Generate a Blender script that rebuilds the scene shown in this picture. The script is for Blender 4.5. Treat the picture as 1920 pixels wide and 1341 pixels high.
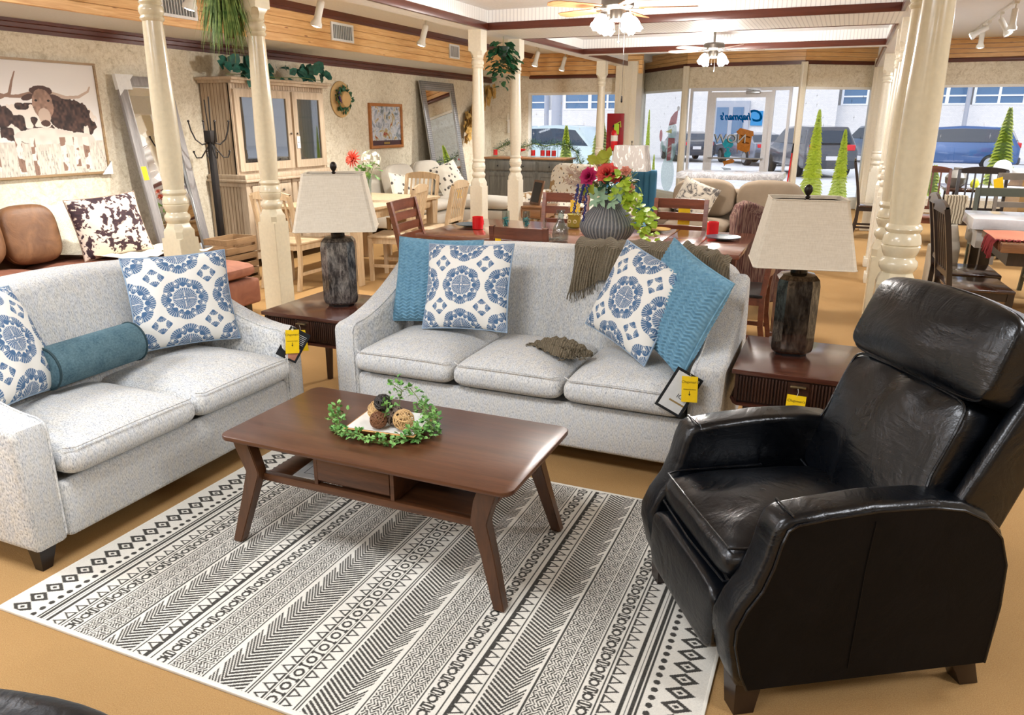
import bpy, bmesh, math, random
import numpy as np
from mathutils import Vector, Matrix, Euler
R = math.radians
SC = bpy.context.scene
COL = SC.collection
for _o in list(bpy.data.objects): bpy.data.objects.remove(_o)

# ------------------------------------------------------------------ camera
cam_d = bpy.data.cameras.new('camera'); cam = bpy.data.objects.new('camera', cam_d); COL.objects.link(cam)
cam_d.sensor_fit = 'HORIZONTAL'; cam_d.sensor_width = 36.0; cam_d.lens = 1416/1920*36.0
cam_d.clip_start = 0.05; cam_d.clip_end = 300
cam.matrix_world = Matrix.Translation((0, 0, 1.6)) @ Matrix.Rotation(R(23.04), 4, 'Z') @ Matrix.Rotation(R(90-17.38), 4, 'X') @ Matrix.Rotation(R(.18), 4, 'Z')
SC.camera = cam
# ------------------------------------------------------------------ world, exposure
SC.view_settings.view_transform = 'Standard'; SC.view_settings.look = 'None'
SC.view_settings.gamma = 1.0; SC.view_settings.use_curve_mapping = False
SC.view_settings.exposure = 0.66
w = bpy.data.worlds.new('world'); SC.world = w; w.use_nodes = True
_n = w.node_tree.nodes; _l = w.node_tree.links
_sky = _n.new('ShaderNodeTexSky'); _sky.sky_type = 'NISHITA'; _sky.sun_disc = False
_sky.sun_elevation = R(40); _sky.sun_rotation = R(200); _sky.air_density = 1.0; _sky.dust_density = 4.0
_mx = _n.new('ShaderNodeMix'); _mx.data_type = 'RGBA'; _mx.inputs[0].default_value = .6
_mx.inputs[7].default_value = (5, 5.2, 5.6, 1)
_l.new(_sky.outputs[0], _mx.inputs[6]); _l.new(_mx.outputs[2], _n['Background'].inputs[0])
_n['Background'].inputs[1].default_value = 0.17
SC.cycles.use_denoising = True
SC.cycles.max_bounces = 8; SC.cycles.diffuse_bounces = 4; SC.cycles.glossy_bounces = 4
SC.cycles.transmission_bounces = 6; SC.cycles.transparent_max_bounces = 12
SC.cycles.caustics_reflective = False; SC.cycles.caustics_refractive = False
SC.cycles.sample_clamp_indirect = 6.0

def lamp(name, kind, loc, power, color=(1, .95, .88), size=.15, rot=(0, 0, 0), spot=None, blend=.6, parent=None):
    d = bpy.data.lights.new(name, kind); d.energy = power; d.color = color
    if kind == 'AREA': d.shape = 'RECTANGLE'; d.size = size[0]; d.size_y = size[1]
    elif kind == 'SUN': d.angle = size
    else: d.shadow_soft_size = size
    if kind == 'SPOT': d.spot_size = R(spot or 100); d.spot_blend = blend
    o = bpy.data.objects.new(name, d); o.location = loc; o.rotation_euler = rot; COL.objects.link(o)
    if parent: o.parent = parent
    return o
# ceiling fill lights added out of view to brighten the room (frames built below)
FILL_LIGHTS = [(-1.75, -1.2), (-1.75, 1.2), (2.9, 1.0), (2.9, 4.2), (2.9, 8.0), (2.9, 12.0), (-4.75, .8), (-4.75, -2.0), (1.0, -3.0), (-4.95, 3.2)]
for _x, _y in FILL_LIGHTS:
    lamp('ceiling_fill_light', 'AREA', (_x, _y, (2.995 if _x > .55 else 2.795 if _x < -4 else 2.74)-.02), (38 if _x > -2 and _x < 2 else 66 if _x > 2 else 20 if _y > 3 else 62), (.93, .97, 1.04), (1.2, .6))
lamp('daylight', 'SUN', (0, 30, 20), .7, (1, .98, .95), R(20), (R(-35), R(25), 0))

# ------------------------------------------------------------------ materials
def lin(c):
    return tuple((v/12.92 if v <= .04045 else ((v+.055)/1.055)**2.4) for v in c)
def rgb(r, g, b): return lin((r/255, g/255, b/255)) + (1,)
class NT:
    def __init__(s, name, rough=.6, metal=0., base=(.8, .8, .8, 1), spec=.5):
        s.m = bpy.data.materials.new(name); s.m.use_nodes = True
        s.t = s.m.node_tree; s.b = s.t.nodes['Principled BSDF']
        s.b.inputs['Base Color'].default_value = base; s.b.inputs['Roughness'].default_value = rough
        s.b.inputs['Metallic'].default_value = metal; s.b.inputs['Specular IOR Level'].default_value = spec
        s._c = None
    def n(s, t, **k):
        a = s.t.nodes.new(t)
        for kk, v in k.items(): setattr(a, kk, v)
        return a
    def co(s, scale=(1, 1, 1), rot=(0, 0, 0), which='Object'):
        tc = s.n('ShaderNodeTexCoord'); mp = s.n('ShaderNodeMapping')
        mp.inputs['Scale'].default_value = scale; mp.inputs['Rotation'].default_value = rot
        s.t.links.new(tc.outputs[which], mp.inputs[0]); return mp.outputs[0]
    def noise(s, vec, scale=5, detail=3, rough=.5, dist=0):
        a = s.n('ShaderNodeTexNoise'); a.inputs['Scale'].default_value = scale; a.inputs['Detail'].default_value = detail
        a.inputs['Roughness'].default_value = rough; a.inputs['Distortion'].default_value = dist
        s.t.links.new(vec, a.inputs['Vector']); return a.outputs['Fac']
    def vor(s, vec, scale=5, out='Distance', rnd=1.0):
        a = s.n('ShaderNodeTexVoronoi'); a.inputs['Scale'].default_value = scale; a.inputs['Randomness'].default_value = rnd
        s.t.links.new(vec, a.inputs['Vector']); return a.outputs[out]
    def wave(s, vec, scale=5, axis='X', dist=0, detail=0, prof='SIN'):
        a = s.n('ShaderNodeTexWave', bands_direction=axis, wave_profile=prof); a.inputs['Scale'].default_value = scale
        a.inputs['Distortion'].default_value = dist; a.inputs['Detail'].default_value = detail
        s.t.links.new(vec, a.inputs['Vector']); return a.outputs['Fac']
    def ramp(s, fac, stops, interp='LINEAR'):
        a = s.n('ShaderNodeValToRGB'); cr = a.color_ramp; cr.interpolation = interp
        while len(cr.elements) < len(stops): cr.elements.new(.5)
        for e, (p, c) in zip(cr.elements, stops): e.position = p; e.color = c
        s.t.links.new(fac, a.inputs[0]); return a.outputs[0]
    def math(s, op, a, b=None):
        m = s.n('ShaderNodeMath', operation=op)
        for i, v in enumerate((a, b)):
            if v is None: continue
            if isinstance(v, (int, float)): m.inputs[i].default_value = v
            else: s.t.links.new(v, m.inputs[i])
        return m.outputs[0]
    def mix(s, fac, a, b, mode='MIX'):
        m = s.n('ShaderNodeMix', data_type='RGBA', blend_type=mode)
        for i, v in ((0, fac), (6, a), (7, b)):
            if isinstance(v, (int, float)): m.inputs[i].default_value = v
            elif isinstance(v, tuple): m.inputs[i].default_value = v
            else: s.t.links.new(v, m.inputs[i])
        return m.outputs[2]
    def attr(s, name='Col'):
        a = s.n('ShaderNodeAttribute'); a.attribute_name = name; return a.outputs['Color']
    def col(s, c): s.t.links.new(c, s.b.inputs['Base Color']); return s
    def rough(s, c): s.t.links.new(c, s.b.inputs['Roughness']); return s
    def bump(s, h, strength=.3, dist=.002):
        a = s.n('ShaderNodeBump'); a.inputs['Strength'].default_value = strength; a.inputs['Distance'].default_value = dist
        s.t.links.new(h, a.inputs['Height'])
        if s._c is not None: s.t.links.new(s._c, a.inputs['Normal'])
        s._c = a.outputs[0]; s.t.links.new(a.outputs[0], s.b.inputs['Normal']); return s
    def emit(s, c, st): s.b.inputs['Emission Color'].default_value = c; s.b.inputs['Emission Strength'].default_value = st; return s
MATS = {}
def plain(name, r, g, b, rough=.6, metal=0., var=.0, spec=.5, coat=0):
    if name in MATS: return MATS[name]
    k = NT(name, rough, metal, rgb(r, g, b), spec)
    f = k.noise(k.co(), 6 if var else 40, 3)
    v = var or .04
    k.col(k.ramp(f, [(.3, tuple(x*(1-v) for x in rgb(r, g, b)[:3])+(1,)), (.7, tuple(min(1, x*(1+v)) for x in rgb(r, g, b)[:3])+(1,))]))
    if coat: k.b.inputs['Coat Weight'].default_value = coat; k.b.inputs['Coat Roughness'].default_value = .1
    MATS[name] = k.m; return k.m
def wood(name, c1, c2, rough=.35, axis='X', sc=1.0, spec=.5, coat=0., contrast=.5):
    k = NT(name, rough, 0, spec=spec)
    s = {'X': (1.2, 14, 14), 'Y': (14, 1.2, 14), 'Z': (14, 14, 1.2)}[axis]
    v = k.co(tuple(a*sc for a in s))
    a = k.noise(v, 1.6, 5, .6, .6); b = k.noise(k.co(tuple(a*sc*5 for a in s)), 3, 2)
    f = k.math('ADD', k.math('MULTIPLY', a, .75), k.math('MULTIPLY', b, .25))
    k.col(k.ramp(f, [(.5-contrast*.35, rgb(*c1)), (.5+contrast*.35, rgb(*c2))]))
    k.bump(b, .12, .001)
    if coat: k.b.inputs['Coat Weight'].default_value = coat; k.b.inputs['Coat Roughness'].default_value = .15
    MATS[name] = k.m; return k.m
M = MATS
def _tweed():
    k = NT('tweed_fabric', .9, spec=.2)
    a = k.noise(k.co((460, 110, 80)), 1, 2, .6); b = k.noise(k.co((300, 130, 90)), 1, 2, .6); d = k.noise(k.co((60, 20, 20)), 1, 2)
    c = k.ramp(a, [(.34, rgb(104, 110, 118)), (.46, rgb(178, 180, 180)), (.56, rgb(222, 222, 218))])
    c2 = k.ramp(b, [(.36, rgb(112, 118, 126)), (.46, rgb(206, 206, 202)), (.6, rgb(230, 229, 226))])
    c3 = k.ramp(d, [(.4, rgb(190, 196, 206)), (.6, rgb(222, 214, 196))])
    e = k.mix(.5, c, c2); k.col(k.mix(.22, e, c3)); k.bump(k.math('ADD', a, b), .5, .003); M['tweed'] = k.m
_tweed()
def _carpet():
    k = NT('carpet_pile', .95, spec=.1)
    a = k.noise(k.co(), 260, 3, .7); b = k.noise(k.co((1, 1, 1)), 3.2, 3, .6, .5); g = k.noise(k.co(), 24, 3, .7)
    c = k.ramp(a, [(.3, rgb(136, 101, 60)), (.7, rgb(182, 146, 97))])
    c = k.mix(k.math('MULTIPLY', b, .5), c, rgb(182, 148, 100), 'MIX'); c = k.mix(k.math('MULTIPLY', g, .35), c, rgb(156, 120, 76))
    k.col(c); k.bump(a, .6, .004); k.bump(g, .35, .006); M['carpet'] = k.m
_carpet()
def _wallpaper():
    k = NT('wallpaper', .75, spec=.3)
    v = k.co((1, 1, 1)); a = k.noise(v, 9, 6, .72, 1.2); b = k.noise(v, 34, 4, .7, 1.0); d = k.noise(v, 2.2, 2)
    c = k.ramp(a, [(.42, rgb(232, 225, 206)), (.54, rgb(222, 213, 190)), (.64, rgb(188, 176, 150))])
    c2 = k.ramp(b, [(.42, rgb(234, 227, 210)), (.64, rgb(186, 173, 148))])
    k.col(k.mix(.45, c, c2)); k.bump(b, .25, .002); M['wallpaper'] = k.m
_wallpaper()
def _pine():
    k = NT('pine_boards', .35)
    v = k.co((1, 1, 1)); z = k.n('ShaderNodeSeparateXYZ'); k.t.links.new(v, z.inputs[0])
    st = k.noise(k.co((1.2, 1.2, 22)), 2, 5, .6, 1.0); kn = k.vor(k.co((1.1, 1.1, 6)), 2.2)
    c = k.ramp(st, [(.3, rgb(204, 150, 92)), (.55, rgb(228, 184, 124)), (.75, rgb(240, 204, 150))])
    c = k.mix(k.ramp(kn, [(.05, (1, 1, 1, 1)), (.10, (0, 0, 0, 1))]), c, rgb(140, 78, 34))
    fr = k.math('FRACT', k.math('DIVIDE', z.outputs[2], .0875)); gr = k.math('LESS_THAN', fr, .06)
    k.col(c); M['pine'] = k.m
_pine()
def _bead(name, axis, c=(240, 240, 238), pitch=.042):
    k = NT(name, .5); z = k.n('ShaderNodeSeparateXYZ'); k.t.links.new(k.co(), z.inputs[0])
    fr = k.math('FRACT', k.math('DIVIDE', z.outputs['XYZ'.index(axis)], pitch)); gr = k.math('LESS_THAN', fr, .22)
    k.col(k.mix(gr, rgb(*c), rgb(214, 214, 214))); k.bump(k.math('SUBTRACT', 1.0, gr), 1.0, .008); M[name] = k.m
_bead('bead_x', 'X'); _bead('bead_y', 'Y')
def _leather(name, dark, light, rough=.28, wr=.35):
    k = NT(name, rough, spec=.5)
    v = k.co(); a = k.noise(v, 6, 4, .55, 1.0); b = k.vor(v, 260); g = k.noise(k.co((3, 3, 16)), 3, 3, .6, .8)
    k.col(k.ramp(a, [(.35, rgb(*dark)), (.7, rgb(*light))]))
    k.rough(k.math('ADD', rough-.06, k.math('MULTIPLY', a, .16)))
    k.bump(b, .12, .001); k.bump(a, wr, .02); k.bump(g, wr*.4, .008); M[name] = k.m
_leather('leather_black', (3, 5, 9), (9, 13, 19), .27)
_leather('leather_side', (8, 7, 8), (15, 13, 13), .55, .12)
M['leather_side'].node_tree.nodes['Principled BSDF'].inputs['Specular IOR Level'].default_value = .12
_leather('leather_brown', (104, 70, 44), (138, 98, 64), .5, .3)
_leather('suede_rust', (128, 78, 58), (150, 98, 74), .75, .15)
def _outglass(name, tint=(.96, .98, 1, 1), base=.04):
    m = bpy.data.materials.new(name); m.use_nodes = True; t = m.node_tree; t.nodes.clear()
    o = t.nodes.new('ShaderNodeOutputMaterial'); tr = t.nodes.new('ShaderNodeBsdfTransparent'); tr.inputs[0].default_value = tint
    g = t.nodes.new('ShaderNodeBsdfGlossy'); g.inputs['Roughness'].default_value = .02
    lw = t.nodes.new('ShaderNodeLayerWeight'); pw = t.nodes.new('ShaderNodeMath'); pw.operation = 'POWER'; pw.inputs[1].default_value = 5
    ad = t.nodes.new('ShaderNodeMath'); ad.operation = 'MULTIPLY_ADD'; ad.inputs[1].default_value = .7; ad.inputs[2].default_value = base
    mx = t.nodes.new('ShaderNodeMixShader'); t.links.new(lw.outputs['Facing'], pw.inputs[0]); t.links.new(pw.outputs[0], ad.inputs[0])
    t.links.new(ad.outputs[0], mx.inputs[0]); t.links.new(tr.outputs[0], mx.inputs[1]); t.links.new(g.outputs[0], mx.inputs[2]); t.links.new(mx.outputs[0], o.inputs[0])
    M[name] = m
_outglass('pane_glass'); _outglass('clear_glass', (.86, .91, .90, 1)); _outglass('crystal', (.82, .87, .87, 1), .10); _outglass('tinted_glass', (.55, .6, .64, 1), .30)
def _paint(name, c, alpha=.85, rough=.6):   # window paint: translucent thin paint
    m = bpy.data.materials.new(name); m.use_nodes = True; t = m.node_tree; t.nodes.clear(); N = t.nodes.new; L = t.links.new
    o = N('ShaderNodeOutputMaterial'); d = N('ShaderNodeBsdfDiffuse'); tl = N('ShaderNodeBsdfTranslucent'); tp = N('ShaderNodeBsdfTransparent'); m1 = N('ShaderNodeMixShader'); m2 = N('ShaderNodeMixShader')
    nz = N('ShaderNodeTexNoise'); nz.inputs['Scale'].default_value = 26; rp = N('ShaderNodeValToRGB'); rp.color_ramp.elements[0].position = .35; rp.color_ramp.elements[1].position = .65
    rp.color_ramp.elements[0].color = tuple(x*.8 for x in rgb(*c)[:3])+(1,); rp.color_ramp.elements[1].color = rgb(*c); tc = N('ShaderNodeTexCoord')
    L(tc.outputs['Object'], nz.inputs['Vector']); L(nz.outputs['Fac'], rp.inputs[0]); L(rp.outputs[0], d.inputs[0]); L(rp.outputs[0], tl.inputs[0])
    m1.inputs[0].default_value = .6; L(d.outputs[0], m1.inputs[1]); L(tl.outputs[0], m1.inputs[2]); m2.inputs[0].default_value = alpha; L(tp.outputs[0], m2.inputs[1]); L(m1.outputs[0], m2.inputs[2]); L(m2.outputs[0], o.inputs[0]); M[name] = m
def _mirror():
    k = NT('mirror_glass', .02, 1.0, (.9, .92, .92, 1)); f = k.noise(k.co(), 2); k.col(k.ramp(f, [(0, (.9, .92, .92, 1)), (1, (.93, .94, .94, 1))])); M['mirror'] = k.m
_mirror()
def attr_mat(name, rough=.8, bump=0, spec=.3, bs=300):
    k = NT(name, rough, spec=spec); k.col(k.attr())
    if bump: k.bump(k.noise(k.co(), bs, 2), bump, .002)
    M[name] = k.m; return k.m

# ------------------------------------------------------------------ mesh helpers
class MB:
    def __init__(s): s.v = []; s.f = []; s.mi = []
    def add(s, vs, fs, mi=0, T=None):
        o = len(s.v)
        if T is not None: vs = [tuple(T @ Vector(v)) for v in vs]
        s.v += [tuple(v) for v in vs]; s.f += [tuple(i+o for i in f) for f in fs]; s.mi += [mi]*len(fs); return s
    def bm(s, b, mi=0, T=None):
        b.verts.index_update(); s.add([v.co[:] for v in b.verts], [[v.index for v in f.verts] for f in b.faces], mi, T); b.free(); return s
    def box(s, x0, x1, y0, y1, z0, z1, bev=0, seg=2, mi=0, T=None):
        e = (len(s.f) % 11)*9e-5*(1 if min(abs(x1-x0), abs(y1-y0), abs(z1-z0)) > .004 else 0); x0 += e; x1 -= e; y0 += e; y1 -= e; z0 += e; z1 -= e
        b = bmesh.new(); bmesh.ops.create_cube(b, size=1)
        for v in b.verts: v.co = Vector(((x0+x1)/2+v.co.x*(x1-x0), (y0+y1)/2+v.co.y*(y1-y0), (z0+z1)/2+v.co.z*(z1-z0)))
        if bev: bmesh.ops.bevel(b, geom=b.edges[:], offset=min(bev, .49*min(abs(x1-x0), abs(y1-y0), abs(z1-z0))), segments=seg, profile=.5, affect='EDGES')
        return s.bm(b, mi, T)
    def prism(s, pts, a0, a1, axis='X', bev=0, seg=2, mi=0, T=None):
        b = bmesh.new(); mk = {'X': lambda p, a: (a, p[0], p[1]), 'Y': lambda p, a: (p[0], a, p[1]), 'Z': lambda p, a: (p[0], p[1], a)}[axis]
        lo = [b.verts.new(mk(p, a0)) for p in pts]; hi = [b.verts.new(mk(p, a1)) for p in pts]; n = len(pts)
        b.faces.new(lo); b.faces.new(hi[::-1])
        caps = []
        for i in range(n): b.faces.new((lo[i], hi[i], hi[(i+1) % n], lo[(i+1) % n]))
        bmesh.ops.recalc_face_normals(b, faces=b.faces[:])
        if bev:
            es = [e for e in b.edges if (e.verts[0] in lo and e.verts[1] in lo) or (e.verts[0] in hi and e.verts[1] in hi)]
            bmesh.ops.bevel(b, geom=es, offset=bev, segments=seg, profile=.5, affect='EDGES', clamp_overlap=True)
        return s.bm(b, mi, T)
    def lathe(s, prof, seg=24, c=(0, 0, 0), mi=0, T=None, sq=None):
        vs = []; fs = []; n = len(prof)
        for r, z in prof:
            for k in range(seg):
                a = 2*math.pi*k/seg; cx, cy = math.cos(a), math.sin(a)
                if sq: q = (abs(cx)**sq+abs(cy)**sq)**(1/sq); cx /= q; cy /= q
                vs.append((c[0]+r*cx, c[1]+r*cy, c[2]+z))
        for i in range(n-1):
            for k in range(seg): fs.append((i*seg+k, i*seg+(k+1) % seg, (i+1)*seg+(k+1) % seg, (i+1)*seg+k))
        if prof[0][0] > 1e-4: fs.append(tuple(range(seg))[::-1])
        if prof[-1][0] > 1e-4: fs.append(tuple((n-1)*seg+k for k in range(seg)))
        return s.add(vs, fs, mi, T)
    def tube(s, pts, r, seg=8, closed=False, mi=0, T=None, flat=1.0):
        P = [Vector(p) for p in pts]; n = len(P); vs = []; fs = []
        up = None
        for i, p in enumerate(P):
            d = (P[(i+1) % n]-P[i-1]) if closed else (P[min(i+1, n-1)]-P[max(i-1, 0)])
            d = d.normalized() if d.length > 1e-9 else Vector((0, 0, 1))
            if up is None: up = d.cross(Vector((.31, .12, .94)) if abs(d.z) < .9 else Vector((1, 0, 0))).normalized()
            up = (up-d*up.dot(d)).normalized(); sd = d.cross(up)
            rr = r[i] if isinstance(r, (list, tuple)) else r
            for k in range(seg):
                a = 2*math.pi*k/seg; vs.append(p+(up*math.cos(a)+sd*math.sin(a)*flat)*rr)
        m = n if closed else n-1
        for i in range(m):
            j = (i+1) % n
            for k in range(seg): fs.append((i*seg+k, i*seg+(k+1) % seg, j*seg+(k+1) % seg, j*seg+k))
        if not closed: fs.append(tuple(range(seg))[::-1]); fs.append(tuple((n-1)*seg+k for k in range(seg)))
        return s.add(vs, fs, mi, T)
    def bar(s, a, b, wd, th, mi=0, T=None, up=(0, 0, 1)):
        a, b = Vector(a), Vector(b); d = (b-a); u = d.normalized(); x = u.cross(Vector(up))
        if x.length < 1e-4: x = u.cross(Vector((1, 0, 0)))
        x.normalize(); y = x.cross(u)
        q = []
        for p in (a, b):
            for i, j in ((-1, -1), (1, -1), (1, 1), (-1, 1)): q.append(p+x*i*wd/2+y*j*th/2)
        return s.add(q, [(3, 2, 1, 0), (4, 5, 6, 7), (0, 1, 5, 4), (1, 2, 6, 5), (2, 3, 7, 6), (3, 0, 4, 7)], mi, T)
    def ball(s, c, r, seg=16, mi=0, T=None, sc=(1, 1, 1)):
        prof = [(max(1e-5, math.sin(math.pi*i/(seg//2)))*r, -math.cos(math.pi*i/(seg//2))*r) for i in range(seg//2+1)]
        m = MB().lathe(prof, seg); return s.add([(c[0]+v[0]*sc[0], c[1]+v[1]*sc[1], c[2]+v[2]*sc[2]) for v in m.v], m.f, mi, T)
    def puff(s, x0, x1, y0, y1, z0, z1, e=6, ev=3.2, crown=0., n=14, mi=0, T=None, wr=0., seed=0):
        b = bmesh.new(); bmesh.ops.create_cube(b, size=2); bmesh.ops.subdivide_edges(b, edges=b.edges[:], cuts=n, use_grid_fill=True)
        rx, ry, rz = (x1-x0)/2, (y1-y0)/2, (z1-z0)/2; rs = random.Random(seed); ph = [rs.uniform(0, 6) for _ in range(4)]
        for v in b.verts:
            p = [math.sin(t*math.pi/2*.98)/math.sin(math.pi/2*.98) if abs(t) < 2 else t for t in v.co]
            q = ((abs(p[0])**e+abs(p[1])**e)**(ev/e)+abs(p[2])**ev)**(1/ev); x, y, z = (t/q*max(abs(p[0]), abs(p[1]), abs(p[2])) for t in p)
            zz = z*rz + (crown*(1-x*x)*(1-y*y) if z > 0 else 0)
            if wr and z > 0: zz += wr*(math.sin(7*x+3*y+ph[0])*math.sin(5*y-2*x+ph[1])+.5*math.sin(15*x*y+9*y+ph[2]))
            v.co = Vector(((x0+x1)/2+x*rx, (y0+y1)/2+y*ry, (z0+z1)/2+zz))
        return s.bm(b, mi, T)
    def grid(s, fn, nu, nv, mi=0, T=None, closed_u=False):
        vs = [fn(i/nu, j/nv) for j in range(nv+1) for i in range(nu+1)]
        fs = [(j*(nu+1)+i, j*(nu+1)+i+1, (j+1)*(nu+1)+i+1, (j+1)*(nu+1)+i) for j in range(nv) for i in range(nu)]
        return s.add(vs, fs, mi, T)
    def quad(s, a, b, c, d, mi=0): return s.add([a, b, c, d], [(0, 1, 2, 3)], mi)
def obj(name, mb, mat, parent=None, ang=38, loc=None, rot=None):
    me = bpy.data.meshes.new(name); me.from_pydata(mb.v, [], mb.f)
    for m in (mat if isinstance(mat, (list, tuple)) else [mat]): me.materials.append(m)
    if any(mb.mi): me.polygons.foreach_set('material_index', mb.mi)
    me.polygons.foreach_set('use_smooth', [True]*len(me.polygons)); me.update(); me.set_sharp_from_angle(angle=R(ang))
    o = bpy.data.objects.new(name, me); COL.objects.link(o)
    if parent is not None: o.parent = parent
    if loc: o.location = loc
    if rot: o.rotation_euler = rot
    return o
def tag(o, label=None, cat=None, group=None, kind=None):
    if label: o['label'] = label
    if cat: o['category'] = cat
    if group: o['group'] = group
    if kind: o['kind'] = kind
    return o
def thing(name, label, cat, loc=(0, 0, 0), rz=0, group=None):
    o = bpy.data.objects.new(name, None); COL.objects.link(o); o.location = loc; o.rotation_euler = (0, 0, rz); o.empty_display_size = .1
    return tag(o, label, cat, group)
def struct(name, mb, mat, parent=None, ang=38):
    return tag(obj(name, mb, mat, parent, ang), kind='structure')
def dup(root, loc=None, rz=None, label=None, group=None, parent=None):
    def rec(o, par):
        c = o.copy(); COL.objects.link(c)
        if par is not None: c.parent = par
        for ch in KIDS.get(o.name) or [x for x in bpy.data.objects if x.parent == o]: rec(ch, c)
        return c
    r = rec(root, parent)
    if loc is not None: r.location = loc
    if rz is not None: r.rotation_euler = (0, 0, rz)
    if label: r['label'] = label
    if group: r['group'] = group
    return r
KIDS = {}
def painted(name, P, C, mat, parent=None, thick=0, faces=None):
    """P (ny,nx,3) points, C (ny,nx,3) srgb 0..1 colours -> mesh with colour attribute"""
    ny, nx = P.shape[:2]; me = bpy.data.meshes.new(name)
    idx = np.arange(ny*nx).reshape(ny, nx); q = np.stack([idx[:-1, :-1], idx[:-1, 1:], idx[1:, 1:], idx[1:, :-1]], -1).reshape(-1, 4)
    me.vertices.add(ny*nx); me.vertices.foreach_set('co', P.reshape(-1).astype(np.float32))
    me.loops.add(q.size); me.loops.foreach_set('vertex_index', q.reshape(-1).astype(np.int32))
    me.polygons.add(len(q)); me.polygons.foreach_set('loop_start', np.arange(0, q.size, 4, dtype=np.int32)); me.polygons.foreach_set('loop_total', np.full(len(q), 4, dtype=np.int32))
    me.update(calc_edges=True)
    c = np.clip(C, 0, 1); c = np.where(c <= .04045, c/12.92, ((c+.055)/1.055)**2.4)
    a = me.color_attributes.new('Col', 'FLOAT_COLOR', 'POINT'); a.data.foreach_set('color', np.concatenate([c, np.ones((ny, nx, 1))], -1).reshape(-1).astype(np.float32))
    me.polygons.foreach_set('use_smooth', [True]*len(me.polygons)); me.materials.append(mat); me.validate()
    o = bpy.data.objects.new(name, me); COL.objects.link(o)
    if parent is not None: o.parent = parent
    return o
def text(s, name, mat, size, parent, loc, rot=(0, 0, 0), ext=.0008, shear=0, sx=1.0, align='CENTER', mirror=False, bold=0):
    cu = bpy.data.curves.new(name, 'FONT'); cu.body = s; cu.size = size; cu.extrude = ext; cu.shear = shear; cu.align_x = align; cu.align_y = 'CENTER'; cu.offset = bold; cu.resolution_u = 3
    t = bpy.data.objects.new(name, cu); COL.objects.link(t); dg = bpy.context.evaluated_depsgraph_get()
    me = bpy.data.meshes.new_from_object(t.evaluated_get(dg)); bpy.data.objects.remove(t); me.materials.clear(); me.materials.append(mat); me.name = name
    o = bpy.data.objects.new(name, me); COL.objects.link(o); o.parent = parent; o.location = loc; o.rotation_euler = rot; o.scale = (sx*(-1 if mirror else 1), 1, 1)
    return o
# ================================================================== SETTING
paintw = plain('white_paint', 240, 240, 236, .45); ceilm = plain('ceiling_white', 232, 234, 236, .9)
trimd = wood('dark_trim', (62, 26, 18), (104, 52, 34), .3, 'X', 1, contrast=.9); trimdy = wood('dark_trim_y', (62, 26, 18), (104, 52, 34), .3, 'Y', 1, contrast=.9)
creamp = plain('cream_gloss', 226, 215, 186, .22, coat=.3); ivoryp = plain('ivory_paint', 226, 219, 200, .35)
alum = plain('aluminium', 176, 182, 190, .35, .6); blackm = plain('black_metal', 22, 20, 20, .4, .3); nickel = plain('nickel', 150, 146, 138, .3, 1)
struct('floor', MB().box(-7.6, 6.2, -5, 17.6, -.1, 0), M['carpet'])
struct('wall_left', MB().box(-6.7, -6.5, -5, 14.4, 0, 2.9), M['wallpaper'])
struct('wall_back', MB().box(-6.7, 6.4, -5.2, -5, 0, 3.1), M['wallpaper'])
struct('wall_right', MB().box(6.2, 6.4, -5, 16.3, 0, 3.1), M['wallpaper'])
# ceilings: left aisle, right aisle, two coffers with beaded sides, soffit between them, entry
struct('ceiling', MB().box(-6.7, -3.98, -5, 17.6, 2.8, 2.95).box(-3.98, .55, 11.55, 17.6, 2.92, 3.05).box(-3.98, .5, -5, 11.55, 2.745, 2.9), ceilm)
struct('ceiling_right', MB().box(.55, 6.4, -5, 17.6, 3.0, 3.1), M['bead_y'])
struct('trim_soffit_left', MB().box(-6.5, -5.65, -5, 14.2, 2.4, 2.8), plain('soffit_grey', 214, 214, 212, .8))
fb = MB()
for k_ in range(5): fb.box(-5.65, -5.63, -5, 14.08, 2.4+.08*k_+.002, 2.4+.08*k_+.077, .003, 1)
struct('trim_fascia_left', fb, M['pine']); struct('trim_fascia_backing', MB().box(-5.655, -5.645, -5, 14.08, 2.4, 2.8), M['pine'])
struct('trim_crown_wall', MB().prism([(-6.5, 2.30), (-6.482, 2.30), (-6.478, 2.33), (-6.462, 2.338), (-6.458, 2.37), (-6.43, 2.375), (-6.43, 2.4), (-6.5, 2.4)], -5, 14.2, 'Y'), trimdy)
struct('trim_crown_fascia', MB().prism([(-5.63, 2.72), (-5.615, 2.72), (-5.605, 2.745), (-5.59, 2.75), (-5.575, 2.78), (-5.56, 2.8), (-5.63, 2.8)], -5, 14.08, 'Y'), trimdy)
beamw = plain('beam_white', 228, 230, 232, .7)
struct('trim_beam_left', MB().box(-3.98, -3.76, -5, 14.1, 2.55, 2.85), beamw)
struct('trim_beam_right', MB().box(.33, .57, -5, 16.0, 2.55, 3.02), beamw)
struct('trim_beam_middle', MB().box(-3.76, .33, 8.12, 9.12, 2.55, 2.76), M['bead_x'])
struct('trim_beam_front', MB().box(-3.76, .33, 3.6, 4.6, 2.55, 2.76), M['bead_x'])
struct('trim_beam_far', MB().box(-3.76, .33, 11.45, 11.75, 2.55, 2.93), beamw)
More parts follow.
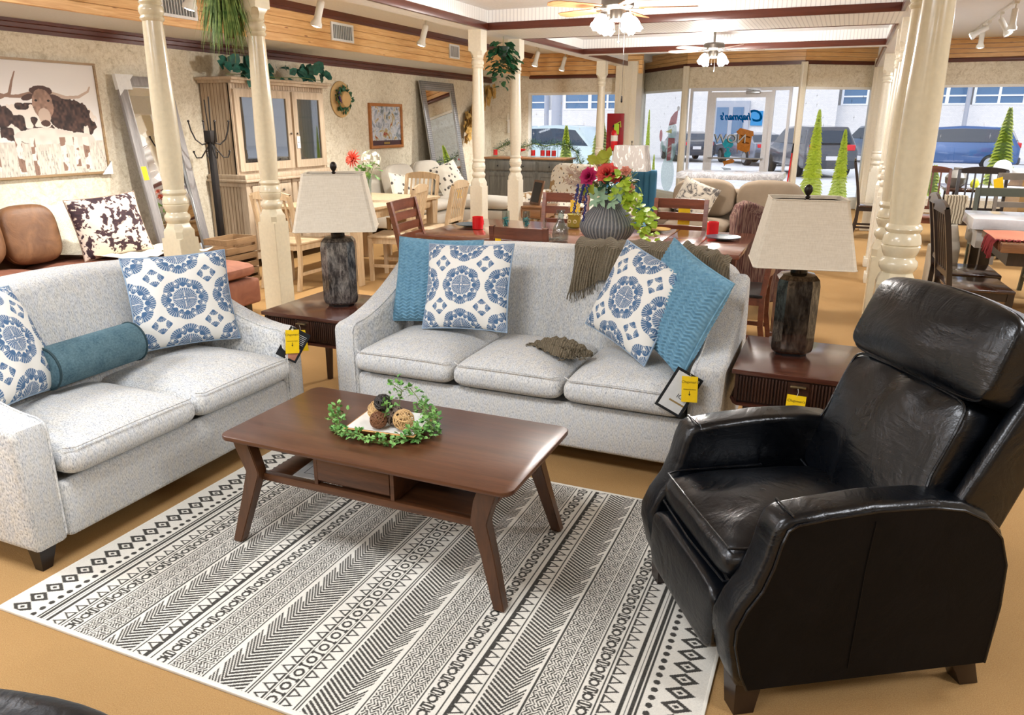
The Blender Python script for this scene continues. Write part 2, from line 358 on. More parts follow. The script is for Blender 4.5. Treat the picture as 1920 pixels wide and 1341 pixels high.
for i, (y0, y1) in enumerate(((4.6, 8.12), (9.12, 11.45), (-5, 3.6))):     # beaded band + dark moulding round each coffer
    bd = MB()
    struct('trim_bead_side', MB().box(-3.76, -3.745, y0, y1, 2.62, 2.745).box(.315, .33, y0, y1, 2.62, 2.745), M['bead_y'])
    struct('trim_bead_end', MB().box(-3.745, .315, y1-.015, y1, 2.62, 2.745).box(-3.745, .315, y0, y0+.015, 2.62, 2.745), M['bead_x'])
    struct('trim_coffer_dark', MB().box(-3.77, .34, y1-.028, y1+.006, 2.545, 2.62, .004).box(-3.77, .34, y0-.006, y0+.028, 2.545, 2.62, .004), trimd)
    struct('trim_coffer_dark_side', MB().box(-3.77, -3.735, y0, y1, 2.545, 2.62, .004).box(.305, .34, y0, y1, 2.545, 2.62, .004), trimdy)
struct('trim_coffer_entry', MB().box(-3.77, -3.735, 11.8, 14.0, 2.545, 2.62).box(.305, .34, 11.8, 15.9, 2.545, 2.62), trimdy)
# ---- front wall, left bay
def wallpaper_front(name, x0, x1, y, z0, z1): return struct(name, MB().box(x0, x1, y, y+.12, z0, z1), M['wallpaper'])
struct('wall_front', MB().box(-6.6, -5.72, 14.2, 14.4, 0, 2.4).box(-5.72, -3.9, 14.2, 14.4, 2.12, 2.4).box(-5.72, -3.9, 14.2, 14.4, 0, .32), M['wallpaper'])
pinef = M['pine']
fb = MB()
for k_ in range(5): fb.box(-5.65, -3.5, 14.08, 14.2, 2.42+.076*k_+.002, 2.42+.076*k_+.073, .003, 1)
struct('trim_fascia_front', fb, pinef)
struct('trim_moulding_front', MB().box(-5.65, -3.9, 14.06, 14.2, 2.36, 2.42, .008), trimd)
struct('trim_pier_left', MB().box(-3.95, -3.56, 14.0, 14.4, 0, 2.62).box(-3.9, -3.87, 13.98, 14, 0, 2.6).box(-3.8, -3.77, 13.98, 14, 0, 2.6).box(-3.68, -3.65, 13.98, 14, 0, 2.6), ivoryp)
struct('wall_bay_left', MB().prism([(-3.75, 14.4), (-3.66, 14.4), (-4.2, 17.2), (-4.4, 17.2)], 0, 2.95, 'Z'), M['wallpaper'])
def window(n, a, b, z0, z1, ft=.045, muntins=(), depth=.08, mat=None):
    a = Vector((a[0], a[1], 0)); b = Vector((b[0], b[1], 0)); L = (b-a).length; ang = math.atan2(b.y-a.y, b.x-a.x)
    e = bpy.data.objects.new('window_%d' % n, None); COL.objects.link(e); e.location = a; e.rotation_euler = (0, 0, ang); tag(e, kind='structure')
    m = MB(); m.box(0, L, 0, depth, z0, z0+ft).box(0, L, 0, depth, z1-ft, z1).box(0, ft, 0, depth, z0, z1).box(L-ft, L, 0, depth, z0, z1)
    for x in muntins: m.box(x-ft/2, x+ft/2, 0, depth, z0, z1)
    tag(obj('window_frame', m, mat or paintw, e), kind='structure')
    tag(obj('glass', MB().box(ft, L-ft, depth/2-.003, depth/2+.003, z0+ft, z1-ft), M['pane_glass'], e), kind='structure')
    return e, L
A, B_, C_, D_ = (-4.26, 17.25), (-3.0, 15.65), (-.86, 15.5), (.36, 16.3)
def seg_wall(name, a, b, z0, z1, mat, t=.12, off=0):
    a = Vector(a); b = Vector(b); d = (b-a).normalized(); nrm = Vector((-d.y, d.x)); a2 = a+nrm*off; b2 = b+nrm*off
    return struct(name, MB().prism([tuple(a2), tuple(b2), tuple(b2+nrm*t), tuple(a2+nrm*t)], z0, z1, 'Z'), mat)
for nm, a, b in (('left', A, B_), ('door', B_, C_), ('right', C_, D_)):
    seg_wall('wall_bay_%s' % nm, a, b, 2.22, 2.63, M['wallpaper'], .14)
    for k_ in range(4): seg_wall('trim_fascia_bay_%s_%d' % (nm, k_), a, b, 2.66+.075*k_+.002, 2.66+.075*k_+.072, pinef, .14, -.01)
    seg_wall('trim_moulding_bay_%s' % nm, a, b, 2.60, 2.665, trimd, .1, -.03)
struct('wall_front_right', MB().box(.5, 6.3, 16.1, 16.24, 2.24, 2.63).box(.5, 6.3, 16.1, 16.24, 0, .25), M['wallpaper'])
fb = MB()
for k_ in range(5): fb.box(.5, 6.3, 16.09, 16.2, 2.68+.076*k_+.002, 2.68+.076*k_+.072, .003, 1)
struct('trim_fascia_right', fb, pinef)
struct('trim_moulding_right', MB().box(.5, 6.3, 16.07, 16.2, 2.61, 2.68, .008), trimd)
seg_wall('baseboard_bay_left', A, B_, 0, .17, paintw, .3, -.02); seg_wall('baseboard_bay_right', C_, D_, 0, .17, paintw, .3, -.02)
struct('trim_post_bay_left', MB().box(-3.06, -2.94, 15.56, 15.7, 0, 2.62, .01).box(-3.03, -3.0, 15.54, 15.58, 0, 2.6), ivoryp)
struct('trim_post_bay_right', MB().box(-.92, -.80, 15.42, 15.58, 0, 2.64, .01).box(-.89, -.86, 15.40, 15.44, 0, 2.6), ivoryp)
struct('trim_pier_right', MB().box(.3, .62, 15.95, 16.35, 0, 2.7, .01).box(.34, .38, 15.93, 15.97, 0, 2.6), ivoryp)
W1, L1 = window(1, (-5.72, 14.22), (-3.93, 14.22), .32, 2.12)
W2, L2 = window(2, A, B_, .17, 2.22); W3, L3 = window(3, C_, D_, .17, 2.22)
W4, L4 = window(4, (.6, 16.12), (6.2, 16.12), .25, 2.24, muntins=(2.9,))
# ---- entrance: door with side lights
dr = bpy.data.objects.new('door_1', None); COL.objects.link(dr); dr.location = (-3.0, 15.62, 0); dr.rotation_euler = (0, 0, math.atan2(-.15, 2.14)); tag(dr, kind='structure')
frame = plain('door_frame_white', 214, 218, 226, .4)
m = MB().box(.1, 1.98, 0, .07, 2.16, 2.22).box(.1, .15, 0, .07, 0, 2.2).box(1.93, 1.98, 0, .07, 0, 2.2).box(.44, .50, 0, .07, 0, 2.2).box(1.62, 1.68, 0, .07, 0, 2.2).box(.15, .44, 0, .07, 0, .12).box(1.68, 1.93, 0, .07, 0, .12)
tag(obj('door_frame', m, frame, dr), kind='structure')
m = MB().box(.5, .6, .01, .06, .0, 2.14).box(1.52, 1.62, .01, .06, 0, 2.14).box(.6, 1.52, .01, .06, 2.04, 2.14).box(.6, 1.52, .01, .06, 0, .22)
tag(obj('door_leaf', m, frame, dr), kind='structure')
tag(obj('glass', MB().box(.6, 1.52, .03, .035, .22, 2.04).box(.15, .44, .03, .035, .12, 2.16).box(1.68, 1.93, .03, .035, .12, 2.16), M['pane_glass'], dr), kind='structure')
obj('push_bar', MB().tube([(.55, -.06, .93), (1.57, -.06, .93)], .016).tube([(.55, -.06, .93), (.55, .02, .93)], .014).tube([(1.57, -.06, .93), (1.57, .02, .93)], .014).box(.6, 1.52, -.01, .01, .60, .625), alum, dr)
obj('door_closer', MB().box(1.16, 1.42, -.06, 0, 2.10, 2.155, .008).bar((1.3, -.05, 2.16), (1.16, -.02, 2.19), .02, .01).bar((1.16, -.02, 2.19), (1.42, .0, 2.18), .02, .01), alum, dr)
_paint('paint_blue', (0, 120, 190), .95); _paint('paint_tree', (214, 232, 84), .9); _paint('paint_frost', (176, 212, 208), .55); _paint('paint_red', (196, 84, 84), .8); _paint('paint_dark', (92, 104, 96), .7)
_paint('paint_white', (250, 250, 250), .9); _paint('paint_orange', (196, 120, 40), .97); _paint('paint_teal', (50, 168, 178), .95); _paint('paint_brown', (120, 66, 24), .95); _paint('paint_yellow', (226, 214, 110), .85)
# lettering painted on the outer face of the door glass: reads backwards from inside
text("C", 'lettering', M['paint_blue'], .30, dr, (1.42, .028, 1.70), (R(90), 0, 0), shear=.35, mirror=True, bold=.006)
text("hapman's", 'lettering', M['paint_blue'], .175, dr, (1.00, .028, 1.69), (R(90), 0, 0), shear=.35, mirror=True, bold=.008, sx=.88)
text("NOW", 'lettering', M['paint_dark'], .23, dr, (.92, .028, 1.28), (R(90), R(0), 0), mirror=True, bold=.006)
text("NOW", 'lettering', M['paint_white'], .23, dr, (.93, .0255, 1.285), (R(90), R(0), 0), mirror=True)
# painted furniture tumbling down the glass: chest, lamp, stool
def glaze(m, name, mat): return obj(name, m, M[mat], dr)
def pp(m, pts, y=.028): m.add([(x, y, z) for x, z in pts], [tuple(range(len(pts)))]); return m
glaze(pp(pp(pp(MB(), [(1.03, 1.42), (1.10, 1.49), (1.35, 1.43), (1.36, 1.35), (1.33, 1.34), (1.31, 1.07), (1.25, 1.04), (1.08, 1.09), (1.07, 1.12), (1.06, 1.38)]), [(1.07, 1.09), (1.08, 1.0), (1.085, 1.09)]), [(1.3, 1.06), (1.31, .97), (1.32, 1.06)]), 'painted_chest', 'paint_orange')
glaze(pp(pp(MB(), [(1.12, 1.36), (1.3, 1.33), (1.3, 1.31), (1.12, 1.34)], .0265), [(1.15, 1.24), (1.29, 1.22), (1.29, 1.20), (1.15, 1.22)], .0265), 'painted_drawer_line', 'paint_brown')
glaze(pp(pp(MB(), [(.78, 1.20), (.82, 1.27), (.90, 1.30), (.97, 1.26), (1.0, 1.17), (.95, 1.12), (.9, 1.14), (.84, 1.11)]), [(.86, 1.12), (.93, 1.12), (.93, 1.06), (.97, 1.02), (.95, .95), (.89, .93), (.84, .96), (.84, 1.02), (.88, 1.06)]), 'painted_lamp', 'paint_teal')
glaze(pp(pp(MB(), [(.82, .86), (1.0, .92), (1.05, .88), (1.02, .84), (.85, .80)]), [(.86, .81), (.84, .76), (.88, .8)]), 'painted_stool', 'paint_orange')
glaze(pp(MB(), [(.80, .75), (.98, .74), (1.0, .71), (.86, .70)]), 'painted_shadow', 'paint_dark')
def tree_paint(h, wd, seed=0):
    rs = random.Random(seed); m = MB(); n = int(h/.055)
    for i in range(n):
        t = i/n; z = h*t; w_ = wd*.5*(1-t)**.85*(.9+.2*rs.random())+.012
        m.add([(-w_-.02, 0, z-.02), (-w_*.5, 0, z+.0), (0, 0, z-.01), (w_*.5, 0, z), (w_+.02, 0, z-.02), (w_*.78, 0, z+.07), (0, 0, min(h, z+.12)), (-w_*.78, 0, z+.07)], [(0, 1, 2, 6, 7), (2, 3, 4, 5, 6)])
    d = MB()
    for i in range(int(n*2.6)):
        t = rs.random()**1.2*.93; z = h*t; w_ = wd*.42*(1-t)**.9; x = rs.uniform(-w_, w_); l = .03+.02*(1-t)
        d.add([(x-l, -.001, z+.02), (x, -.001, z), (x+l, -.001, z+.022), (x, -.001, z+.009)], [(0, 1, 2, 3)])
    m.add([(-.018, 0, -.05), (.018, 0, -.05), (.014, 0, .02), (-.014, 0, .02)], [(0, 1, 2, 3)])
    return m, d
_paint('paint_tree_edge', (150, 176, 70), .9)
def put_tree(win, x, z, h, wd, seed, label):
    e = thing('painted_tree', label, 'window painting', group='yellow-green trees painted on the shop windows'); e.parent = None
    w_ = win.matrix_basis; e.matrix_world = Matrix.Translation(win.location) @ Matrix.Rotation(win.rotation_euler.z, 4, 'Z') @ Matrix.Translation((x, .034, z))
    a, b = tree_paint(h, wd, seed); obj('foliage', a, M['paint_tree'], e); tag(obj('brush_strokes', b, M['paint_tree_edge'], e), kind='stuff')
put_tree(W1, .77, .9, .62, .2, 1, 'small yellow-green fir painted on the glass above the dresser candles')
put_tree(W1, 1.46, .40, 1.33, .55, 2, 'tall yellow-green fir painted on glass left of the fire extinguisher')
put_tree(W1, 1.22, .35, .35, .14, 7, 'tiny green fir painted low on glass behind the floral armchair')
put_tree(W2, .36, .22, 1.62, .34, 3, 'tall slim fir painted on glass between extinguisher and snowman')
put_tree(W2, .72, .22, .70, .2, 4, 'short slim fir painted on glass at the foot of the snowman')
put_tree(W3, .42, .20, 1.62, .46, 5, 'tall yellow-green fir painted on the window right of the entrance')
put_tree(W3, 1.0, .22, 1.25, .36, 6, 'shorter green fir painted behind the lone brown chair')
put_tree(W4, 1.96, .5, 1.35, .46, 8, 'yellow-green fir painted on the right window beside the blue car')
put_tree(W4, .95, .3, .55, .3, 9, 'low green fir painted behind the slatted dark dining chairs')
# snowman painted on the left bay window
sn = thing('painted_snowman', 'frosty painted snowman in red hat and striped scarf on glass', 'window painting')
sn.matrix_world = Matrix.Translation(W2.location) @ Matrix.Rotation(W2.rotation_euler.z, 4, 'Z') @ Matrix.Translation((1.45, .033, .22))
def blob(pts, y=0): return MB().add([(x, y, z) for x, z in pts], [tuple(range(len(pts)))])
def ell(cx, cz, rx, rz, n=24): return [(cx+rx*math.cos(2*math.pi*k/n), cz+rz*math.sin(2*math.pi*k/n)) for k in range(n)]
obj('body', blob(ell(-.05, .34, .30, .36)), M['paint_frost'], sn); obj('chest', blob(ell(.03, .85, .23, .27), -.001), M['paint_frost'], sn); obj('head', blob(ell(.05, 1.2, .2, .17), -.002), M['paint_frost'], sn)
obj('hat', blob([(-.12, 1.3), (.22, 1.34), (.25, 1.48), (.26, 1.6), (.12, 1.56), (-.04, 1.46)], -.003), M['paint_red'], sn)
obj('pompom', blob(ell(.27, 1.63, .06, .05), -.003), M['paint_white'], sn)
obj('scarf', blob([(-.1, 1.06), (.2, 1.06), (.2, .96), (.08, .95), (.06, .62), (-.12, .6), (-.1, .95)], -.004), M['paint_red'], sn)
obj('scarf_stripe', blob([(-.1, .84), (.07, .9), (.07, .94), (-.1, .88)], -.005).add([(-.1, -.005, .72), (.07, -.005, .78), (.07, -.005, .82), (-.1, -.005, .76)], [(0, 1, 2, 3)]), M['paint_white'], sn)
obj('nose', blob([(-.24, 1.18), (.04, 1.24), (.04, 1.15)], -.005), M['paint_yellow'], sn); obj('eye', blob(ell(-.04, 1.27, .014, .014), -.006), M['paint_dark'], sn); obj('eye', blob(ell(.1, 1.28, .014, .014), -.006), M['paint_dark'], sn)
obj('mitten', blob(ell(-.45, 1.1, .07, .12), -.002), M['paint_red'], sn)
obj('arm', blob([(-.44, 1.0), (-.38, 1.0), (-.2, .86), (-.24, .76), (-.42, .84)], -.001), M['paint_frost'], sn)
# little four-point sparkles stuck on the glass
def sparkle(win, pts, nm):
    m = MB()
    for x, z, s_ in pts:
        m.add([(x, 0, z+s_*1.7), (x+s_*.14, 0, z), (x, 0, z-s_*1.7), (x-s_*.14, 0, z)], [(0, 1, 2, 3)]); m.add([(x+s_*.8, -.0005, z), (x, -.0005, z+s_*.12), (x-s_*.8, -.0005, z), (x, -.0005, z-s_*.12)], [(0, 1, 2, 3)])
    o = obj('sparkle_sticker', m, M[nm], win); o.location = (0, .03, 0); tag(o, kind='structure')
rs = random.Random(5)
for win, L, z1, nm in ((W2, L2, 2.1, 'paint_dark'), (W3, L3, 2.1, 'paint_dark'), (W4, 5.0, 2.15, 'paint_white'), (W1, L1, 2.0, 'paint_white')):
    pts = []
    for k in range(int(L*9)):
        p = (rs.uniform(.1, L-.1), rs.uniform(1.3, z1)); 
        if all(abs(p[0]-q[0])+abs(p[1]-q[1]) > .16 for q in pts): pts.append(p)
    sparkle(win, [(a, b, rs.uniform(.022, .035)) for a, b in pts], nm)
# fire extinguisher on red board on the left pier
fe = thing('fire_extinguisher_board', 'red board with a fire extinguisher hanging on the cream pier', 'fire extinguisher', (-3.92, 13.93, 0))
redp = plain('red_board', 150, 16, 34, .4); redg = plain('red_gloss', 214, 24, 34, .25)
obj('board', MB().box(-.14, .17, 0, .05, 1.08, 1.74, .005), redp, fe)
ex = obj('cylinder', MB().lathe([(.02, 0), (.055, .0), (.062, .02), (.062, .3), (.045, .35), (.02, .37), (.02, .4)], 18, (.03, -.07, 1.1)), redg, fe)
obj('instruction_label', MB().lathe([(.063, .16), (.063, .26)], 18, (.03, -.07, 1.1)), plain('label_white', 235, 235, 230, .5), fe)
obj('valve', MB().box(0, .06, -.1, -.04, 1.5, 1.53).bar((.0, -.07, 1.53), (.13, -.07, 1.57), .02, .012), blackm, fe)
obj('inspection_tag', MB().box(.03, .12, -.105, -.1, 1.38, 1.56).tube([(.05, -.1, 1.55), (.14, -.1, 1.6), (.15, -.1, 1.5)], .01), plain('tag_green', 176, 214, 60, .5), fe)
br = thing('broom', 'long red-handled broom with black grip leaning beside the entrance', 'broom', (-.95, 15.3, 0))
obj('handle', MB().tube([(0, 0, .1), (.04, .1, 1.05)], .013), redg, br); obj('grip', MB().tube([(.04, .1, 1.05), (.05, .12, 1.22)], .015), blackm, br); obj('brush', MB().box(-.12, .12, -.03, .03, 0, .12, .01), blackm, br)

# ================================================================== OUTSIDE
def _ground():
    k = NT('pavement', .85); a = k.noise(k.co(), 3, 4); k.col(k.ramp(a, [(.3, rgb(206, 206, 208)), (.7, rgb(232, 232, 234))])); k.bump(k.noise(k.co(), 60, 2), .2); M['pavement'] = k.m
    k = NT('white_brick', .8); t = k.n('ShaderNodeTexBrick'); k.t.links.new(k.co((1, 1, 1), (R(90), 0, 0)), t.inputs[0]); t.inputs['Scale'].default_value = 4; t.inputs['Color1'].default_value = rgb(236, 236, 238); t.inputs['Color2'].default_value = rgb(226, 227, 230); t.inputs['Mortar'].default_value = rgb(206, 208, 212); t.inputs['Mortar Size'].default_value = .012
    k.col(t.outputs[0]); M['white_brick'] = k.m
    k = NT('red_brick', .8); t = k.n('ShaderNodeTexBrick'); k.t.links.new(k.co((1, 1, 1), (R(90), 0, 0)), t.inputs[0]); t.inputs['Scale'].default_value = 5; t.inputs['Color1'].default_value = rgb(176, 120, 112); t.inputs['Color2'].default_value = rgb(196, 142, 132); t.inputs['Mortar'].default_value = rgb(214, 204, 200)
    k.col(t.outputs[0]); M['red_brick'] = k.m
_ground()
struct('floor_outside', MB().box(-40, 40, 17.6, 90, -.5, -.3).box(-40, -6.7, 14.4, 17.6, -.5, -.3).box(-4.3, .4, 15.7, 17.6, -.14, -.02).box(.4, 6.4, 16.3, 17.6, -.14, -.02), M['pavement'])
bd = thing('shop_building', 'long white painted building with grid windows across the street', 'building', (0, 48, 0))
obj('wall', MB().box(-50, -12.2, 0, 4, -.35, 2.3).box(-12.2, -.7, -1.0, 4, -.35, 9).box(-.7, 40, 0, 4, -.35, 2.5).box(-50, -12.2, 0, 4, 3.9, 9).box(-.7, 40, 0, 4, 3.5, 9).box(-50, -12.2, .3, 4, 2.3, 3.9).box(-.7, 40, .3, 4, 2.5, 3.5), M['white_brick'], bd)
obj('brick_base', MB().box(-50, -12.2, -.08, 0, -.35, .35), M['red_brick'], bd)
wg = plain('far_window_blue', 92, 128, 168, .15, .2); wfr = plain('far_frame', 240, 244, 250, .5)
for x0, x1, z0, z1 in ((-24, -20, 2.3, 3.5), (-19.6, -18.0, 2.3, 3.5), (-16.8, -15.2, 2.3, 3.5), (-15.1, -12.9, 2.3, 3.5), (-.5, 4.6, 2.5, 3.5), (4.65, 5.63, 2.5, 3.5), (5.88, 11.5, 2.5, 3.5), (12, 18, 2.5, 3.5)):
    f = MB().box(x0, x1, -.04, .12, z0, z0+.08).box(x0, x1, -.04, .12, z1-.08, z1); nn = max(1, round((x1-x0)/1.15))
    for i in range(nn+1): xx = x0+(x1-x0)*i/nn; f.box(xx-.06, xx+.06, -.04, .12, z0, z1)
    f.box(x0, x1, -.03, .1, z0+.42, z0+.5); fw = obj('window', f, wfr, bd); obj('pane', MB().box(x0, x1, .04, .08, z0+.05, z1-.05), wg, fw)
obj('entrance', MB().box(-7.3, -5.3, -1.2, -1.0, -.3, 2.75), plain('far_grey', 176, 184, 200, .6), bd)
obj('door', MB().box(-7.1, -6.45, -1.25, -1.2, -.3, 2.4), wg, bd); obj('door', MB().box(-6.2, -5.6, -1.25, -1.2, -.3, 2.4), wg, bd)
obj('blue_sign', MB().box(-5.2, -4.55, -1.1, -1.05, 1.4, 2.2), plain('far_sign_blue', 20, 140, 205, .5), bd)
po = plain('pole_grey', 170, 176, 190, .5)
def pole(x, y, r, label): tag(obj('street_pole', MB().lathe([(r, -.2), (r, 7)], 16), po, loc=(x, y, 0)), label, 'pole')
pole(-14.1, 37.5, .12, 'slim grey pole outside beyond the dresser window'); pole(-13.0, 36, .26, 'thick pale round pillar outside in front of the white building'); pole(5.5, 47, .11, 'thin grey pole behind the blue parked car')
def car(x, y, rz, kind, body, label, s=1.0):
    c = thing('parked_car', label, 'car', (x, y, -.3), rz, 'cars parked outside the shop windows')
    bm_ = plain('car_'+'_'.join(map(str, body)), *body, .2, .35, coat=.8)
    if kind == 'suv': top = [(-2.3, .45), (-2.35, .9), (-2.25, 1.05), (-1.35, 1.15), (-.6, 1.72), (.3, 1.78), (1.9, 1.74), (2.25, 1.15), (2.38, .95), (2.38, .4)]; gl = [(-1.2, 1.15), (-.55, 1.63), (.3, 1.68), (1.75, 1.64), (2.05, 1.17)]
    else: top = [(-2.3, .4), (-2.35, .7), (-2.2, .85), (-1.2, .95), (-.45, 1.38), (.4, 1.44), (1.2, 1.35), (1.85, 1.02), (2.3, .98), (2.38, .8), (2.35, .38)]; gl = [(-1.05, .97), (-.42, 1.31), (.4, 1.37), (1.15, 1.28), (1.65, 1.0)]
    hw = .93
    b = MB().prism([(-2.3, .32)]+top+[(2.3, .32)], -hw, hw, 'Y', .12, 3); 
    cut = b.v; zb = 1.0 if kind == 'suv' else .9
    b.v = [(v[0], v[1]*(1-max(0, v[2]-zb)*.32), v[2]) for v in cut]
    obj('body', b, bm_, c)
    for sgn in (-1, 1):
        yy = lambda z: sgn*hw*(1-max(0, z-zb)*.32)+sgn*.005
        g = MB().add([(px_, yy(pz), pz) for px_, pz in gl], [tuple(range(len(gl)))]); obj('side_window', g, plain('car_glass', 40, 56, 74, .08, .1), c)
        g = MB(); zt, zl = gl[0][1], gl[1][1]
        for wx in (-1.45, 1.45):
            wl = obj('wheel', MB().lathe([(.2, 0), (.33, 0), (.35, .04), (.35, .2), (.33, .24), (.2, .24)], 24, T=Matrix.Translation((wx, sgn*.84-(.12 if sgn > 0 else .12), .35)) @ Matrix.Rotation(R(90), 4, 'X') @ Matrix.Translation((0, 0, -.24))), plain('tyre', 26, 26, 28, .8), c)
            obj('rim', MB().lathe([(.0001, 0), (.22, .0), (.23, .015)], 20, T=Matrix.Translation((wx, sgn*(.845 if sgn > 0 else .98), .35)) @ Matrix.Rotation(R(90), 4, 'X')), plain('rim_silver', 190, 194, 200, .3, .7), wl)
    rx = 2.27 if kind == 'suv' else 1.9; rz_ = 1.1 if kind == 'suv' else .98
    tl = plain('tail_light_red', 210, 30, 44, .3)
    for sgn in (-1, 1): obj('tail_light', MB().box(2.18, 2.4, sgn*.62-.17, sgn*.62+.17, (.95 if kind == 'suv' else .8), (1.15 if kind == 'suv' else .96), .03), tl, c)
    if kind == 'suv': obj('rear_window', MB().add([(2.06, -.6, 1.62), (2.06, .6, 1.62), (2.27, .72, 1.2), (2.27, -.72, 1.2)], [(0, 1, 2, 3)]).box(2.0, 2.3, -.6, .6, 1.2, 1.22), plain('car_glass', 40, 56, 74, .08, .1), c)
    else: obj('rear_window', MB().add([(1.3, -.62, 1.335), (1.3, .62, 1.335), (1.82, .72, 1.06), (1.82, -.72, 1.06)], [(0, 1, 2, 3)]), plain('car_glass', 40, 56, 74, .08, .1), c)
    obj('number_plate', MB().box(2.37, 2.4, -.2, .2, .62, .76), plain('plate', 220, 220, 225, .5), c); obj('bumper', MB().box(2.25, 2.44, -.88, .88, .34, .6, .05), plain('bumper_dark', 60, 64, 74, .5), c)
    return c
car(-1.35, 31.7, R(-67), 'suv', (74, 76, 84), 'dark grey estate car seen from behind through right bay window')
car(-4.1, 38.6, R(-60), 'sedan', (112, 120, 138), 'silver grey saloon seen through the glass entrance door')
car(-7.6, 40.8, R(-67), 'sedan', (54, 60, 74), 'dark saloon seen through the side light left of the door')
car(4.0, 37.0, R(-6), 'suv', (52, 92, 148), 'blue SUV parked outside the right window')
car(1.4, 42.5, R(-64), 'suv', (104, 116, 134), 'grey car half hidden behind the large cream column')
car(-8.4, 25.2, R(160), 'suv', (196, 214, 216), 'pale car close to the left window behind the dresser')
car(-11.8, 42.0, R(-70), 'sedan', (90, 100, 120), 'distant dark car seen between extinguisher board and snowman')
# ================================================================== FOREGROUND
walnut = wood('walnut', (54, 31, 18), (104, 64, 40), .34, 'X', 1.1, coat=.15, contrast=.8); walnuty = wood('walnut_leg', (62, 38, 22), (92, 58, 34), .32, 'Z', 1, coat=.2)
walnutd = wood('walnut_drawer', (66, 40, 24), (104, 66, 40), .35, 'X', 1.6); walnutdark = wood('walnut_inside', (44, 24, 16), (64, 36, 24), .5, 'X')
mahog = wood('mahogany', (62, 34, 26), (94, 54, 40), .2, 'X', .8, coat=.4); mahogd = wood('mahogany_dark', (42, 24, 16), (70, 40, 26), .4, 'Z', 1.5)
tagy = plain('tag_yellow', 250, 210, 20, .5); tagprint = plain('tag_print', 110, 90, 20, .6); hangb = plain('hangtag_black', 28, 32, 36, .35); hangw = plain('hangtag_white', 214, 216, 214, .5); stringm = plain('string_white', 230, 226, 214, .7)
darkleg = plain('dark_leg', 26, 18, 16, .3)
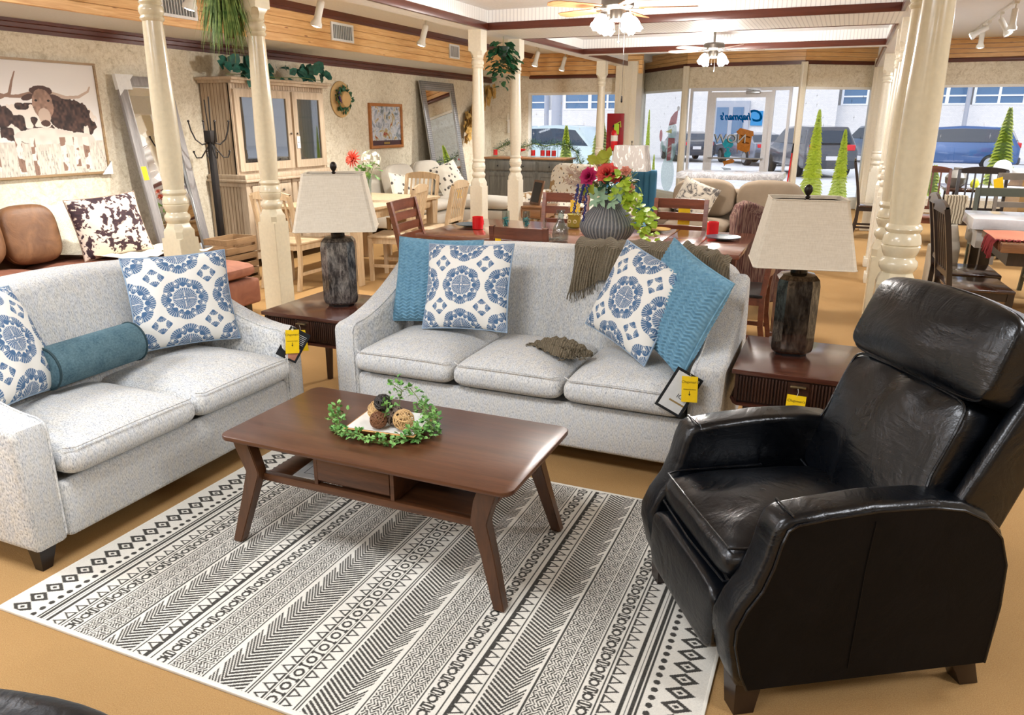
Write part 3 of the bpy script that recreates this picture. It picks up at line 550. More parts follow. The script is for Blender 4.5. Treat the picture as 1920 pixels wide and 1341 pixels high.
# ---- rug
def rug_colors(nx, ny, Wd=2.3, Dp=1.63):
    x = np.linspace(0, Wd, nx)[None, :]*np.ones((ny, 1)); y = np.linspace(0, Dp, ny)[:, None]*np.ones((1, nx)); s = np.minimum(x, Wd-x)
    K = np.zeros((ny, nx), bool)
    def band(a, b): return (s >= a) & (s < b), (s-a)/(b-a)
    def line(a, w_=.006): K[(s >= a) & (s < a+w_)] = True
    fr = lambda v: v-np.floor(v)
    b, t = band(.028, .122); yy = np.abs(fr(y/.060)-.5)*2; r = np.abs(t-.5)*2+yy*1.0
    K |= b & (((r < .98) & (r > .50)) | (r < .24))
    b, t = band(.132, .162); yy = (fr(y/.034)-.5)*.034; K |= b & (((t-.5)*.030)**2+yy**2 < .0105**2)
    for a, w_ in ((.172, .007), (.184, .012), (.202, .004), (.214, .012)): line(a, w_)
    def tri(a, c, inv=False):
        b, t = band(a, c); p = fr(y/.042); q = np.abs(p-.5)*2; e = (t*1.0 > q); ring = (t > q+.30) & (t < .82); K_ = b & (e & ~ring); 
        if inv: K_ = b & ~((np.abs(t-q) < .16) | ((t > q+.3) & (t < .62) & False))
        np.logical_or(K, K_, out=K)
    tri(.236, .280)
    line(.286, .006)
    def oio(a, c):
        b, t = band(a, c); p = fr(y/.062); w_ = c-a; dx = (t-.5)*w_; dy = (p-.28)*.062; rr = np.sqrt(dx**2+dy**2)
        O_ = (rr < .0165) & (rr > .009); dy2 = (p-.78)*.062; I_ = ((np.abs(dy2) < .0035) & (np.abs(t-.5) < .42)) | ((np.abs(np.abs(dx)-.018) < .0035) & (np.abs(dy2) < .008)); dy3 = np.minimum(np.abs((p-.56)*.062), np.abs((p-1.0)*.062)); 
        C_ = (np.abs(dy3-.002-.004*np.abs(t-.5)*2) < .0022) & (np.abs(t-.5) < .40)
        np.logical_or(K, b & (O_ | I_ | C_), out=K)
    oio(.294, .342); line(.346, .006)
    def zig(a, c, ph=0):
        b, t = band(a, c); z = np.abs(fr(y/.05+ph)-.5)*2; v = fr((y+z*0+np.abs(fr(t*2)-.5)*.034)/.0125); tr = np.abs(fr(y/.06+ph)-.5)*2
        v2 = fr((t*(c-a)+np.abs(fr(y/.03)-.5)*.026)/.0115); np.logical_or(K, b & (np.where(tr > t, v < .5, v2 < .5)), out=K)
    zig(.356, .403); line(.403, .004); zig(.412, .472, .3); line(.474, .006)
    def chev(a, c, vx=.36, per=.0165):
        b, t = band(a, c); w_ = c-a; xx = t*w_; k = np.where(t < vx, (vx*w_-xx)*1.5, (xx-vx*w_)*.62); f = fr((y-k)/per); g = (t > .03) & (t < .97)
        gap = (t < vx*.55) & (fr((y-k)/(per*6)) < .16); np.logical_or(K, b & g & (f < .60) & ~gap, out=K)
    chev(.488, .604); line(.610, .004); tri(.617, .662); line(.664, .006); line(.684, .005); oio(.700, .752); line(.756, .005)
    zig(.766, .820, .1); line(.822, .004); zig(.832, .888, .5); line(.893, .006); chev(.911, 1.05, .36)
    line(1.056, .005); line(1.066, .006); tri(1.078, 1.122); 
    b, t = band(1.128, 1.172); 
    line(1.125, .004)
    sx = x-1.15; w_ = .05; t = sx/w_+.5; b = np.abs(sx) < .025; p = fr(y/.062); dx = sx; dy = (p-.28)*.062; rr = np.sqrt(dx**2+dy**2); dy2 = (p-.78)*.062
    K |= b & (((rr < .0175) & (rr > .0095)) | ((np.abs(dy2) < .0035) & (np.abs(dx) < .02)) | ((np.abs(np.abs(dx)-.018) < .0035) & (np.abs(dy2) < .008)))
    K[(s < .02) | (y < .012) | (y > Dp-.012)] = False
    rg = np.random.default_rng(3); n = rg.random((ny, nx, 1)); weave = .94+.06*((np.indices((ny, nx)).sum(0) % 2)[..., None])
    wht = np.array([222, 217, 205])/255.; blk = np.array([62, 60, 56])/255.
    return np.where(K[..., None], blk*(.8+.5*n), wht*(.94+.07*n)*weave)
NX, NY = 960, 680
gx, gy = np.meshgrid(np.linspace(0, 2.3, NX), np.linspace(0, 1.63, NY))
zz = .009+.0012*np.sin(gx*9)*np.sin(gy*7)
rug = painted('area_rug', np.stack([gx, gy, zz], -1), rug_colors(NX, NY), attr_mat('rug_weave', .9, .35, .1, 500))
rug.location = (-2.48, 1.35, 0); tag(rug, 'black and cream tribal striped flatweave rug under the coffee table', 'rug')
obj('binding', MB().box(-.006, 2.306, -.006, .006, 0, .010, .002).box(-.006, 2.306, 1.624, 1.636, 0, .010, .002).box(-.006, .006, 0, 1.63, 0, .010, .002).box(2.294, 2.306, 0, 1.63, 0, .010, .002).box(.004, 2.296, .004, 1.626, 0, .007), plain('rug_edge', 214, 209, 196, .9), rug)

# ---- coffee table
ct = thing('coffee_table', 'walnut coffee table with splayed legs, drawer and open shelf on the rug', 'coffee table', (-1.46, 2.30, 0))
def rrect(hx, hy, r, n=6):
    p = []
    for cx, cy, a0 in ((hx-r, hy-r, 0), (-hx+r, hy-r, 90), (-hx+r, -hy+r, 180), (hx-r, -hy+r, 270)):
        for k in range(n+1): a = R(a0+90*k/n); p.append((cx+r*math.cos(a), cy+r*math.sin(a)))
    return p
obj('tabletop', MB().prism(rrect(.605, .305, .045), .442, .460, 'Z', .004), walnut, ct)
for sx in (-1, 1):
    for sy in (-1, 1):
        l = MB(); x0, y0 = sx*.50, sy*.262; xk, yk = sx*.478, sy*.245; xf, yf = sx*.565, sy*.285
        def sec(x, y, z, a, b): return [(x-a, y-b, z), (x+a, y-b, z), (x+a, y+b, z), (x-a, y+b, z)]
        # profile: wide at the top, narrowing in to a knee, splaying outward to the foot
        rings = [sec(x0+sx*.015, y0, .442, .036, .024), sec(x0-sx*.0, y0, .40, .036, .024), sec(xk, yk+sy*.008, .315, .031, .024), sec((xk*.6+xf*.4), yk*.6+yf*.4, .20, .026, .022), sec(xf, yf, .012, .020, .020)]
        v = [p for r_ in rings for p in r_]; f = [(3, 2, 1, 0), tuple(range(len(v)-4, len(v)))]
        for i in range(len(rings)-1):
            for k in range(4): f.append((i*4+k, i*4+(k+1) % 4, i*4+4+(k+1) % 4, i*4+4+k))
        l.add(v, [q[::-1] for q in f]); b = bmesh.new(); vs = [b.verts.new(p) for p in l.v]
        for q in l.f: b.faces.new([vs[i] for i in q])
        bmesh.ops.recalc_face_normals(b, faces=b.faces[:]); bmesh.ops.bevel(b, geom=b.edges[:], offset=.003, segments=2, affect='EDGES')
        obj('leg', MB().bm(b), walnuty, ct)
obj('shelf', MB().box(-.49, .49, -.245, -.215, .275, .305, .004).box(-.49, .49, .215, .245, .275, .305, .004).box(-.12, .46, -.235, .235, .285, .297).box(-.36, -.12, -.02, .235, .285, .297).box(-.46, -.36, -.235, .235, .285, .297, .003), walnutd, ct)
obj('divider', MB().box(-.215, -.200, -.24, .235, .30, .442), walnutd, ct); obj('divider', MB().box(.115, .130, -.24, .235, .30, .442), walnutd, ct)
obj('drawer', MB().box(-.198, .113, -.243, -.225, .325, .435, .003).box(-.198, .113, -.225, .18, .31, .40), walnutd, ct)
obj('apron', MB().box(-.47, .47, .225, .24, .40, .442).box(-.47, -.455, -.22, .22, .40, .442).box(.455, .47, -.22, .22, .40, .442), walnutd, ct)
pc = obj('brochure', MB().box(-.13, .0, -.10, .10, 0, .004), hangw, loc=(-1.68, 2.20, .299), rot=(0, 0, .15)); tag(pc, 'white printed brochure lying on the open shelf of the coffee table', 'brochure')
obj('drawing', MB().box(-.10, -.03, -.07, -.068, .004, .0046).box(-.10, -.098, -.07, .07, .004, .0046).box(-.06, -.02, .0, .002, .004, .0046), plain('print_grey', 90, 94, 96, .6), pc)
pc.rotation_euler.z = .1
# ---- tray with twig balls and greenery
TR = (-1.49, 2.315, .4605)
tr = thing('decor_tray', 'square cream wooden tray holding woven twig balls on the coffee table', 'tray', TR, R(6))
traym = wood('tray_wood', (176, 128, 74), (206, 160, 100), .5, 'X'); trw = plain('tray_white', 224, 222, 214, .5)
def trayrim(z, hx, hy): return [(-hx, -hy, z), (hx, -hy, z), (hx, hy, z), (-hx, hy, z)]
v = trayrim(0, .10, .08)+trayrim(.028, .145, .115)+trayrim(.030, .138, .108)+trayrim(.006, .098, .078)
f = [(3, 2, 1, 0), (12, 13, 14, 15)]+[(i*4+k, i*4+(k+1) % 4, i*4+4+(k+1) % 4, i*4+4+k) for i in range(3) for k in range(4)]
obj('tray_body', MB().add(v, f, 0), traym, tr)
obj('tray_lining', MB().add([(x*.995, y*.995, z+.0012) for x, y, z in v[8:]], [(4, 5, 6, 7)]+[(k, (k+1) % 4, 4+(k+1) % 4, 4+k) for k in range(4)]), trw, tr)
def twig_ball(r, n, th, mat, loc, label, seed):
    rs = random.Random(seed); m = MB()
    for k in range(n):
        nrm = Vector((rs.gauss(0, 1), rs.gauss(0, 1), rs.gauss(0, 1))).normalized(); u = nrm.orthogonal().normalized(); w_ = nrm.cross(u); off = rs.uniform(-.45, .45)*r; rr = math.sqrt(r*r-off*off)*rs.uniform(.9, 1.0)
        m.tube([nrm*off+(u*math.cos(2*math.pi*i/22)+w_*math.sin(2*math.pi*i/22))*rr*(1+.02*math.sin(3*i+k)) for i in range(22)], th, 5, True)
    m.ball((0, 0, 0), r*.62, 12)
    o = obj('twig_ball', m, mat, loc=loc); tag(o, label, 'decorative ball', 'twig balls in the tray'); return o
vtan = plain('vine_tan', 200, 164, 112, .7, var=.2); vdk = plain('vine_black', 46, 40, 36, .6, var=.3); vbr = plain('vine_brown', 108, 68, 38, .7, var=.3); vgr = plain('vine_grey', 110, 94, 80, .7, var=.3)
twig_ball(.040, 30, .0018, vtan, (TR[0]+.062, TR[1]-.012, .512), 'tan wicker ball on the right side of the tray', 1)
twig_ball(.042, 30, .0018, vtan, (TR[0]-.078, TR[1]+.03, .512), 'tan wicker ball at left back of the tray behind the brown one', 2)
twig_ball(.033, 46, .0022, vbr, (TR[0]-.036, TR[1]-.035, .503), 'brown bark ball at the front of the tray', 3)
twig_ball(.034, 46, .0020, vdk, (TR[0]-.035, TR[1]+.0, .562), 'black vine ball stacked on top of the other balls', 4)
twig_ball(.038, 14, .004, vgr, (TR[0]+.005, TR[1]+.02, .508), 'grey driftwood stick ball in the middle of the tray', 5)
def leafmat(name, c1, c2):
    k = NT(name, .5, spec=.4); f = k.noise(k.co(), 22, 2); k.col(k.ramp(f, [(.3, rgb(*c1)), (.7, rgb(*c2))])); M[name] = k.m; return k.m
lf_fresh = leafmat('leaf_fresh', (66, 128, 56), (150, 196, 110)); lf_dark = leafmat('leaf_dark', (22, 66, 44), (44, 104, 66)); lf_teal = leafmat('leaf_teal', (14, 62, 56), (30, 104, 88)); lf_lime = leafmat('leaf_lime', (140, 178, 40), (196, 220, 74)); lf_olive = leafmat('leaf_olive', (84, 100, 56), (150, 160, 96)); stemm = plain('stem_green', 112, 130, 66, .6)
def leaf(m, p, d, up, L, Wd, curl=.2, mi=0):
    d = Vector(d).normalized(); s = d.cross(Vector(up)); s = s.normalized() if s.length > 1e-3 else Vector((1, 0, 0)); n = s.cross(d)
    P = Vector(p); pts = [P, P+d*L*.35+s*Wd*.5+n*L*curl*.3, P+d*L*.75+s*Wd*.36+n*L*curl*.1, P+d*L-n*L*curl*.4, P+d*L*.75-s*Wd*.36+n*L*curl*.1, P+d*L*.35-s*Wd*.5+n*L*curl*.3, P+d*L*.4-n*L*.02]
    m.add(pts, [(0, 1, 6), (1, 2, 6), (2, 3, 6), (3, 4, 6), (4, 5, 6), (5, 0, 6)], mi)
ga = thing('greenery_garland', 'variegated green leaf garland wrapped around the tray', 'garland', (TR[0]-.03, TR[1], TR[2]))
rs = random.Random(11); st = MB(); lv = MB()
paths = []
for a0, a1, rr, hz in ((170, 385, .19, .014), (190, 345, .20, .02), (-35, 75, .19, .04)):
    paths.append([((rr+.02*math.sin(k*1.7))*math.cos(R(a0+(a1-a0)*k/16))*1.05, (rr*.82)*math.sin(R(a0+(a1-a0)*k/16)), hz+.012*math.sin(k*1.1)) for k in range(17)])
paths.append([(.02, .07, .02), (.02, .08, .08), (.03, .085, .13), (.07, .08, .145), (.10, .075, .12), (.14, .06, .09), (.17, .02, .06)])
paths.append([(.0, .03, .05), (.01, .02, .1), (.02, .0, .12), (.03, -.03, .09), (.02, -.04, .05)])
paths.append([(-.17, -.03, .03), (-.2, -.04, .06), (-.22, -.02, .05)]); paths.append([(.03, .085, .13), (-.02, .09, .15), (.0, .09, .16)])
for P_ in paths:
    st.tube(P_, .0016, 5)
    for i in range(len(P_)-1):
        a, b = Vector(P_[i]), Vector(P_[i+1])
        for _ in range(5):
            p = a.lerp(b, rs.random()); d = Vector((rs.gauss(0, 1), rs.gauss(0, 1), rs.gauss(.35, .8))); q = p+d.normalized()*rs.uniform(.01, .025); q.z = max(q.z, .004)
            st.tube([p, q], .0008, 3)
            for k in range(3):
                dd = d+Vector((rs.gauss(0, .9), rs.gauss(0, .9), rs.gauss(0, .5))); L_ = rs.uniform(.014, .024)
                if q.z+dd.normalized().z*L_ < .003: dd.z = abs(dd.z)
                leaf(lv, q, dd, (rs.gauss(0, .4), rs.gauss(0, .4), 1), L_, L_*.62)
obj('stems', st, stemm, ga); tag(obj('leaves', lv, lf_fresh, ga), kind='stuff')

# ---- upholstered sofa set
def arm_profile(D, hf=.575, hb=.86):
    p = [(.012, .09), (.0, .12), (0, hf-.04), (.012, hf-.012), (.04, hf)]
    for k in range(1, 11): t = k/10; p.append((.04+(D-.18)*t, hf+(hb-hf)*(t**1.7)))
    p += [(D-.08, hb-.02), (D-.02, .5), (D-.02, .09)]
    return p
def make_sofa(root, W, D, n, ncush_seed=0):
    aw = .145
    for i, x in enumerate((0, W-aw)):
        a = obj('arm', MB().prism(arm_profile(D), x, x+aw, 'X', .028, 3), M['tweed'], root)
        xi = x+aw-.004 if i == 0 else x+.004
        pr = arm_profile(D); pts = [(xi+(.012 if i == 0 else -.012)*0, max(0.002, p[0]+.0), p[1]-.004) for p in pr[1:13]]
        xe = (x+aw-.02) if i == 0 else x+.02
        obj('welt', MB().tube([(xe, p[0]-.001 if p[0] < .02 else p[0], p[1]+(.0015 if p[0] > .02 else 0)) for p in pr[1:14]], .0045, 6), M['tweed'], a)
    obj('base', MB().box(aw-.01, W-aw+.01, .012, D-.04, .09, .30, .02, 3), M['tweed'], root)
    obj('front_rail', MB().box(aw-.005, W-aw+.005, 0, .05, .088, .315, .022, 3), M['tweed'], root)
    # tight back with a softly crowned top
    bk = [(.05, .30)]
    for k in range(0, 9): a = R(180-90*k/8); bk.append((.05+.13+.13*math.cos(a), .785+.11*math.sin(a)))
    for k in range(1, 12): t = k/12; bk.append((.18+(W-.36)*t, .895+.035*math.sin(math.pi*t)))
    for k in range(0, 9): a = R(90-90*k/8); bk.append((W-.18+.13*math.cos(a), .785+.11*math.sin(a)))
    bk.append((W-.05, .30))
    m = MB().prism(bk, D-.30, D-.05, 'Y', .055, 4)
    m.v = [(x, y+(z-.45)*.26, z) for x, y, z in m.v]
    obj('backrest', m, M['tweed'], root)
    cw = (W-2*aw)/n
    for k in range(n):
        c = MB().puff(aw+cw*k+.003, aw+cw*(k+1)-.003, -.055, D-.28, .308, .475, 14, 3.0, .028, 16, wr=.0015, seed=k+ncush_seed)
        cu = obj('seat_cushion', c, M['tweed'], root)
        x0, x1 = aw+cw*k+.012, aw+cw*(k+1)-.012
        obj('welt', MB().tube([(x0, -.02, .455), (x0+.03, -.046, .452), ((x0+x1)/2, -.050, .458), (x1-.03, -.046, .452), (x1, -.02, .455)], .0035, 6), M['tweed'], cu)
    for x in (.07, W-.07):
        for y in (.07, D-.10):
            sx = -1 if x < W/2 else 1; sy = -1 if y < D/2 else 1
            q = MB(); a, b = .036, .02; xt, yt = x, y; xb, yb = x+sx*.02, y+sy*.02
            q.add([(xt-a, yt-a, .092), (xt+a, yt-a, .092), (xt+a, yt+a, .092), (xt-a, yt+a, .092), (xb-b, yb-b, 0), (xb+b, yb-b, 0), (xb+b, yb+b, 0), (xb-b, yb+b, 0)], [(0, 1, 2, 3), (7, 6, 5, 4), (0, 4, 5, 1), (1, 5, 6, 2), (2, 6, 7, 3), (3, 7, 4, 0)])
            obj('leg', q, darkleg, root)
so = thing('three_seat_sofa', 'light grey tweed three-seat sofa with sloping arms behind the coffee table', 'sofa', (-2.40, 3.20, 0)); make_sofa(so, 2.03, .90, 3)
lo = thing('loveseat', 'light grey tweed two-seat loveseat at the left edge', 'sofa', (-2.52, 1.53, 0), R(90)); make_sofa(lo, 1.56, .88, 2, 5)
for o_ in (lo,): o_.location.z = 0

# ---- throw pillows
def fan_colors(U, V, half=.24):
    x = U*half; y = V*half; P_ = .256; ink = np.zeros(x.shape); 
    def mod(v, o=0): return (v+P_/2+o) % P_-P_/2
    def fan(cx, cy, ang, rad, spread, n):
        dx, dy = cx, cy; r = np.hypot(dx, dy); a = (np.arctan2(dy, dx)-ang+np.pi) % (2*np.pi)-np.pi
        ins = (np.abs(a) < spread) & (r < rad) & (r > .004); s = np.abs(np.sin(a*n))
        return ins, np.where(r < rad*.5, 1.0, np.where(s > .35+.4*(r/rad-.5), 1.0, .25))
    def put(X, Y, ang, rad, sp, n):
        i, v = fan(X, Y, ang, rad, sp, n); np.copyto(ink, v, where=i)
    for ox, oy in ((0, 0),):
        X, Y = mod(x), mod(y)
        for k in range(8):
            a = k*np.pi/4; r0 = .062; put(X-r0*np.cos(a), Y-r0*np.sin(a), a, .054, .84, 13)
            a2 = a+np.pi/8; put(X-.058*np.cos(a2), Y-.058*np.sin(a2), a2, .030, .7, 9)
        r = np.hypot(X, Y); th = np.arctan2(Y, X); c_ = r < .062; ink[c_] = 0; pet = (r < .060) & (r > .006)
        ink[pet] = np.where(np.abs(np.sin(th*18)) > .3+.3*(r/.06), 1, .2)[pet]; ink[(np.abs(r-.061) < .0022)] = .15
        ink[(np.minimum(np.abs(X), np.abs(Y)) < .0022) & (r < .05) & (r > .012)] = 0
    X, Y = mod(x, P_/2), mod(y, P_/2)
    for k in range(4):
        a = k*np.pi/2; put(X-.052*np.cos(a), Y-.052*np.sin(a), a+np.pi, .034, .78, 11)
        pass
    white = np.array([232, 230, 222])/255.; blue = np.array([74, 106, 142])/255.
    return white*(1-ink[..., None])+blue*ink[..., None]
fanm = attr_mat('fan_print_linen', .85, .2); corde = plain('cord_blue_white', 150, 170, 190, .8, var=.2)
def pillow_shape(u, v, hw, hh, T):
    f = (np.clip(1-np.abs(u)**2.6, 0, 1)*np.clip(1-np.abs(v)**2.6, 0, 1))**.52
    px_ = u*hw*(1-.055*(1-v**2)); pz = v*hh*(1-.055*(1-u**2))
    return px_, f*T, pz
def make_pillow(label, loc, rot, hw=.24, hh=.24, T=.085, kind='fan', group=None, n=260):
    e = thing('throw_pillow', label, 'pillow', loc, 0, group); e.rotation_euler = rot
    if kind == 'pleat': n = 230
    if kind == 'plain': n = 40
    u, v = np.meshgrid(np.linspace(-1, 1, n), np.linspace(-1, 1, n)); X, Y, Z = pillow_shape(u, v, hw, hh, T)
    wr = .003*np.sin(9*u+3*v)*np.sin(7*v-2*u)*(1-u**4)*(1-v**4)
    for sgn, nm in ((-1, 'front_cover'), (1, 'back_cover')):
        yy = sgn*(Y+wr)
        if kind == 'fan': C = fan_colors(u*(-sgn), v, hw); m = fanm
        elif kind == 'cow':
            C = None; m = M['cowhide']
        elif kind == 'pleat':
            zg = np.abs(((u*5) % 1)-.5)*2; rp = ((v*13+.7*zg) % 1); rp = np.minimum(rp/.75, (1-rp)/.25); yy = sgn*(Y+wr+.011*rp*np.clip(Y/T*3, 0, 1)); C = None; m = M['pleat_blue']
        else: C = None; m = kind
        if isinstance(m, str): m = M[m]
        Pn = np.stack([X, yy, Z], -1)
        if sgn > 0: Pn = Pn[:, ::-1]; C = C[:, ::-1] if C is not None else None
        if C is None: C = np.ones(Pn.shape)*.5
        painted(nm, Pn, C, m, e)
    t = np.linspace(-1, 1, 14); ring = [(a, -1) for a in t]+[(1, a) for a in t[1:]]+[(a, 1) for a in t[::-1][1:]]+[(-1, a) for a in t[::-1][1:-1]]
    pts = []
    for a, b in ring:
        x_, _, z_ = pillow_shape(np.float64(a), np.float64(b), hw, hh, T); pts.append((float(x_), 0, float(z_)))
    pm = corde if kind == 'fan' else M['pleat_blue'] if kind == 'pleat' else plain('cord_tan', 150, 128, 110, .8) if kind == 'cow' else m
    obj('piping', MB().tube(pts, .0055, 6, True), pm, e); return e
k = NT('pleat_blue', .75, spec=.25, base=rgb(112, 156, 180)); f_ = k.noise(k.co(), 60, 3); k.col(k.ramp(f_, [(.3, rgb(98, 142, 166)), (.7, rgb(124, 168, 190))])); M['pleat_blue'] = k.m
make_pillow('blue pleated pillow at the left end of the three-seat sofa', (-2.03, 3.69, .74), (R(-20), 0, R(8)), .25, .24, .08, 'pleat')
make_pillow('fan-print pillow in front of the blue pleated one, left on the sofa', (-1.79, 3.59, .745), (R(-20), R(-3), R(2)), .25, .235, .085, 'fan')
make_pillow('fan-print pillow tilted on its corner at the right of the sofa', (-.85, 3.53, .768), (R(-22), R(12), R(-36)), .24, .235, .085, 'fan')
make_pillow('blue pleated pillow leaning on the right arm of the sofa', (-.635, 3.47, .775), (R(-18), R(15), R(-46)), .25, .245, .08, 'pleat')
make_pillow('fan-print pillow standing at the far end of the loveseat', (-2.97, 2.755, .74), (R(-16), 0, R(58)), .245, .23, .085, 'fan')
make_pillow('fan-print pillow cut off by the left edge on the loveseat', (-3.0, 1.84, .74), (R(-24), R(6), R(112)), .245, .235, .085, 'fan')
k = NT('teal_chenille', .85, spec=.2); a_ = k.noise(k.co(), 120, 3, .7); b_ = k.noise(k.co(), 16, 3); k.col(k.mix(.4, k.ramp(a_, [(.35, rgb(58, 84, 94)), (.65, rgb(98, 126, 136))]), k.ramp(b_, [(.3, rgb(62, 90, 102)), (.7, rgb(104, 130, 136))]))); k.bump(a_, .6, .003); M['teal_chenille'] = k.m
bo = thing('bolster_pillow', 'dark teal cylindrical bolster pillow lying on the loveseat seat', 'pillow', (-2.97, 1.99, .604), R(92))
pr = [(.0001, 0), (.06, -.004), (.084, .0), (.090, .006)]+[(.091, .02+.42*k/10) for k in range(11)]+[(.090, .455), (.084, .46), (.06, .464), (.0001, .46)]
obj('cover', MB().lathe(pr, 40, T=Matrix.Rotation(R(90), 4, 'Y')), M['teal_chenille'], bo)
for xx in (.004, .456): obj('piping', MB().tube([(xx, .091*math.cos(2*math.pi*k/30), .091*math.sin(2*math.pi*k/30)) for k in range(30)], .005, 6, True), plain('piping_teal', 30, 56, 62, .7), bo)

# ---- olive throw blanket draped over the right of the sofa back, its fringed end bunched on the seat
th = thing('throw_blanket', 'olive taupe knitted throw draped over the right of the sofa back', 'blanket', (0, 0, 0))
k = NT('throw_knit', .95, spec=.1); wv = k.wave(k.co((1, 1, 1), (0, 0, R(12))), 26, 'X', 2.5, 2); nz = k.noise(k.co((90, 260, 260)), 1, 2); k.col(k.mix(.45, k.ramp(wv, [(.2, rgb(92, 82, 66)), (.6, rgb(132, 121, 100))]), k.ramp(nz, [(.35, rgb(98, 88, 72)), (.65, rgb(142, 131, 110))]))); k.bump(wv, .8, .008); k.bump(nz, .5, .003); M['throw_knit'] = k.m
def drape(u, v):
    # u across the sofa back (x), v from the front hem over the top to behind
    x = -1.30+.82*u; top = .945-.06*max(0, (u-.75)/.25)**2; dr = .10+.05*math.sin(u*9)+.15*max(0, 1-u*5)*(1-u*5 > 0)+.10*u
    L_ = dr+.12+.20; s_ = v*L_
    fold = .012*math.sin(u*34+v*3)+.009*math.sin(u*61+1+v*2)+.010*math.sin(v*9+u*5)
    if s_ < dr: z = top-(dr-s_); y = 3.20+.62+(z-.45)*.26-.03-fold
    elif s_ < dr+.14: t = (s_-dr)/.14; z = top+.018*math.sin(math.pi*t)+fold; y = 3.20+.62+(top-.45)*.26-.03+.23*t
    else: z = top-(s_-dr-.14); y = 3.20+.87+(top-.45)*.26*.9+.04+abs(fold)
    return (x+.02*math.sin(v*6), y-.008, z+.012)
obj('drape', MB().grid(drape, 110, 46), M['throw_knit'], th)
fr_ = MB(); rs = random.Random(4)
for k_ in range(26):
    u = k_/26*.22; p = Vector(drape(u*.9, 0)); q = p+Vector((rs.uniform(-.012, .012), -.004, -rs.uniform(.035, .06))); fr_.tube([p, p.lerp(q, .5)+Vector((rs.uniform(-.006, .006), -.003, 0)), q], .0018, 4)
tag(obj('fringe', fr_, M['throw_knit'], th), kind='stuff')
be = thing('throw_end', 'bunched fringed olive throw end lying on the sofa seat', 'blanket', (-1.18, 3.46, .497))
def bunch(u, v):
    a = u*2*math.pi; r_ = .03+.055*v; l = (u-.5)
    x = -.17+.33*u; w_ = .018+.075*max(0, math.sin(math.pi*min(1, u*1.02)))**.8*(1 if u > .1 else .8); y = (v-.5)*2*w_; z = .008+.055*(1-(2*v-1)**2)*math.sin(math.pi*u)**.7+.010*math.sin(v*26+u*8)+.006*math.sin(u*40)
    return (x, y-.06*u, max(.004, z))
obj('cloth', MB().grid(bunch, 50, 34), M['throw_knit'], be)
fr_ = MB()
for k_ in range(46):
    a = rs.uniform(-.9, 1.0); b0 = Vector((.06+rs.uniform(-.04, .05), -.07+rs.uniform(-.03, .03), .05)); pts = [b0]
    for j in range(6): b0 = b0+Vector((rs.uniform(-.018, .018), rs.uniform(-.02, .006), -.011)); b0.z = max(.004, b0.z); pts.append(b0)
    fr_.tube(pts, .0022, 4)
for k_ in range(12):
    p = Vector((-.15+rs.uniform(-.01, .02), rs.uniform(-.02, .02), .01)); fr_.tube([p, p+Vector((-.03, rs.uniform(-.01, .01), .002)), p+Vector((-.055, rs.uniform(-.02, .02), -.004))], .0018, 4)
tag(obj('fringe', fr_, M['throw_knit'], be), kind='stuff')

# ---- end tables
def make_end(label, loc):
    e = thing('end_table', label, 'end table', loc, 0, 'matching dark wood end tables'); W, D, H = .56, .60, .56
    obj('tabletop', MB().box(0, W, 0, D, H-.022, H, .003), mahog, e)
    b = MB().box(.015, .03, .012, D-.012, .40, H-.022).box(W-.03, W-.015, .012, D-.012, .40, H-.022).box(.03, W-.03, D-.03, D-.012, .40, H-.022).box(.03, W-.03, .03, D-.03, .40, .41)
    obj('case', b, mahogd, e); obj('tray_rim', MB().prism([(.0, .425), (.012, .402), (.03, .392), (W-.03, .392), (W-.012, .402), (W, .425), (W-.01, .43), (W-.03, .404), (.03, .404), (.01, .43)], .004, D-.01, 'Y'), mahog, e)
    d = MB()
    for k_ in range(36):
        x = .036+k_*(W-.072)/36
        if abs(x-W/2) < .045: continue
        d.box(x, x+.008, .008, .02, .415, H-.03, .003, 2)
    d.box(.032, W-.032, .016, .035, .412, H-.026).box(W/2-.045, W/2+.045, .010, .03, .415, H-.03)
    dd = obj('drawer', d, mahogd, e); obj('handle', MB().box(W/2-.032, W/2+.032, -.012, .008, H-.05, H-.042, .002), plain('brass_pull', 172, 150, 110, .3, .9), dd)
    for x in (.075, W-.075):
        for y in (.07, D-.09):
            sx = -1 if x < .2 else 1; obj('leg', MB().add([(x-.02, y-.02, .395), (x+.02, y-.02, .395), (x+.02, y+.02, .395), (x-.02, y+.02, .395), (x+sx*.012-.013, y-.013, 0), (x+sx*.012+.013, y-.013, 0), (x+sx*.012+.013, y+.013, 0), (x+sx*.012-.013, y+.013, 0)], [(0, 1, 2, 3), (7, 6, 5, 4), (0, 4, 5, 1), (1, 5, 6, 2), (2, 6, 7, 3), (3, 7, 4, 0)]), mahogd, e)
    return e
eL = make_end('dark wood end table between loveseat and sofa under the mottled black lamp', (-2.965, 3.30, 0)); eR = make_end('dark wood end table with reeded drawer beside the black recliner', (-.345, 3.295, 0))
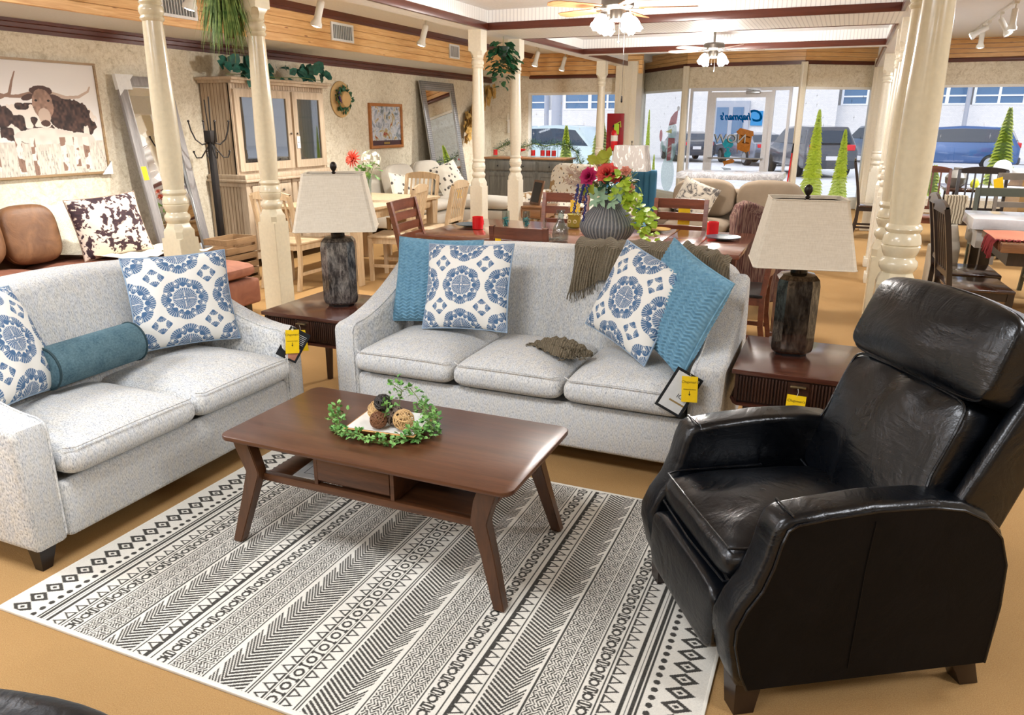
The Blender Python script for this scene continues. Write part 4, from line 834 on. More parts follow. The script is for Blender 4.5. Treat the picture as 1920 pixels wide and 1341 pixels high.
def price_tag(label, loc, rz, tilt=0, w_=.075, h=.10, cat='price tag', mark=True, string=.03, rx=0):
    e = thing('price_tag', label, cat, loc, rz, None); e.rotation_euler = (rx, tilt, rz)
    obj('card', MB().box(-w_/2, w_/2, -.0006, .0006, -h-string, -string), tagy, e)
    obj('string', MB().tube([(0, 0, 0), (.004, -.002, -string*.5), (0, -.001, -string-.006)], .0009, 4), stringm, e)
    if mark:
        text("Chapman's", 'printed_name', tagprint, .0165, e, (0, -.0012, -string-.026), (R(90), 0, 0), ext=.0002, shear=.2)
        text("PRESENTED PRICE", 'printed_line', tagprint, .0065, e, (0, -.0012, -string-.060), (R(90), 0, 0), ext=.0002)
        obj('printed_arrow', MB().box(-.0012, .0012, -.0013, -.0009, -string-.082, -string-.067).add([(-.005, -.0012, -string-.080), (.005, -.0012, -string-.080), (0, -.0012, -string-.089)], [(0, 1, 2)]), plain('tag_ink', 40, 36, 20, .6), e)
    return e
price_tag('yellow price tag hanging from the drawer pull beside the recliner', (-.065, 3.275, .512), 0, R(2), .078, .088)
price_tag('curled yellow price tag hanging from the left end table pull', (-2.685, 3.28, .512), R(14), R(-6), .06, .12)
def hang_tag(label, loc, rot, w_=.13, h=.17, white=False):
    e = thing('hang_tag', label, 'hang tag', loc); e.rotation_euler = rot
    obj('card', MB().box(-w_/2, w_/2, -.001, .001, -h, 0), hangb, e)
    if white:
        obj('printed_panel', MB().box(-w_/2+.012, w_/2-.012, -.0016, -.001, -h+.012, -.012), hangw, e); obj('gold_bar', MB().box(-.02, w_/2-.012, -.0022, -.0016, -h+.05, -h+.058), plain('gold_print', 150, 126, 80, .5), e)
        text("ICE", 'printed_letters', hangb, .028, e, (.02, -.002, -h+.085), (R(90), 0, 0), ext=.0002)
    else:
        obj('photo_print', MB().box(-.01, w_/2-.012, -.0016, -.001, -h+.01, -h+.075), plain('photo_skin', 190, 128, 100, .5, var=.5), e); obj('printed_panel', MB().box(-w_/2+.01, -.02, -.0016, -.001, -.08, -.012), hangw, e)
        for q_ in range(6): obj('printed_line', MB().box(.0, .045, -.0016, -.001, -.025-.009*q_, -.0225-.009*q_), hangw, e)
    return e
hang_tag('black hang tag with photo on the far arm of the loveseat', (-2.475, 3.035, .565), (R(-6), R(34), R(48)), .115, .165)
price_tag('yellow price tag over the hang tag on the loveseat arm', (-2.488, 2.985, .60), R(48), R(4), .068, .125, string=.02)
hang_tag('black-bordered white hang tag on the right arm of the sofa', (-.50, 3.155, .56), (R(-4), R(27), R(8)), .125, .20, True)
price_tag('yellow price tag on the right arm of the sofa', (-.50, 3.135, .565), R(6), R(-2), .068, .118, string=.012)

# ---- table lamps with rectangular tapered shades
linen = NT('linen_shade', .85, spec=.15); a_ = linen.noise(linen.co((300, 300, 20)), 1, 2); b_ = linen.noise(linen.co((20, 20, 300)), 1, 2); linen.col(linen.mix(.5, linen.ramp(a_, [(.3, rgb(208, 196, 176)), (.7, rgb(226, 216, 198))]), linen.ramp(b_, [(.3, rgb(208, 196, 176)), (.7, rgb(228, 218, 200))]))); linen.bump(a_, .2, .001); M['linen'] = linen.m
def lampglass(name, c1, c2, c3, rough, metal):
    k = NT(name, rough, metal, spec=.8); a = k.noise(k.co((1, 1, .6)), 14, 6, .75, 1.0); b = k.noise(k.co((30, 30, 8)), 3, 4, .7); k.col(k.mix(.5, k.ramp(a, [(.38, rgb(*c1)), (.5, rgb(*c2)), (.62, rgb(*c3))]), k.ramp(b, [(.45, rgb(*c1)), (.62, rgb(*c3))]))); k.b.inputs['Coat Weight'].default_value = .8; k.b.inputs['Coat Roughness'].default_value = .04; M[name] = k.m; return k.m
lg1 = lampglass('mercury_black', (24, 22, 24), (64, 58, 58), (156, 150, 142), .3, .3); lg2 = lampglass('mercury_bronze', (58, 44, 34), (112, 98, 84), (164, 150, 132), .14, .85)
def octo(hx, hy, c): return [(-hx+c, -hy), (hx-c, -hy), (hx, -hy+c), (hx, hy-c), (hx-c, hy), (-hx+c, hy), (-hx, hy-c), (-hx, -hy+c)]
def rings_loft(m, rings, cap0=True, cap1=True, mi=0):
    n = len(rings[0]); v = [p for r_ in rings for p in r_]; f = []
    for i in range(len(rings)-1):
        for k in range(n): f.append((i*n+k, i*n+(k+1) % n, (i+1)*n+(k+1) % n, (i+1)*n+k))
    if cap0: f.append(tuple(range(n))[::-1])
    if cap1: f.append(tuple((len(rings)-1)*n+k for k in range(n)))
    return m.add(v, f, mi)
def make_lamp(label, loc, rz, glass, s=1.0):
    e = thing('table_lamp', label, 'lamp', loc, rz, 'table lamps on the end tables'); e.scale = (s, s, s)
    obj('base_foot', rings_loft(MB(), [[(x, y, z) for x, y in octo(.062, .062, .026)] for z in (0, .012)]), blackm, e)
    prof = [(.070, .012, .020), (.080, .022, .022), (.084, .04, .023), (.084, .30, .023), (.080, .325, .022), (.066, .342, .018), (.035, .348, .012)]
    def oc2(h, z, c):
        o_ = []
        pts = octo(h, h, h*.42)
        return [(x, y, z) for x, y in pts]
    obj('glass_body', rings_loft(MB(), [oc2(h, z, c) for h, z, c in prof]), glass, e, ang=25)
    obj('neck', MB().lathe([(.034, .345), (.034, .362), (.028, .365), (.026, .385)], 24), plain('neck_dark', 60, 54, 48, .25, .8), e)
    hb, ht, z0, z1 = .195, .143, .388, .652; hyb, hyt = .155, .108
    sh = MB(); cb = .012
    o1 = [[(x, y, z) for x, y in octo(a, b, cb)] for a, b, z in ((hb, hyb, z0), (ht, hyt, z1))]; i1 = [[(x*.985, y*.985, z) for x, y, z in r_] for r_ in o1]
    rings_loft(sh, [o1[0], o1[1], i1[1], i1[0], o1[0]], False, False); obj('lamp_shade', sh, M['linen'], e)
    obj('shade_trim', MB().tube(o1[0], .003, 6, True), M['linen'], e); obj('shade_trim', MB().tube(o1[1], .003, 6, True), M['linen'], e)
    obj('harp', MB().tube([(0, 0, .385), (.04, 0, .42), (.05, 0, .53), (.03, 0, .63), (0, 0, .652)], .0022, 5).tube([(0, 0, .385), (-.04, 0, .42), (-.05, 0, .52), (-.03, 0, .63), (0, 0, .652)], .0022, 5).tube([(-ht*.97, 0, z1-.01), (-.1, 0, z1-.004), (.1, 0, z1-.004), (ht*.97, 0, z1-.01)], .002, 4), blackm, e)
    obj('bulb', MB().ball((0, 0, .48), .03, 12), plain('bulb_white', 230, 230, 225, .3), e)
    obj('finial', MB().lathe([(.006, .650), (.012, .656), (.006, .662), (.011, .668), (.017, .680), (.016, .694), (.009, .704), (.0001, .707)], 14), plain('finial_bronze', 40, 34, 30, .4, .5), e)
    return e
make_lamp('table lamp with mottled black glass base on the left end table', (-2.64, 3.63, .5605), R(30), lg1, 1.16)
make_lamp('table lamp with mercury bronze glass base on the right end table', (-.13, 3.66, .5605), R(10), lg2, 1.10)

# ---- black leather recliner
rc = thing('recliner', 'black leather pushback recliner with welted seams beside the rug', 'armchair', (-.26, 2.15, 0), R(-57.7))
LB = M['leather_black']; LS = M['leather_side']
ap = [(-.035, .105), (-.06, .16), (-.085, .26), (-.085, .31), (-.06, .37), (-.02, .43), (.005, .50), (.02, .57), (.035, .61), (.06, .625), (.14, .635), (.30, .648), (.46, .645), (.56, .628), (.64, .59), (.70, .53), (.735, .44), (.745, .30), (.735, .105)]
for sx in (-1, 1):
    x0, x1 = (.255, .365) if sx > 0 else (-.365, -.255)
    a = obj('arm', MB().prism(ap, x0, x1, 'X', .022, 4), LB, rc)
    xo = .3655*sx; inner = [(y*.955+.022, z*.97+.0) for y, z in ap]
    pn = MB().add([(xo+sx*.004, y, z) for y, z in inner]+[(xo-sx*.01, y, z) for y, z in inner], [tuple(range(len(inner))) if sx > 0 else tuple(range(len(inner)))[::-1]]+[(i, (i+1) % len(inner), len(inner)+(i+1) % len(inner), len(inner)+i) for i in range(len(inner))])
    obj('outer_panel', pn, LS, a)
    obj('welt', MB().tube([(xo+sx*.003, y, z) for y, z in inner], .0042, 6), LB, a)
    if sx > 0: obj('panel_seam', MB().tube([(xo+.005, .30, .60), (xo+.005, .29, .45), (xo+.005, .285, .14)], .002, 5), LS, a)
    obj('arm_cap_seam', MB().tube([(sx*.257, .075, .62), (sx*.262, .07, .632), (sx*.31, .066, .634), (sx*.36, .07, .628)], .003, 5), LB, a)
    obj('leg', MB().add([(sx*.31-.04, -.035, .11), (sx*.31+.04, -.035, .11), (sx*.31+.04, .045, .11), (sx*.31-.04, .045, .11), (sx*.315-.03, -.03, 0), (sx*.315+.03, -.03, 0), (sx*.315+.03, .03, 0), (sx*.315-.03, .03, 0)], [(0, 1, 2, 3), (7, 6, 5, 4), (0, 4, 5, 1), (1, 5, 6, 2), (2, 6, 7, 3), (3, 7, 4, 0)]), plain('recliner_leg', 34, 20, 16, .3), rc)
    obj('leg', MB().prism([(.62, .115), (.72, .115), (.725, .08), (.75, .0), (.69, .0), (.665, .05)], sx*.31-.03, sx*.31+.03, 'X', .004), plain('recliner_leg', 34, 20, 16, .3), rc)
obj('seat_box', MB().box(-.26, .26, -.02, .68, .12, .36, .02), LB, rc)
m = MB().puff(-.258, .258, -.055, .60, .345, .485, 12, 3.2, .03, 16, wr=.003, seed=2); st_ = obj('seat_cushion', m, LB, rc)
obj('welt', MB().tube([(-.245, .3, .476), (-.248, .0, .472), (-.235, -.038, .470), (0, -.046, .476), (.235, -.038, .470), (.248, .0, .472), (.245, .3, .476)], .004, 6).tube([(-.252, .0, .372), (-.24, -.045, .368), (0, -.054, .366), (.24, -.045, .368), (.252, 0, .372)], .004, 6), LB, st_)
m = MB().puff(-.256, .256, -.085, .02, .125, .352, 10, 5, 0, 12, wr=0); obj('footrest_panel', m, LB, rc)
# back: shell, lower cushion, headrest roll
tl = math.atan2(.25, .62)
Tb = Matrix.Translation((0, .50, .46)) @ Matrix.Rotation(-tl, 4, 'X')
shell = [(-.30, -.02), (-.312, .2), (-.33, .42), (-.335, .58), (-.325, .645), (-.28, .668), (0, .70), (.28, .668), (.325, .645), (.335, .58), (.33, .42), (.312, .2), (.30, -.02)]
obj('back_shell', MB().prism(shell, .10, .20, 'Y', .03, 3, T=Tb), LS, rc)
obj('back_wing', MB().prism([(-.0, .0), (.02, .3), (.045, .6), (.10, .66), (.18, .66), (.18, .0)], .285, .338, 'X', .018, 3, T=Tb), LB, rc); obj('back_wing', MB().prism([(-.0, .0), (.02, .3), (.045, .6), (.10, .66), (.18, .66), (.18, .0)], -.338, -.285, 'X', .018, 3, T=Tb), LB, rc)
m = MB().puff(-.272, .272, -.055, .13, -.02, .435, 16, 7, 0, 26)
def wrk(x, z): return .004*math.sin(x*13+z*9)*math.sin(z*12)+.010*math.exp(-((z-.40)/.05)**2)*math.sin(x*38)*.5
m.v = [(x, y-(.022*(1-(x/.27)**2)*(1-((z-.2)/.24)**2) if y < 0 and abs((z-.2)/.24) < 1 and abs(x) < .27 else 0)-(wrk(x, z) if y < 0 else 0), z) for x, y, z in m.v]
lb_ = obj('back_cushion', MB().add(m.v, m.f, 0, Tb), LB, rc)
def fr2(pts, y): return [tuple(Tb @ Vector((x, y, z))) for x, z in pts]
def smooth(p, cl=True):
    o_ = []
    for i in range(len(p)):
        a, b, c_, d_ = (Vector(p[(i+j) % len(p)]) for j in (-1, 0, 1, 2))
        for t in (0, .25, .5, .75): o_.append(tuple(.5*((2*b)+(-a+c_)*t+(2*a-5*b+4*c_-d_)*t*t+(-a+3*b-3*c_+d_)*t**3)))
    return o_
obj('welt', MB().tube(fr2(smooth([(-.258, .0), (-.262, .2), (-.260, .36), (-.235, .415), (-.12, .424), (0, .428), (.12, .424), (.235, .415), (.260, .36), (.262, .2), (.258, .0)]), -.050), .0045, 6, True), LB, lb_)
m = MB().puff(-.305, .305, -.070, .13, .425, .680, 22, 7, 0, 26)
m.v = [(x, y-(.006*math.sin(x*15+1)*math.sin(z*17)+.038*(1-(x/.31)**2)*(1-((z-.55)/.13)**2) if y < .0 and abs(z-.55) < .13 else 0), z+.030*(1-(x/.31)**2)*(1 if z > .55 else 0)) for x, y, z in m.v]; hr = obj('headrest', MB().add(m.v, m.f, 0, Tb), LB, rc)
rim = [(-.26, .432), (-.294, .47), (-.300, .56), (-.290, .65), (-.25, .682), (-.12, .697), (0, .702), (.12, .697), (.25, .682), (.290, .65), (.300, .56), (.294, .47), (.26, .432), (.12, .427), (0, .426), (-.12, .427)]
obj('welt', MB().tube(fr2(smooth(rim), -.052), .0045, 6, True), LB, hr)
obj('care_label', MB().box(.20, .235, .43, .445, .50, .53), hangw, rc)
# second black chair, only its rounded arm shows at the bottom left corner
c2 = thing('black_armchair', 'black leather chair arm with pale stitching at bottom left corner', 'armchair', (-1.78, .62, 0), R(12))
c2.location = (-1.0, .80, 0); c2.rotation_euler = (0, 0, R(15))
obj('arm', MB().puff(-.80, .0, -.26, .0, .12, .62, 3.2, 4.5, 0, 14), LB, c2)
obj('welt', MB().tube([(-.75, -.002, .53), (-.4, .002, .53), (-.22, -.002, .53), (-.10, -.022, .53), (-.03, -.06, .53), (.0, -.12, .53)], .0035, 6), plain('stitch_grey', 120, 120, 118, .5), c2)
obj('seat', MB().puff(-.78, -.06, -.62, -.19, .12, .45, 8, 4, .02, 8), LB, c2); obj('arm', MB().puff(-.80, .0, -.80, -.62, .12, .60, 5, 5, 0, 12), LB, c2); obj('backrest', MB().puff(-.95, -.72, -.8, 0, .12, .95, 8, 4, 0, 8), LB, c2)
for x in (-.85, -.06):
    for y in (-.74, -.06): obj('leg', MB().box(x-.03, x+.03, y-.03, y+.03, 0, .13), darkleg, c2)
# ================================================================== COLUMNS, CEILING FITTINGS
def col_profile(): # turned shaft between the square blocks, z from .99 up
    return [(.062, .975), (.068, .985), (.075, .995), (.078, 1.01), (.075, 1.025), (.064, 1.035), (.062, 1.045), (.070, 1.06), (.078, 1.085), (.078, 1.09), (.072, 1.095), (.078, 1.10), (.0775, 1.11), (.072, 1.135), (.064, 1.148), (.070, 1.155), (.074, 1.165), (.070, 1.177), (.061, 1.185),
            (.066, 1.25), (.071, 1.40), (.072, 1.50), (.069, 1.70), (.064, 1.90), (.059, 2.10), (.057, 2.155), (.065, 2.162), (.069, 2.172), (.065, 2.182), (.060, 2.187), (.064, 2.192), (.070, 2.206), (.070, 2.226), (.064, 2.24), (.056, 2.245), (.06, 2.25), (.066, 2.258), (.060, 2.268)]
def make_column(label, x, y, mat=None, s=1.0, plinth=False, hb=.975, top=2.55):
    mat = mat or creamp
    e = thing('turned_column', label, 'column', (x, y, 0), 0, 'turned cream columns'); h = .078*s
    def oct_(hh, z, c): return [(a, b, z) for a, b in octo(hh, hh, c)]
    obj('lower_block', rings_loft(MB(), [oct_(h, .0, .004), oct_(h, .88, .004), oct_(h, .885, .028), oct_(h, .925, .028), oct_(h*.93, .95, .04), oct_(h*.78, .975, .03)]), mat, e, ang=25)
    obj('shaft', MB().lathe([(r*s, z) for r, z in col_profile()], 32), mat, e)
    obj('upper_block', rings_loft(MB(), [oct_(h*.74, 2.268, .03), oct_(h*.82, 2.29, .04), oct_(h, 2.33, .03), oct_(h, 2.335, .004), oct_(h, top, .004)]), mat, e, ang=25)
    if plinth: obj('plinth', MB().box(-h-.02, h+.02, -h-.02, h+.02, 0, .10, .006), mat, e)
    return e
make_column('cream turned column between leather sectional pillow and loveseat, nearest on the left', -3.86, 3.63)
make_column('cream turned column beside the black lamp, in front of the pale hutch', -3.86, 4.52)
make_column('ivory turned column left of the hanging ivy, by the dining table', -3.86, 8.08, ivoryp)
make_column('ivory turned column behind the hanging ivy basket', -3.86, 9.17, ivoryp)
make_column('far ivory turned column in front of the left shop window', -3.86, 12.85, ivoryp)
make_column('large cream turned column directly behind the black recliner', .27, 3.67, None)
make_column('cream turned column just behind the largest one on the right', .28, 4.72, None)
make_column('cream column with plinth, third in the right-hand row', .43, 8.66, ivoryp, 1, True)
make_column('cream column with plinth, fourth in the right-hand row', .44, 9.67, ivoryp, 1, True)
make_column('farthest column of the right-hand row near the window', .44, 13.0, ivoryp, 1, True)
# ---- ceiling fans
pewter = plain('pewter', 120, 114, 106, .35, .9); fblade = wood('fan_blade_oak', (150, 92, 52), (206, 150, 104), .4, 'X'); fblade2 = plain('fan_blade_light', 206, 186, 176, .4)
km = NT('frosted_shade', .4, base=(1, 1, 1, 1)); km.emit((1, .97, .92, 1), 7.0); M['frosted_shade'] = km.m
def make_fan(label, x, y, zc, a0, pw, bl):
    e = thing('ceiling_fan', label, 'ceiling fan', (x, y, zc), 0)
    drop = .20
    obj('canopy', MB().lathe([(.0001, -.001), (.065, -.001), (.06, -.03), (.02, -.05), (.014, -.05), (.014, -drop), (.03, -drop-.005)], 24), pewter, e)
    obj('motor_housing', MB().lathe([(.03, -drop), (.115, -drop-.012), (.13, -drop-.03), (.13, -drop-.075), (.11, -drop-.09), (.06, -drop-.10), (.055, -drop-.17), (.04, -drop-.185), (.0001, -drop-.19)], 32), pewter, e)
    for k in range(5):
        a = R(a0+72*k); T = Matrix.Translation((0, 0, -drop-.085)) @ Matrix.Rotation(a, 4, 'Z') @ Matrix.Rotation(R(9), 4, 'X')
        b = obj('blade', MB().prism([(.17, -.05), (.25, -.058), (.55, -.07), (.60, -.055), (.625, 0), (.60, .055), (.55, .07), (.25, .058), (.17, .05)], -.003, .003, 'Z', T=T), bl, e)
        obj('blade_bracket', MB().box(.09, .21, -.014, .014, -.012, -.004, .002, T=T), pewter, b)
    for k in range(4):
        a = R(45+90*k+a0*.3); dx, dy = math.cos(a), math.sin(a); z0 = -drop-.15
        ar = obj('light_arm', MB().tube([(dx*.04, dy*.04, z0), (dx*.08, dy*.08, z0-.03), (dx*.10, dy*.10, z0-.0), (dx*.115, dy*.115, z0+.02)], .008, 6).lathe([(.022, 0), (.03, .02), (.026, .04)], 12, (dx*.125, dy*.125, z0-.01)), pewter, e)
        T = Matrix.Translation((dx*.125, dy*.125, z0+.005)) @ Matrix.Rotation(a, 4, 'Z') @ Matrix.Rotation(R(-28), 4, 'Y')
        sh = MB(); n = 24; v = []; prof = [(.028, 0), (.045, -.025), (.056, -.06), (.058, -.09), (.066, -.115)]
        for r, z in prof:
            for q in range(n): t = 2*math.pi*q/n; rr = r*(1+(.07*math.cos(6*t) if z < -.08 else 0)); v.append((rr*math.cos(t), rr*math.sin(t), z+(.01*math.cos(6*t) if z < -.1 else 0)))
        f = [(i*n+q, i*n+(q+1) % n, (i+1)*n+(q+1) % n, (i+1)*n+q) for i in range(4) for q in range(n)]; f.append(tuple(range(n)))
        v.append((0, 0, -.10)); f += [(4*n+q, 4*n+(q+1) % n, 5*n) for q in range(n)]
        obj('glass_shade', sh.add(v, f, 0, T), M['frosted_shade'], e)
    obj('pull_chain', MB().tube([(.02, 0, -drop-.18), (.02, 0, -drop-.33)], .0018, 4).tube([(-.02, 0, -drop-.18), (-.02, 0, -drop-.25)], .0018, 4).ball((.02, 0, -drop-.335), .008, 8).ball((-.02, 0, -drop-.255), .008, 8), pewter, e)
    l_ = lamp('fan_lamp', 'POINT', (x, y, zc-drop-.34), pw, (1, .95, .9), .12); return e
make_fan('nearer ceiling fan with orange-lit wooden blades and glass light shades', -1.80, 6.35, 2.745, 12, 130, fblade)
make_fan('farther ceiling fan on a short rod before the entrance', -1.66, 10.3, 2.745, 20, 110, fblade2)
f1 = [o for o in bpy.data.objects if o.name == 'ceiling_fan'][0]
obj('long_pull_cord', MB().tube([(.06, .02, -.38), (.06, .02, -.95)], .0012, 4).lathe([(.0001, -1.0), (.008, -.99), (.006, -.95), (.0001, -.94)], 8, (.06, .02, 0)), blackm, f1)
# ---- track lights
trackw = plain('track_white', 226, 224, 216, .4)
kb = NT('spot_bulb', .4, base=(1, 1, 1, 1)); kb.emit((1, .95, .88, 1), 14.0); M['spot_bulb'] = kb.m
def make_spot(label, x, y, z, zr, rx, ry, pw, group, boost=2.2):
    e = thing('track_spotlight', label, 'track light', (x, y, z), 0, group); e.scale = (1.25, 1.25, 1.25)
    rot = Matrix.Rotation(ry, 4, 'Y') @ Matrix.Rotation(rx, 4, 'X'); T = Matrix.Translation((0, 0, -.06)) @ rot
    obj('mount', MB().box(-.02, .02, -.04, .04, -.02, .03).tube([(0, 0, -.02), (0, 0, -.07)], .008, 6), trackw, e)
    obj('can', MB().lathe([(.0001, 0), (.024, 0), (.028, -.01), (.028, -.13), (.034, -.15), (.044, -.165), (.044, -.19), (.040, -.19)], 20, T=T), trackw, e)
    obj('bulb', MB().lathe([(.040, -.188), (.0001, -.196)][::-1], 20, T=T), M['spot_bulb'], e)
    q = rot.to_euler(); p = (T @ Vector((0, 0, -.215)))*1.25; lamp('spot_lamp', 'SPOT', (x+p.x, y+p.y, z+p.z), pw*boost, (1, .96, .9), .05, (q.x, q.y, q.z), 120, .8)
for i, (x, y, z, lab) in enumerate(((-4.80, 4.98, 2.73, 'glowing track spotlight above the hutch, next to the hanging grass plant'), (-4.74, 6.5, 2.76, 'track spotlight in front of the second ceiling vent'), (-4.76, 8.55, 2.76, 'track spotlight between the second and third ceiling vents'), (-4.78, 12.3, 2.76, 'track spotlight at the far corner beyond the hanging ivy'), (-4.74, 13.5, 2.76, 'farthest track spotlight right of the hanging ivy'))):
    make_spot(lab, x, y, z, 0, R(-8), R(14), 60, 'left aisle track spotlights')
for y in (2.6, 3.8, -1.0): make_spot('track spotlight', -4.9, y, 2.78, 0, 0, R(14), 60, 'left aisle track spotlights') if False else None
tag(obj('track_rail', MB().box(-4.80, -4.76, 4.4, 13.8, 2.775, 2.80), trackw), 'white lighting track on the left aisle ceiling', 'light track')
t2 = obj('track_rail', MB().box(1.64, 1.68, 6.0, 15.4, 2.975, 3.0), trackw); tag(t2, 'white lighting track on the beaded ceiling at upper right', 'light track')
for i, (y, rx, ry, lab) in enumerate(((13.9, 0, 0, 'lowest hanging right-hand track spotlight, farthest along the rail'), (12.4, R(-10), R(-30), 'tilted right-hand track spotlight in the middle of the rail'), (11.4, 0, R(0), 'nearest visible right-hand track spotlight by the top edge'), (13.4, 0, R(60), 'right-hand track spotlight seen end-on behind the others'))):
    make_spot(lab, 1.66, y, 2.975, 0, rx, ry, 60, 'right aisle track spotlights')
# ---- vents on the pine fascia
ventw = plain('vent_white', 226, 228, 230, .4); ventd = plain('vent_dark', 110, 112, 112, .6)
def make_vent(lab, y, z0, z1, w_):
    e = thing('air_vent', lab, 'air vent', (-5.63, y, 0), 0, 'air vents on the pine fascia')
    obj('frame', MB().box(0, .018, -w_, -w_+.025, z0, z1).box(0, .018, w_-.025, w_, z0, z1).box(0, .018, -w_, w_, z0, z0+.025).box(0, .018, -w_, w_, z1-.025, z1), ventw, e)
    obj('backing', MB().box(0, .006, -w_+.02, w_-.02, z0+.02, z1-.02), ventd, e)
    s_ = MB()
    for k in range(12): yy = -w_+.03+k*(2*w_-.06)/11; s_.box(.006, .014, yy-.003, yy+.003, z0+.02, z1-.02)
    obj('louvre', s_, ventw, e)
make_vent('largest white ceiling vent near the top left column', 5.60, 2.47, 2.68, .21); make_vent('white vent behind the second track spotlight', 8.08, 2.49, 2.69, .22); make_vent('small white vent left of the ivory column', 10.95, 2.50, 2.70, .16)
# frames for the added fill lights (off frame, give the room its light)
for i, (x, y) in enumerate(FILL_LIGHTS):
    zt = 2.745 if (abs(x+1.75) < .1 ) else (3.0 if x > .55 else 2.8)
    e = thing('fill_light_frame', 'white frame of an added fill light above the view', 'ceiling light', (x, y, zt), 0, 'added fill light frames'); obj('frame', MB().box(-.62, .62, -.32, -.3, -.015, 0).box(-.62, .62, .3, .32, -.015, 0).box(-.62, -.6, -.3, .3, -.015, 0).box(.6, .62, -.3, .3, -.015, 0), paintw, e)
# ---- hanging plants
def hanging(name, lab, loc, seed, mat, kind, drop):
    e = thing(name, lab, 'hanging plant', loc); rs = random.Random(seed); lv = MB(); st = MB(); pt = MB()
    st.tube([(0, 0, 0), (0, 0, -.12)], .003, 5)
    if kind == 'grass':
        for k in range(620):
            a = rs.uniform(0, 6.28); r0 = rs.uniform(0, .05); z0 = rs.uniform(-.30, -.02); p = Vector((r0*math.cos(a), r0*math.sin(a), z0)); out = rs.uniform(.05, .19); L = rs.uniform(.14, .32)
            q1 = p+Vector((math.cos(a)*out*.6, math.sin(a)*out*.6, -.01)); q2 = p+Vector((math.cos(a)*out, math.sin(a)*out, -L)); w_ = .0065; s_ = Vector((-math.sin(a), math.cos(a), 0))*w_
            lv.add([p-s_, p+s_, q1+s_, q1-s_, q2], [(0, 1, 2, 3), (3, 2, 4)])
        pt.tube([(.03, 0, -.05), (.035, .0, -.45)], .006, 6); obj('pot', MB().lathe([(.03, -.44), (.035, -.40), (.03, -.38)], 12, (.02, 0, 0)), plain('pot_red', 90, 30, 22, .5), e); st.tube([(.02, 0, -.44), (.03, 0, -.50), (.05, .0, -.56), (.04, 0, -.60)], .0015, 4)
    else:
        obj('pot', MB().lathe([(.05, -.22), (.08, -.12), (.08, -.11)], 16), plain('pot_green', 20, 50, 34, .6), e)
        for k in range(150):
            a = rs.uniform(0, 6.28); rr = rs.uniform(.02, .17)*(1 if k % 4 else .6); z = rs.uniform(-.40, -.06) if k % 9 else rs.uniform(-.56, -.3); rr *= max(.25, 1-abs(z+.25)*2.0)
            p = Vector((rr*math.cos(a), rr*math.sin(a), z)); L = rs.uniform(.07, .11); leaf(lv, p, (math.cos(a), math.sin(a), rs.uniform(-.9, .1)), (rs.gauss(0, .4), rs.gauss(0, .4), 1), L, L*.72, .3)
    obj('hanger', st, stemm, e); tag(obj('foliage', lv, mat, e), kind='stuff'); return e
hanging('hanging_grass_plant', 'long-bladed green hanging plant between the two left columns', (-4.02, 4.42, 2.58), 3, leafmat('leaf_spider', (64, 104, 46), (156, 182, 104)), 'grass', .5).scale = (1, 1, 1)
hanging('hanging_ivy', 'dark green ivy hanging from the beam between the ivory columns', (-3.86, 8.78, 2.55), 5, lf_dark, 'ivy', .5)
# ================================================================== WALL THINGS, MID AND FAR FURNITURE
oakw = wood('washed_oak', (166, 146, 122), (200, 182, 158), .5, 'Z', 1.2); oakx = wood('natural_oak', (176, 150, 116), (212, 188, 152), .45, 'Z', 1.3)
cherry = wood('cherry_wood', (84, 44, 30), (126, 72, 50), .3, 'X', 1, coat=.3); cherryt = wood('cherry_top', (96, 52, 38), (138, 84, 64), .12, 'X', .8, coat=.8); espresso = wood('espresso', (26, 18, 16), (48, 34, 28), .3, 'Z', 1, coat=.3); espx = wood('espresso_seat', (36, 20, 14), (70, 42, 28), .16, 'X', 1, coat=.8)
greyw = wood('weathered_grey', (66, 66, 62), (104, 102, 96), .5, 'Z', 1); oatm = plain('oatmeal_fabric', 206, 200, 188, .9, var=.06); tanm = plain('tan_chenille', 148, 132, 112, .9, var=.1)
def frus(m, c0, h0, z0, c1, h1, z1):
    v = [(c0[0]+a*h0[0], c0[1]+b*h0[1], z0) for a, b in ((-1, -1), (1, -1), (1, 1), (-1, 1))]+[(c1[0]+a*h1[0], c1[1]+b*h1[1], z1) for a, b in ((-1, -1), (1, -1), (1, 1), (-1, 1))]
    return m.add(v, [(3, 2, 1, 0), (4, 5, 6, 7), (0, 1, 5, 4), (1, 2, 6, 5), (2, 3, 7, 6), (3, 0, 4, 7)])
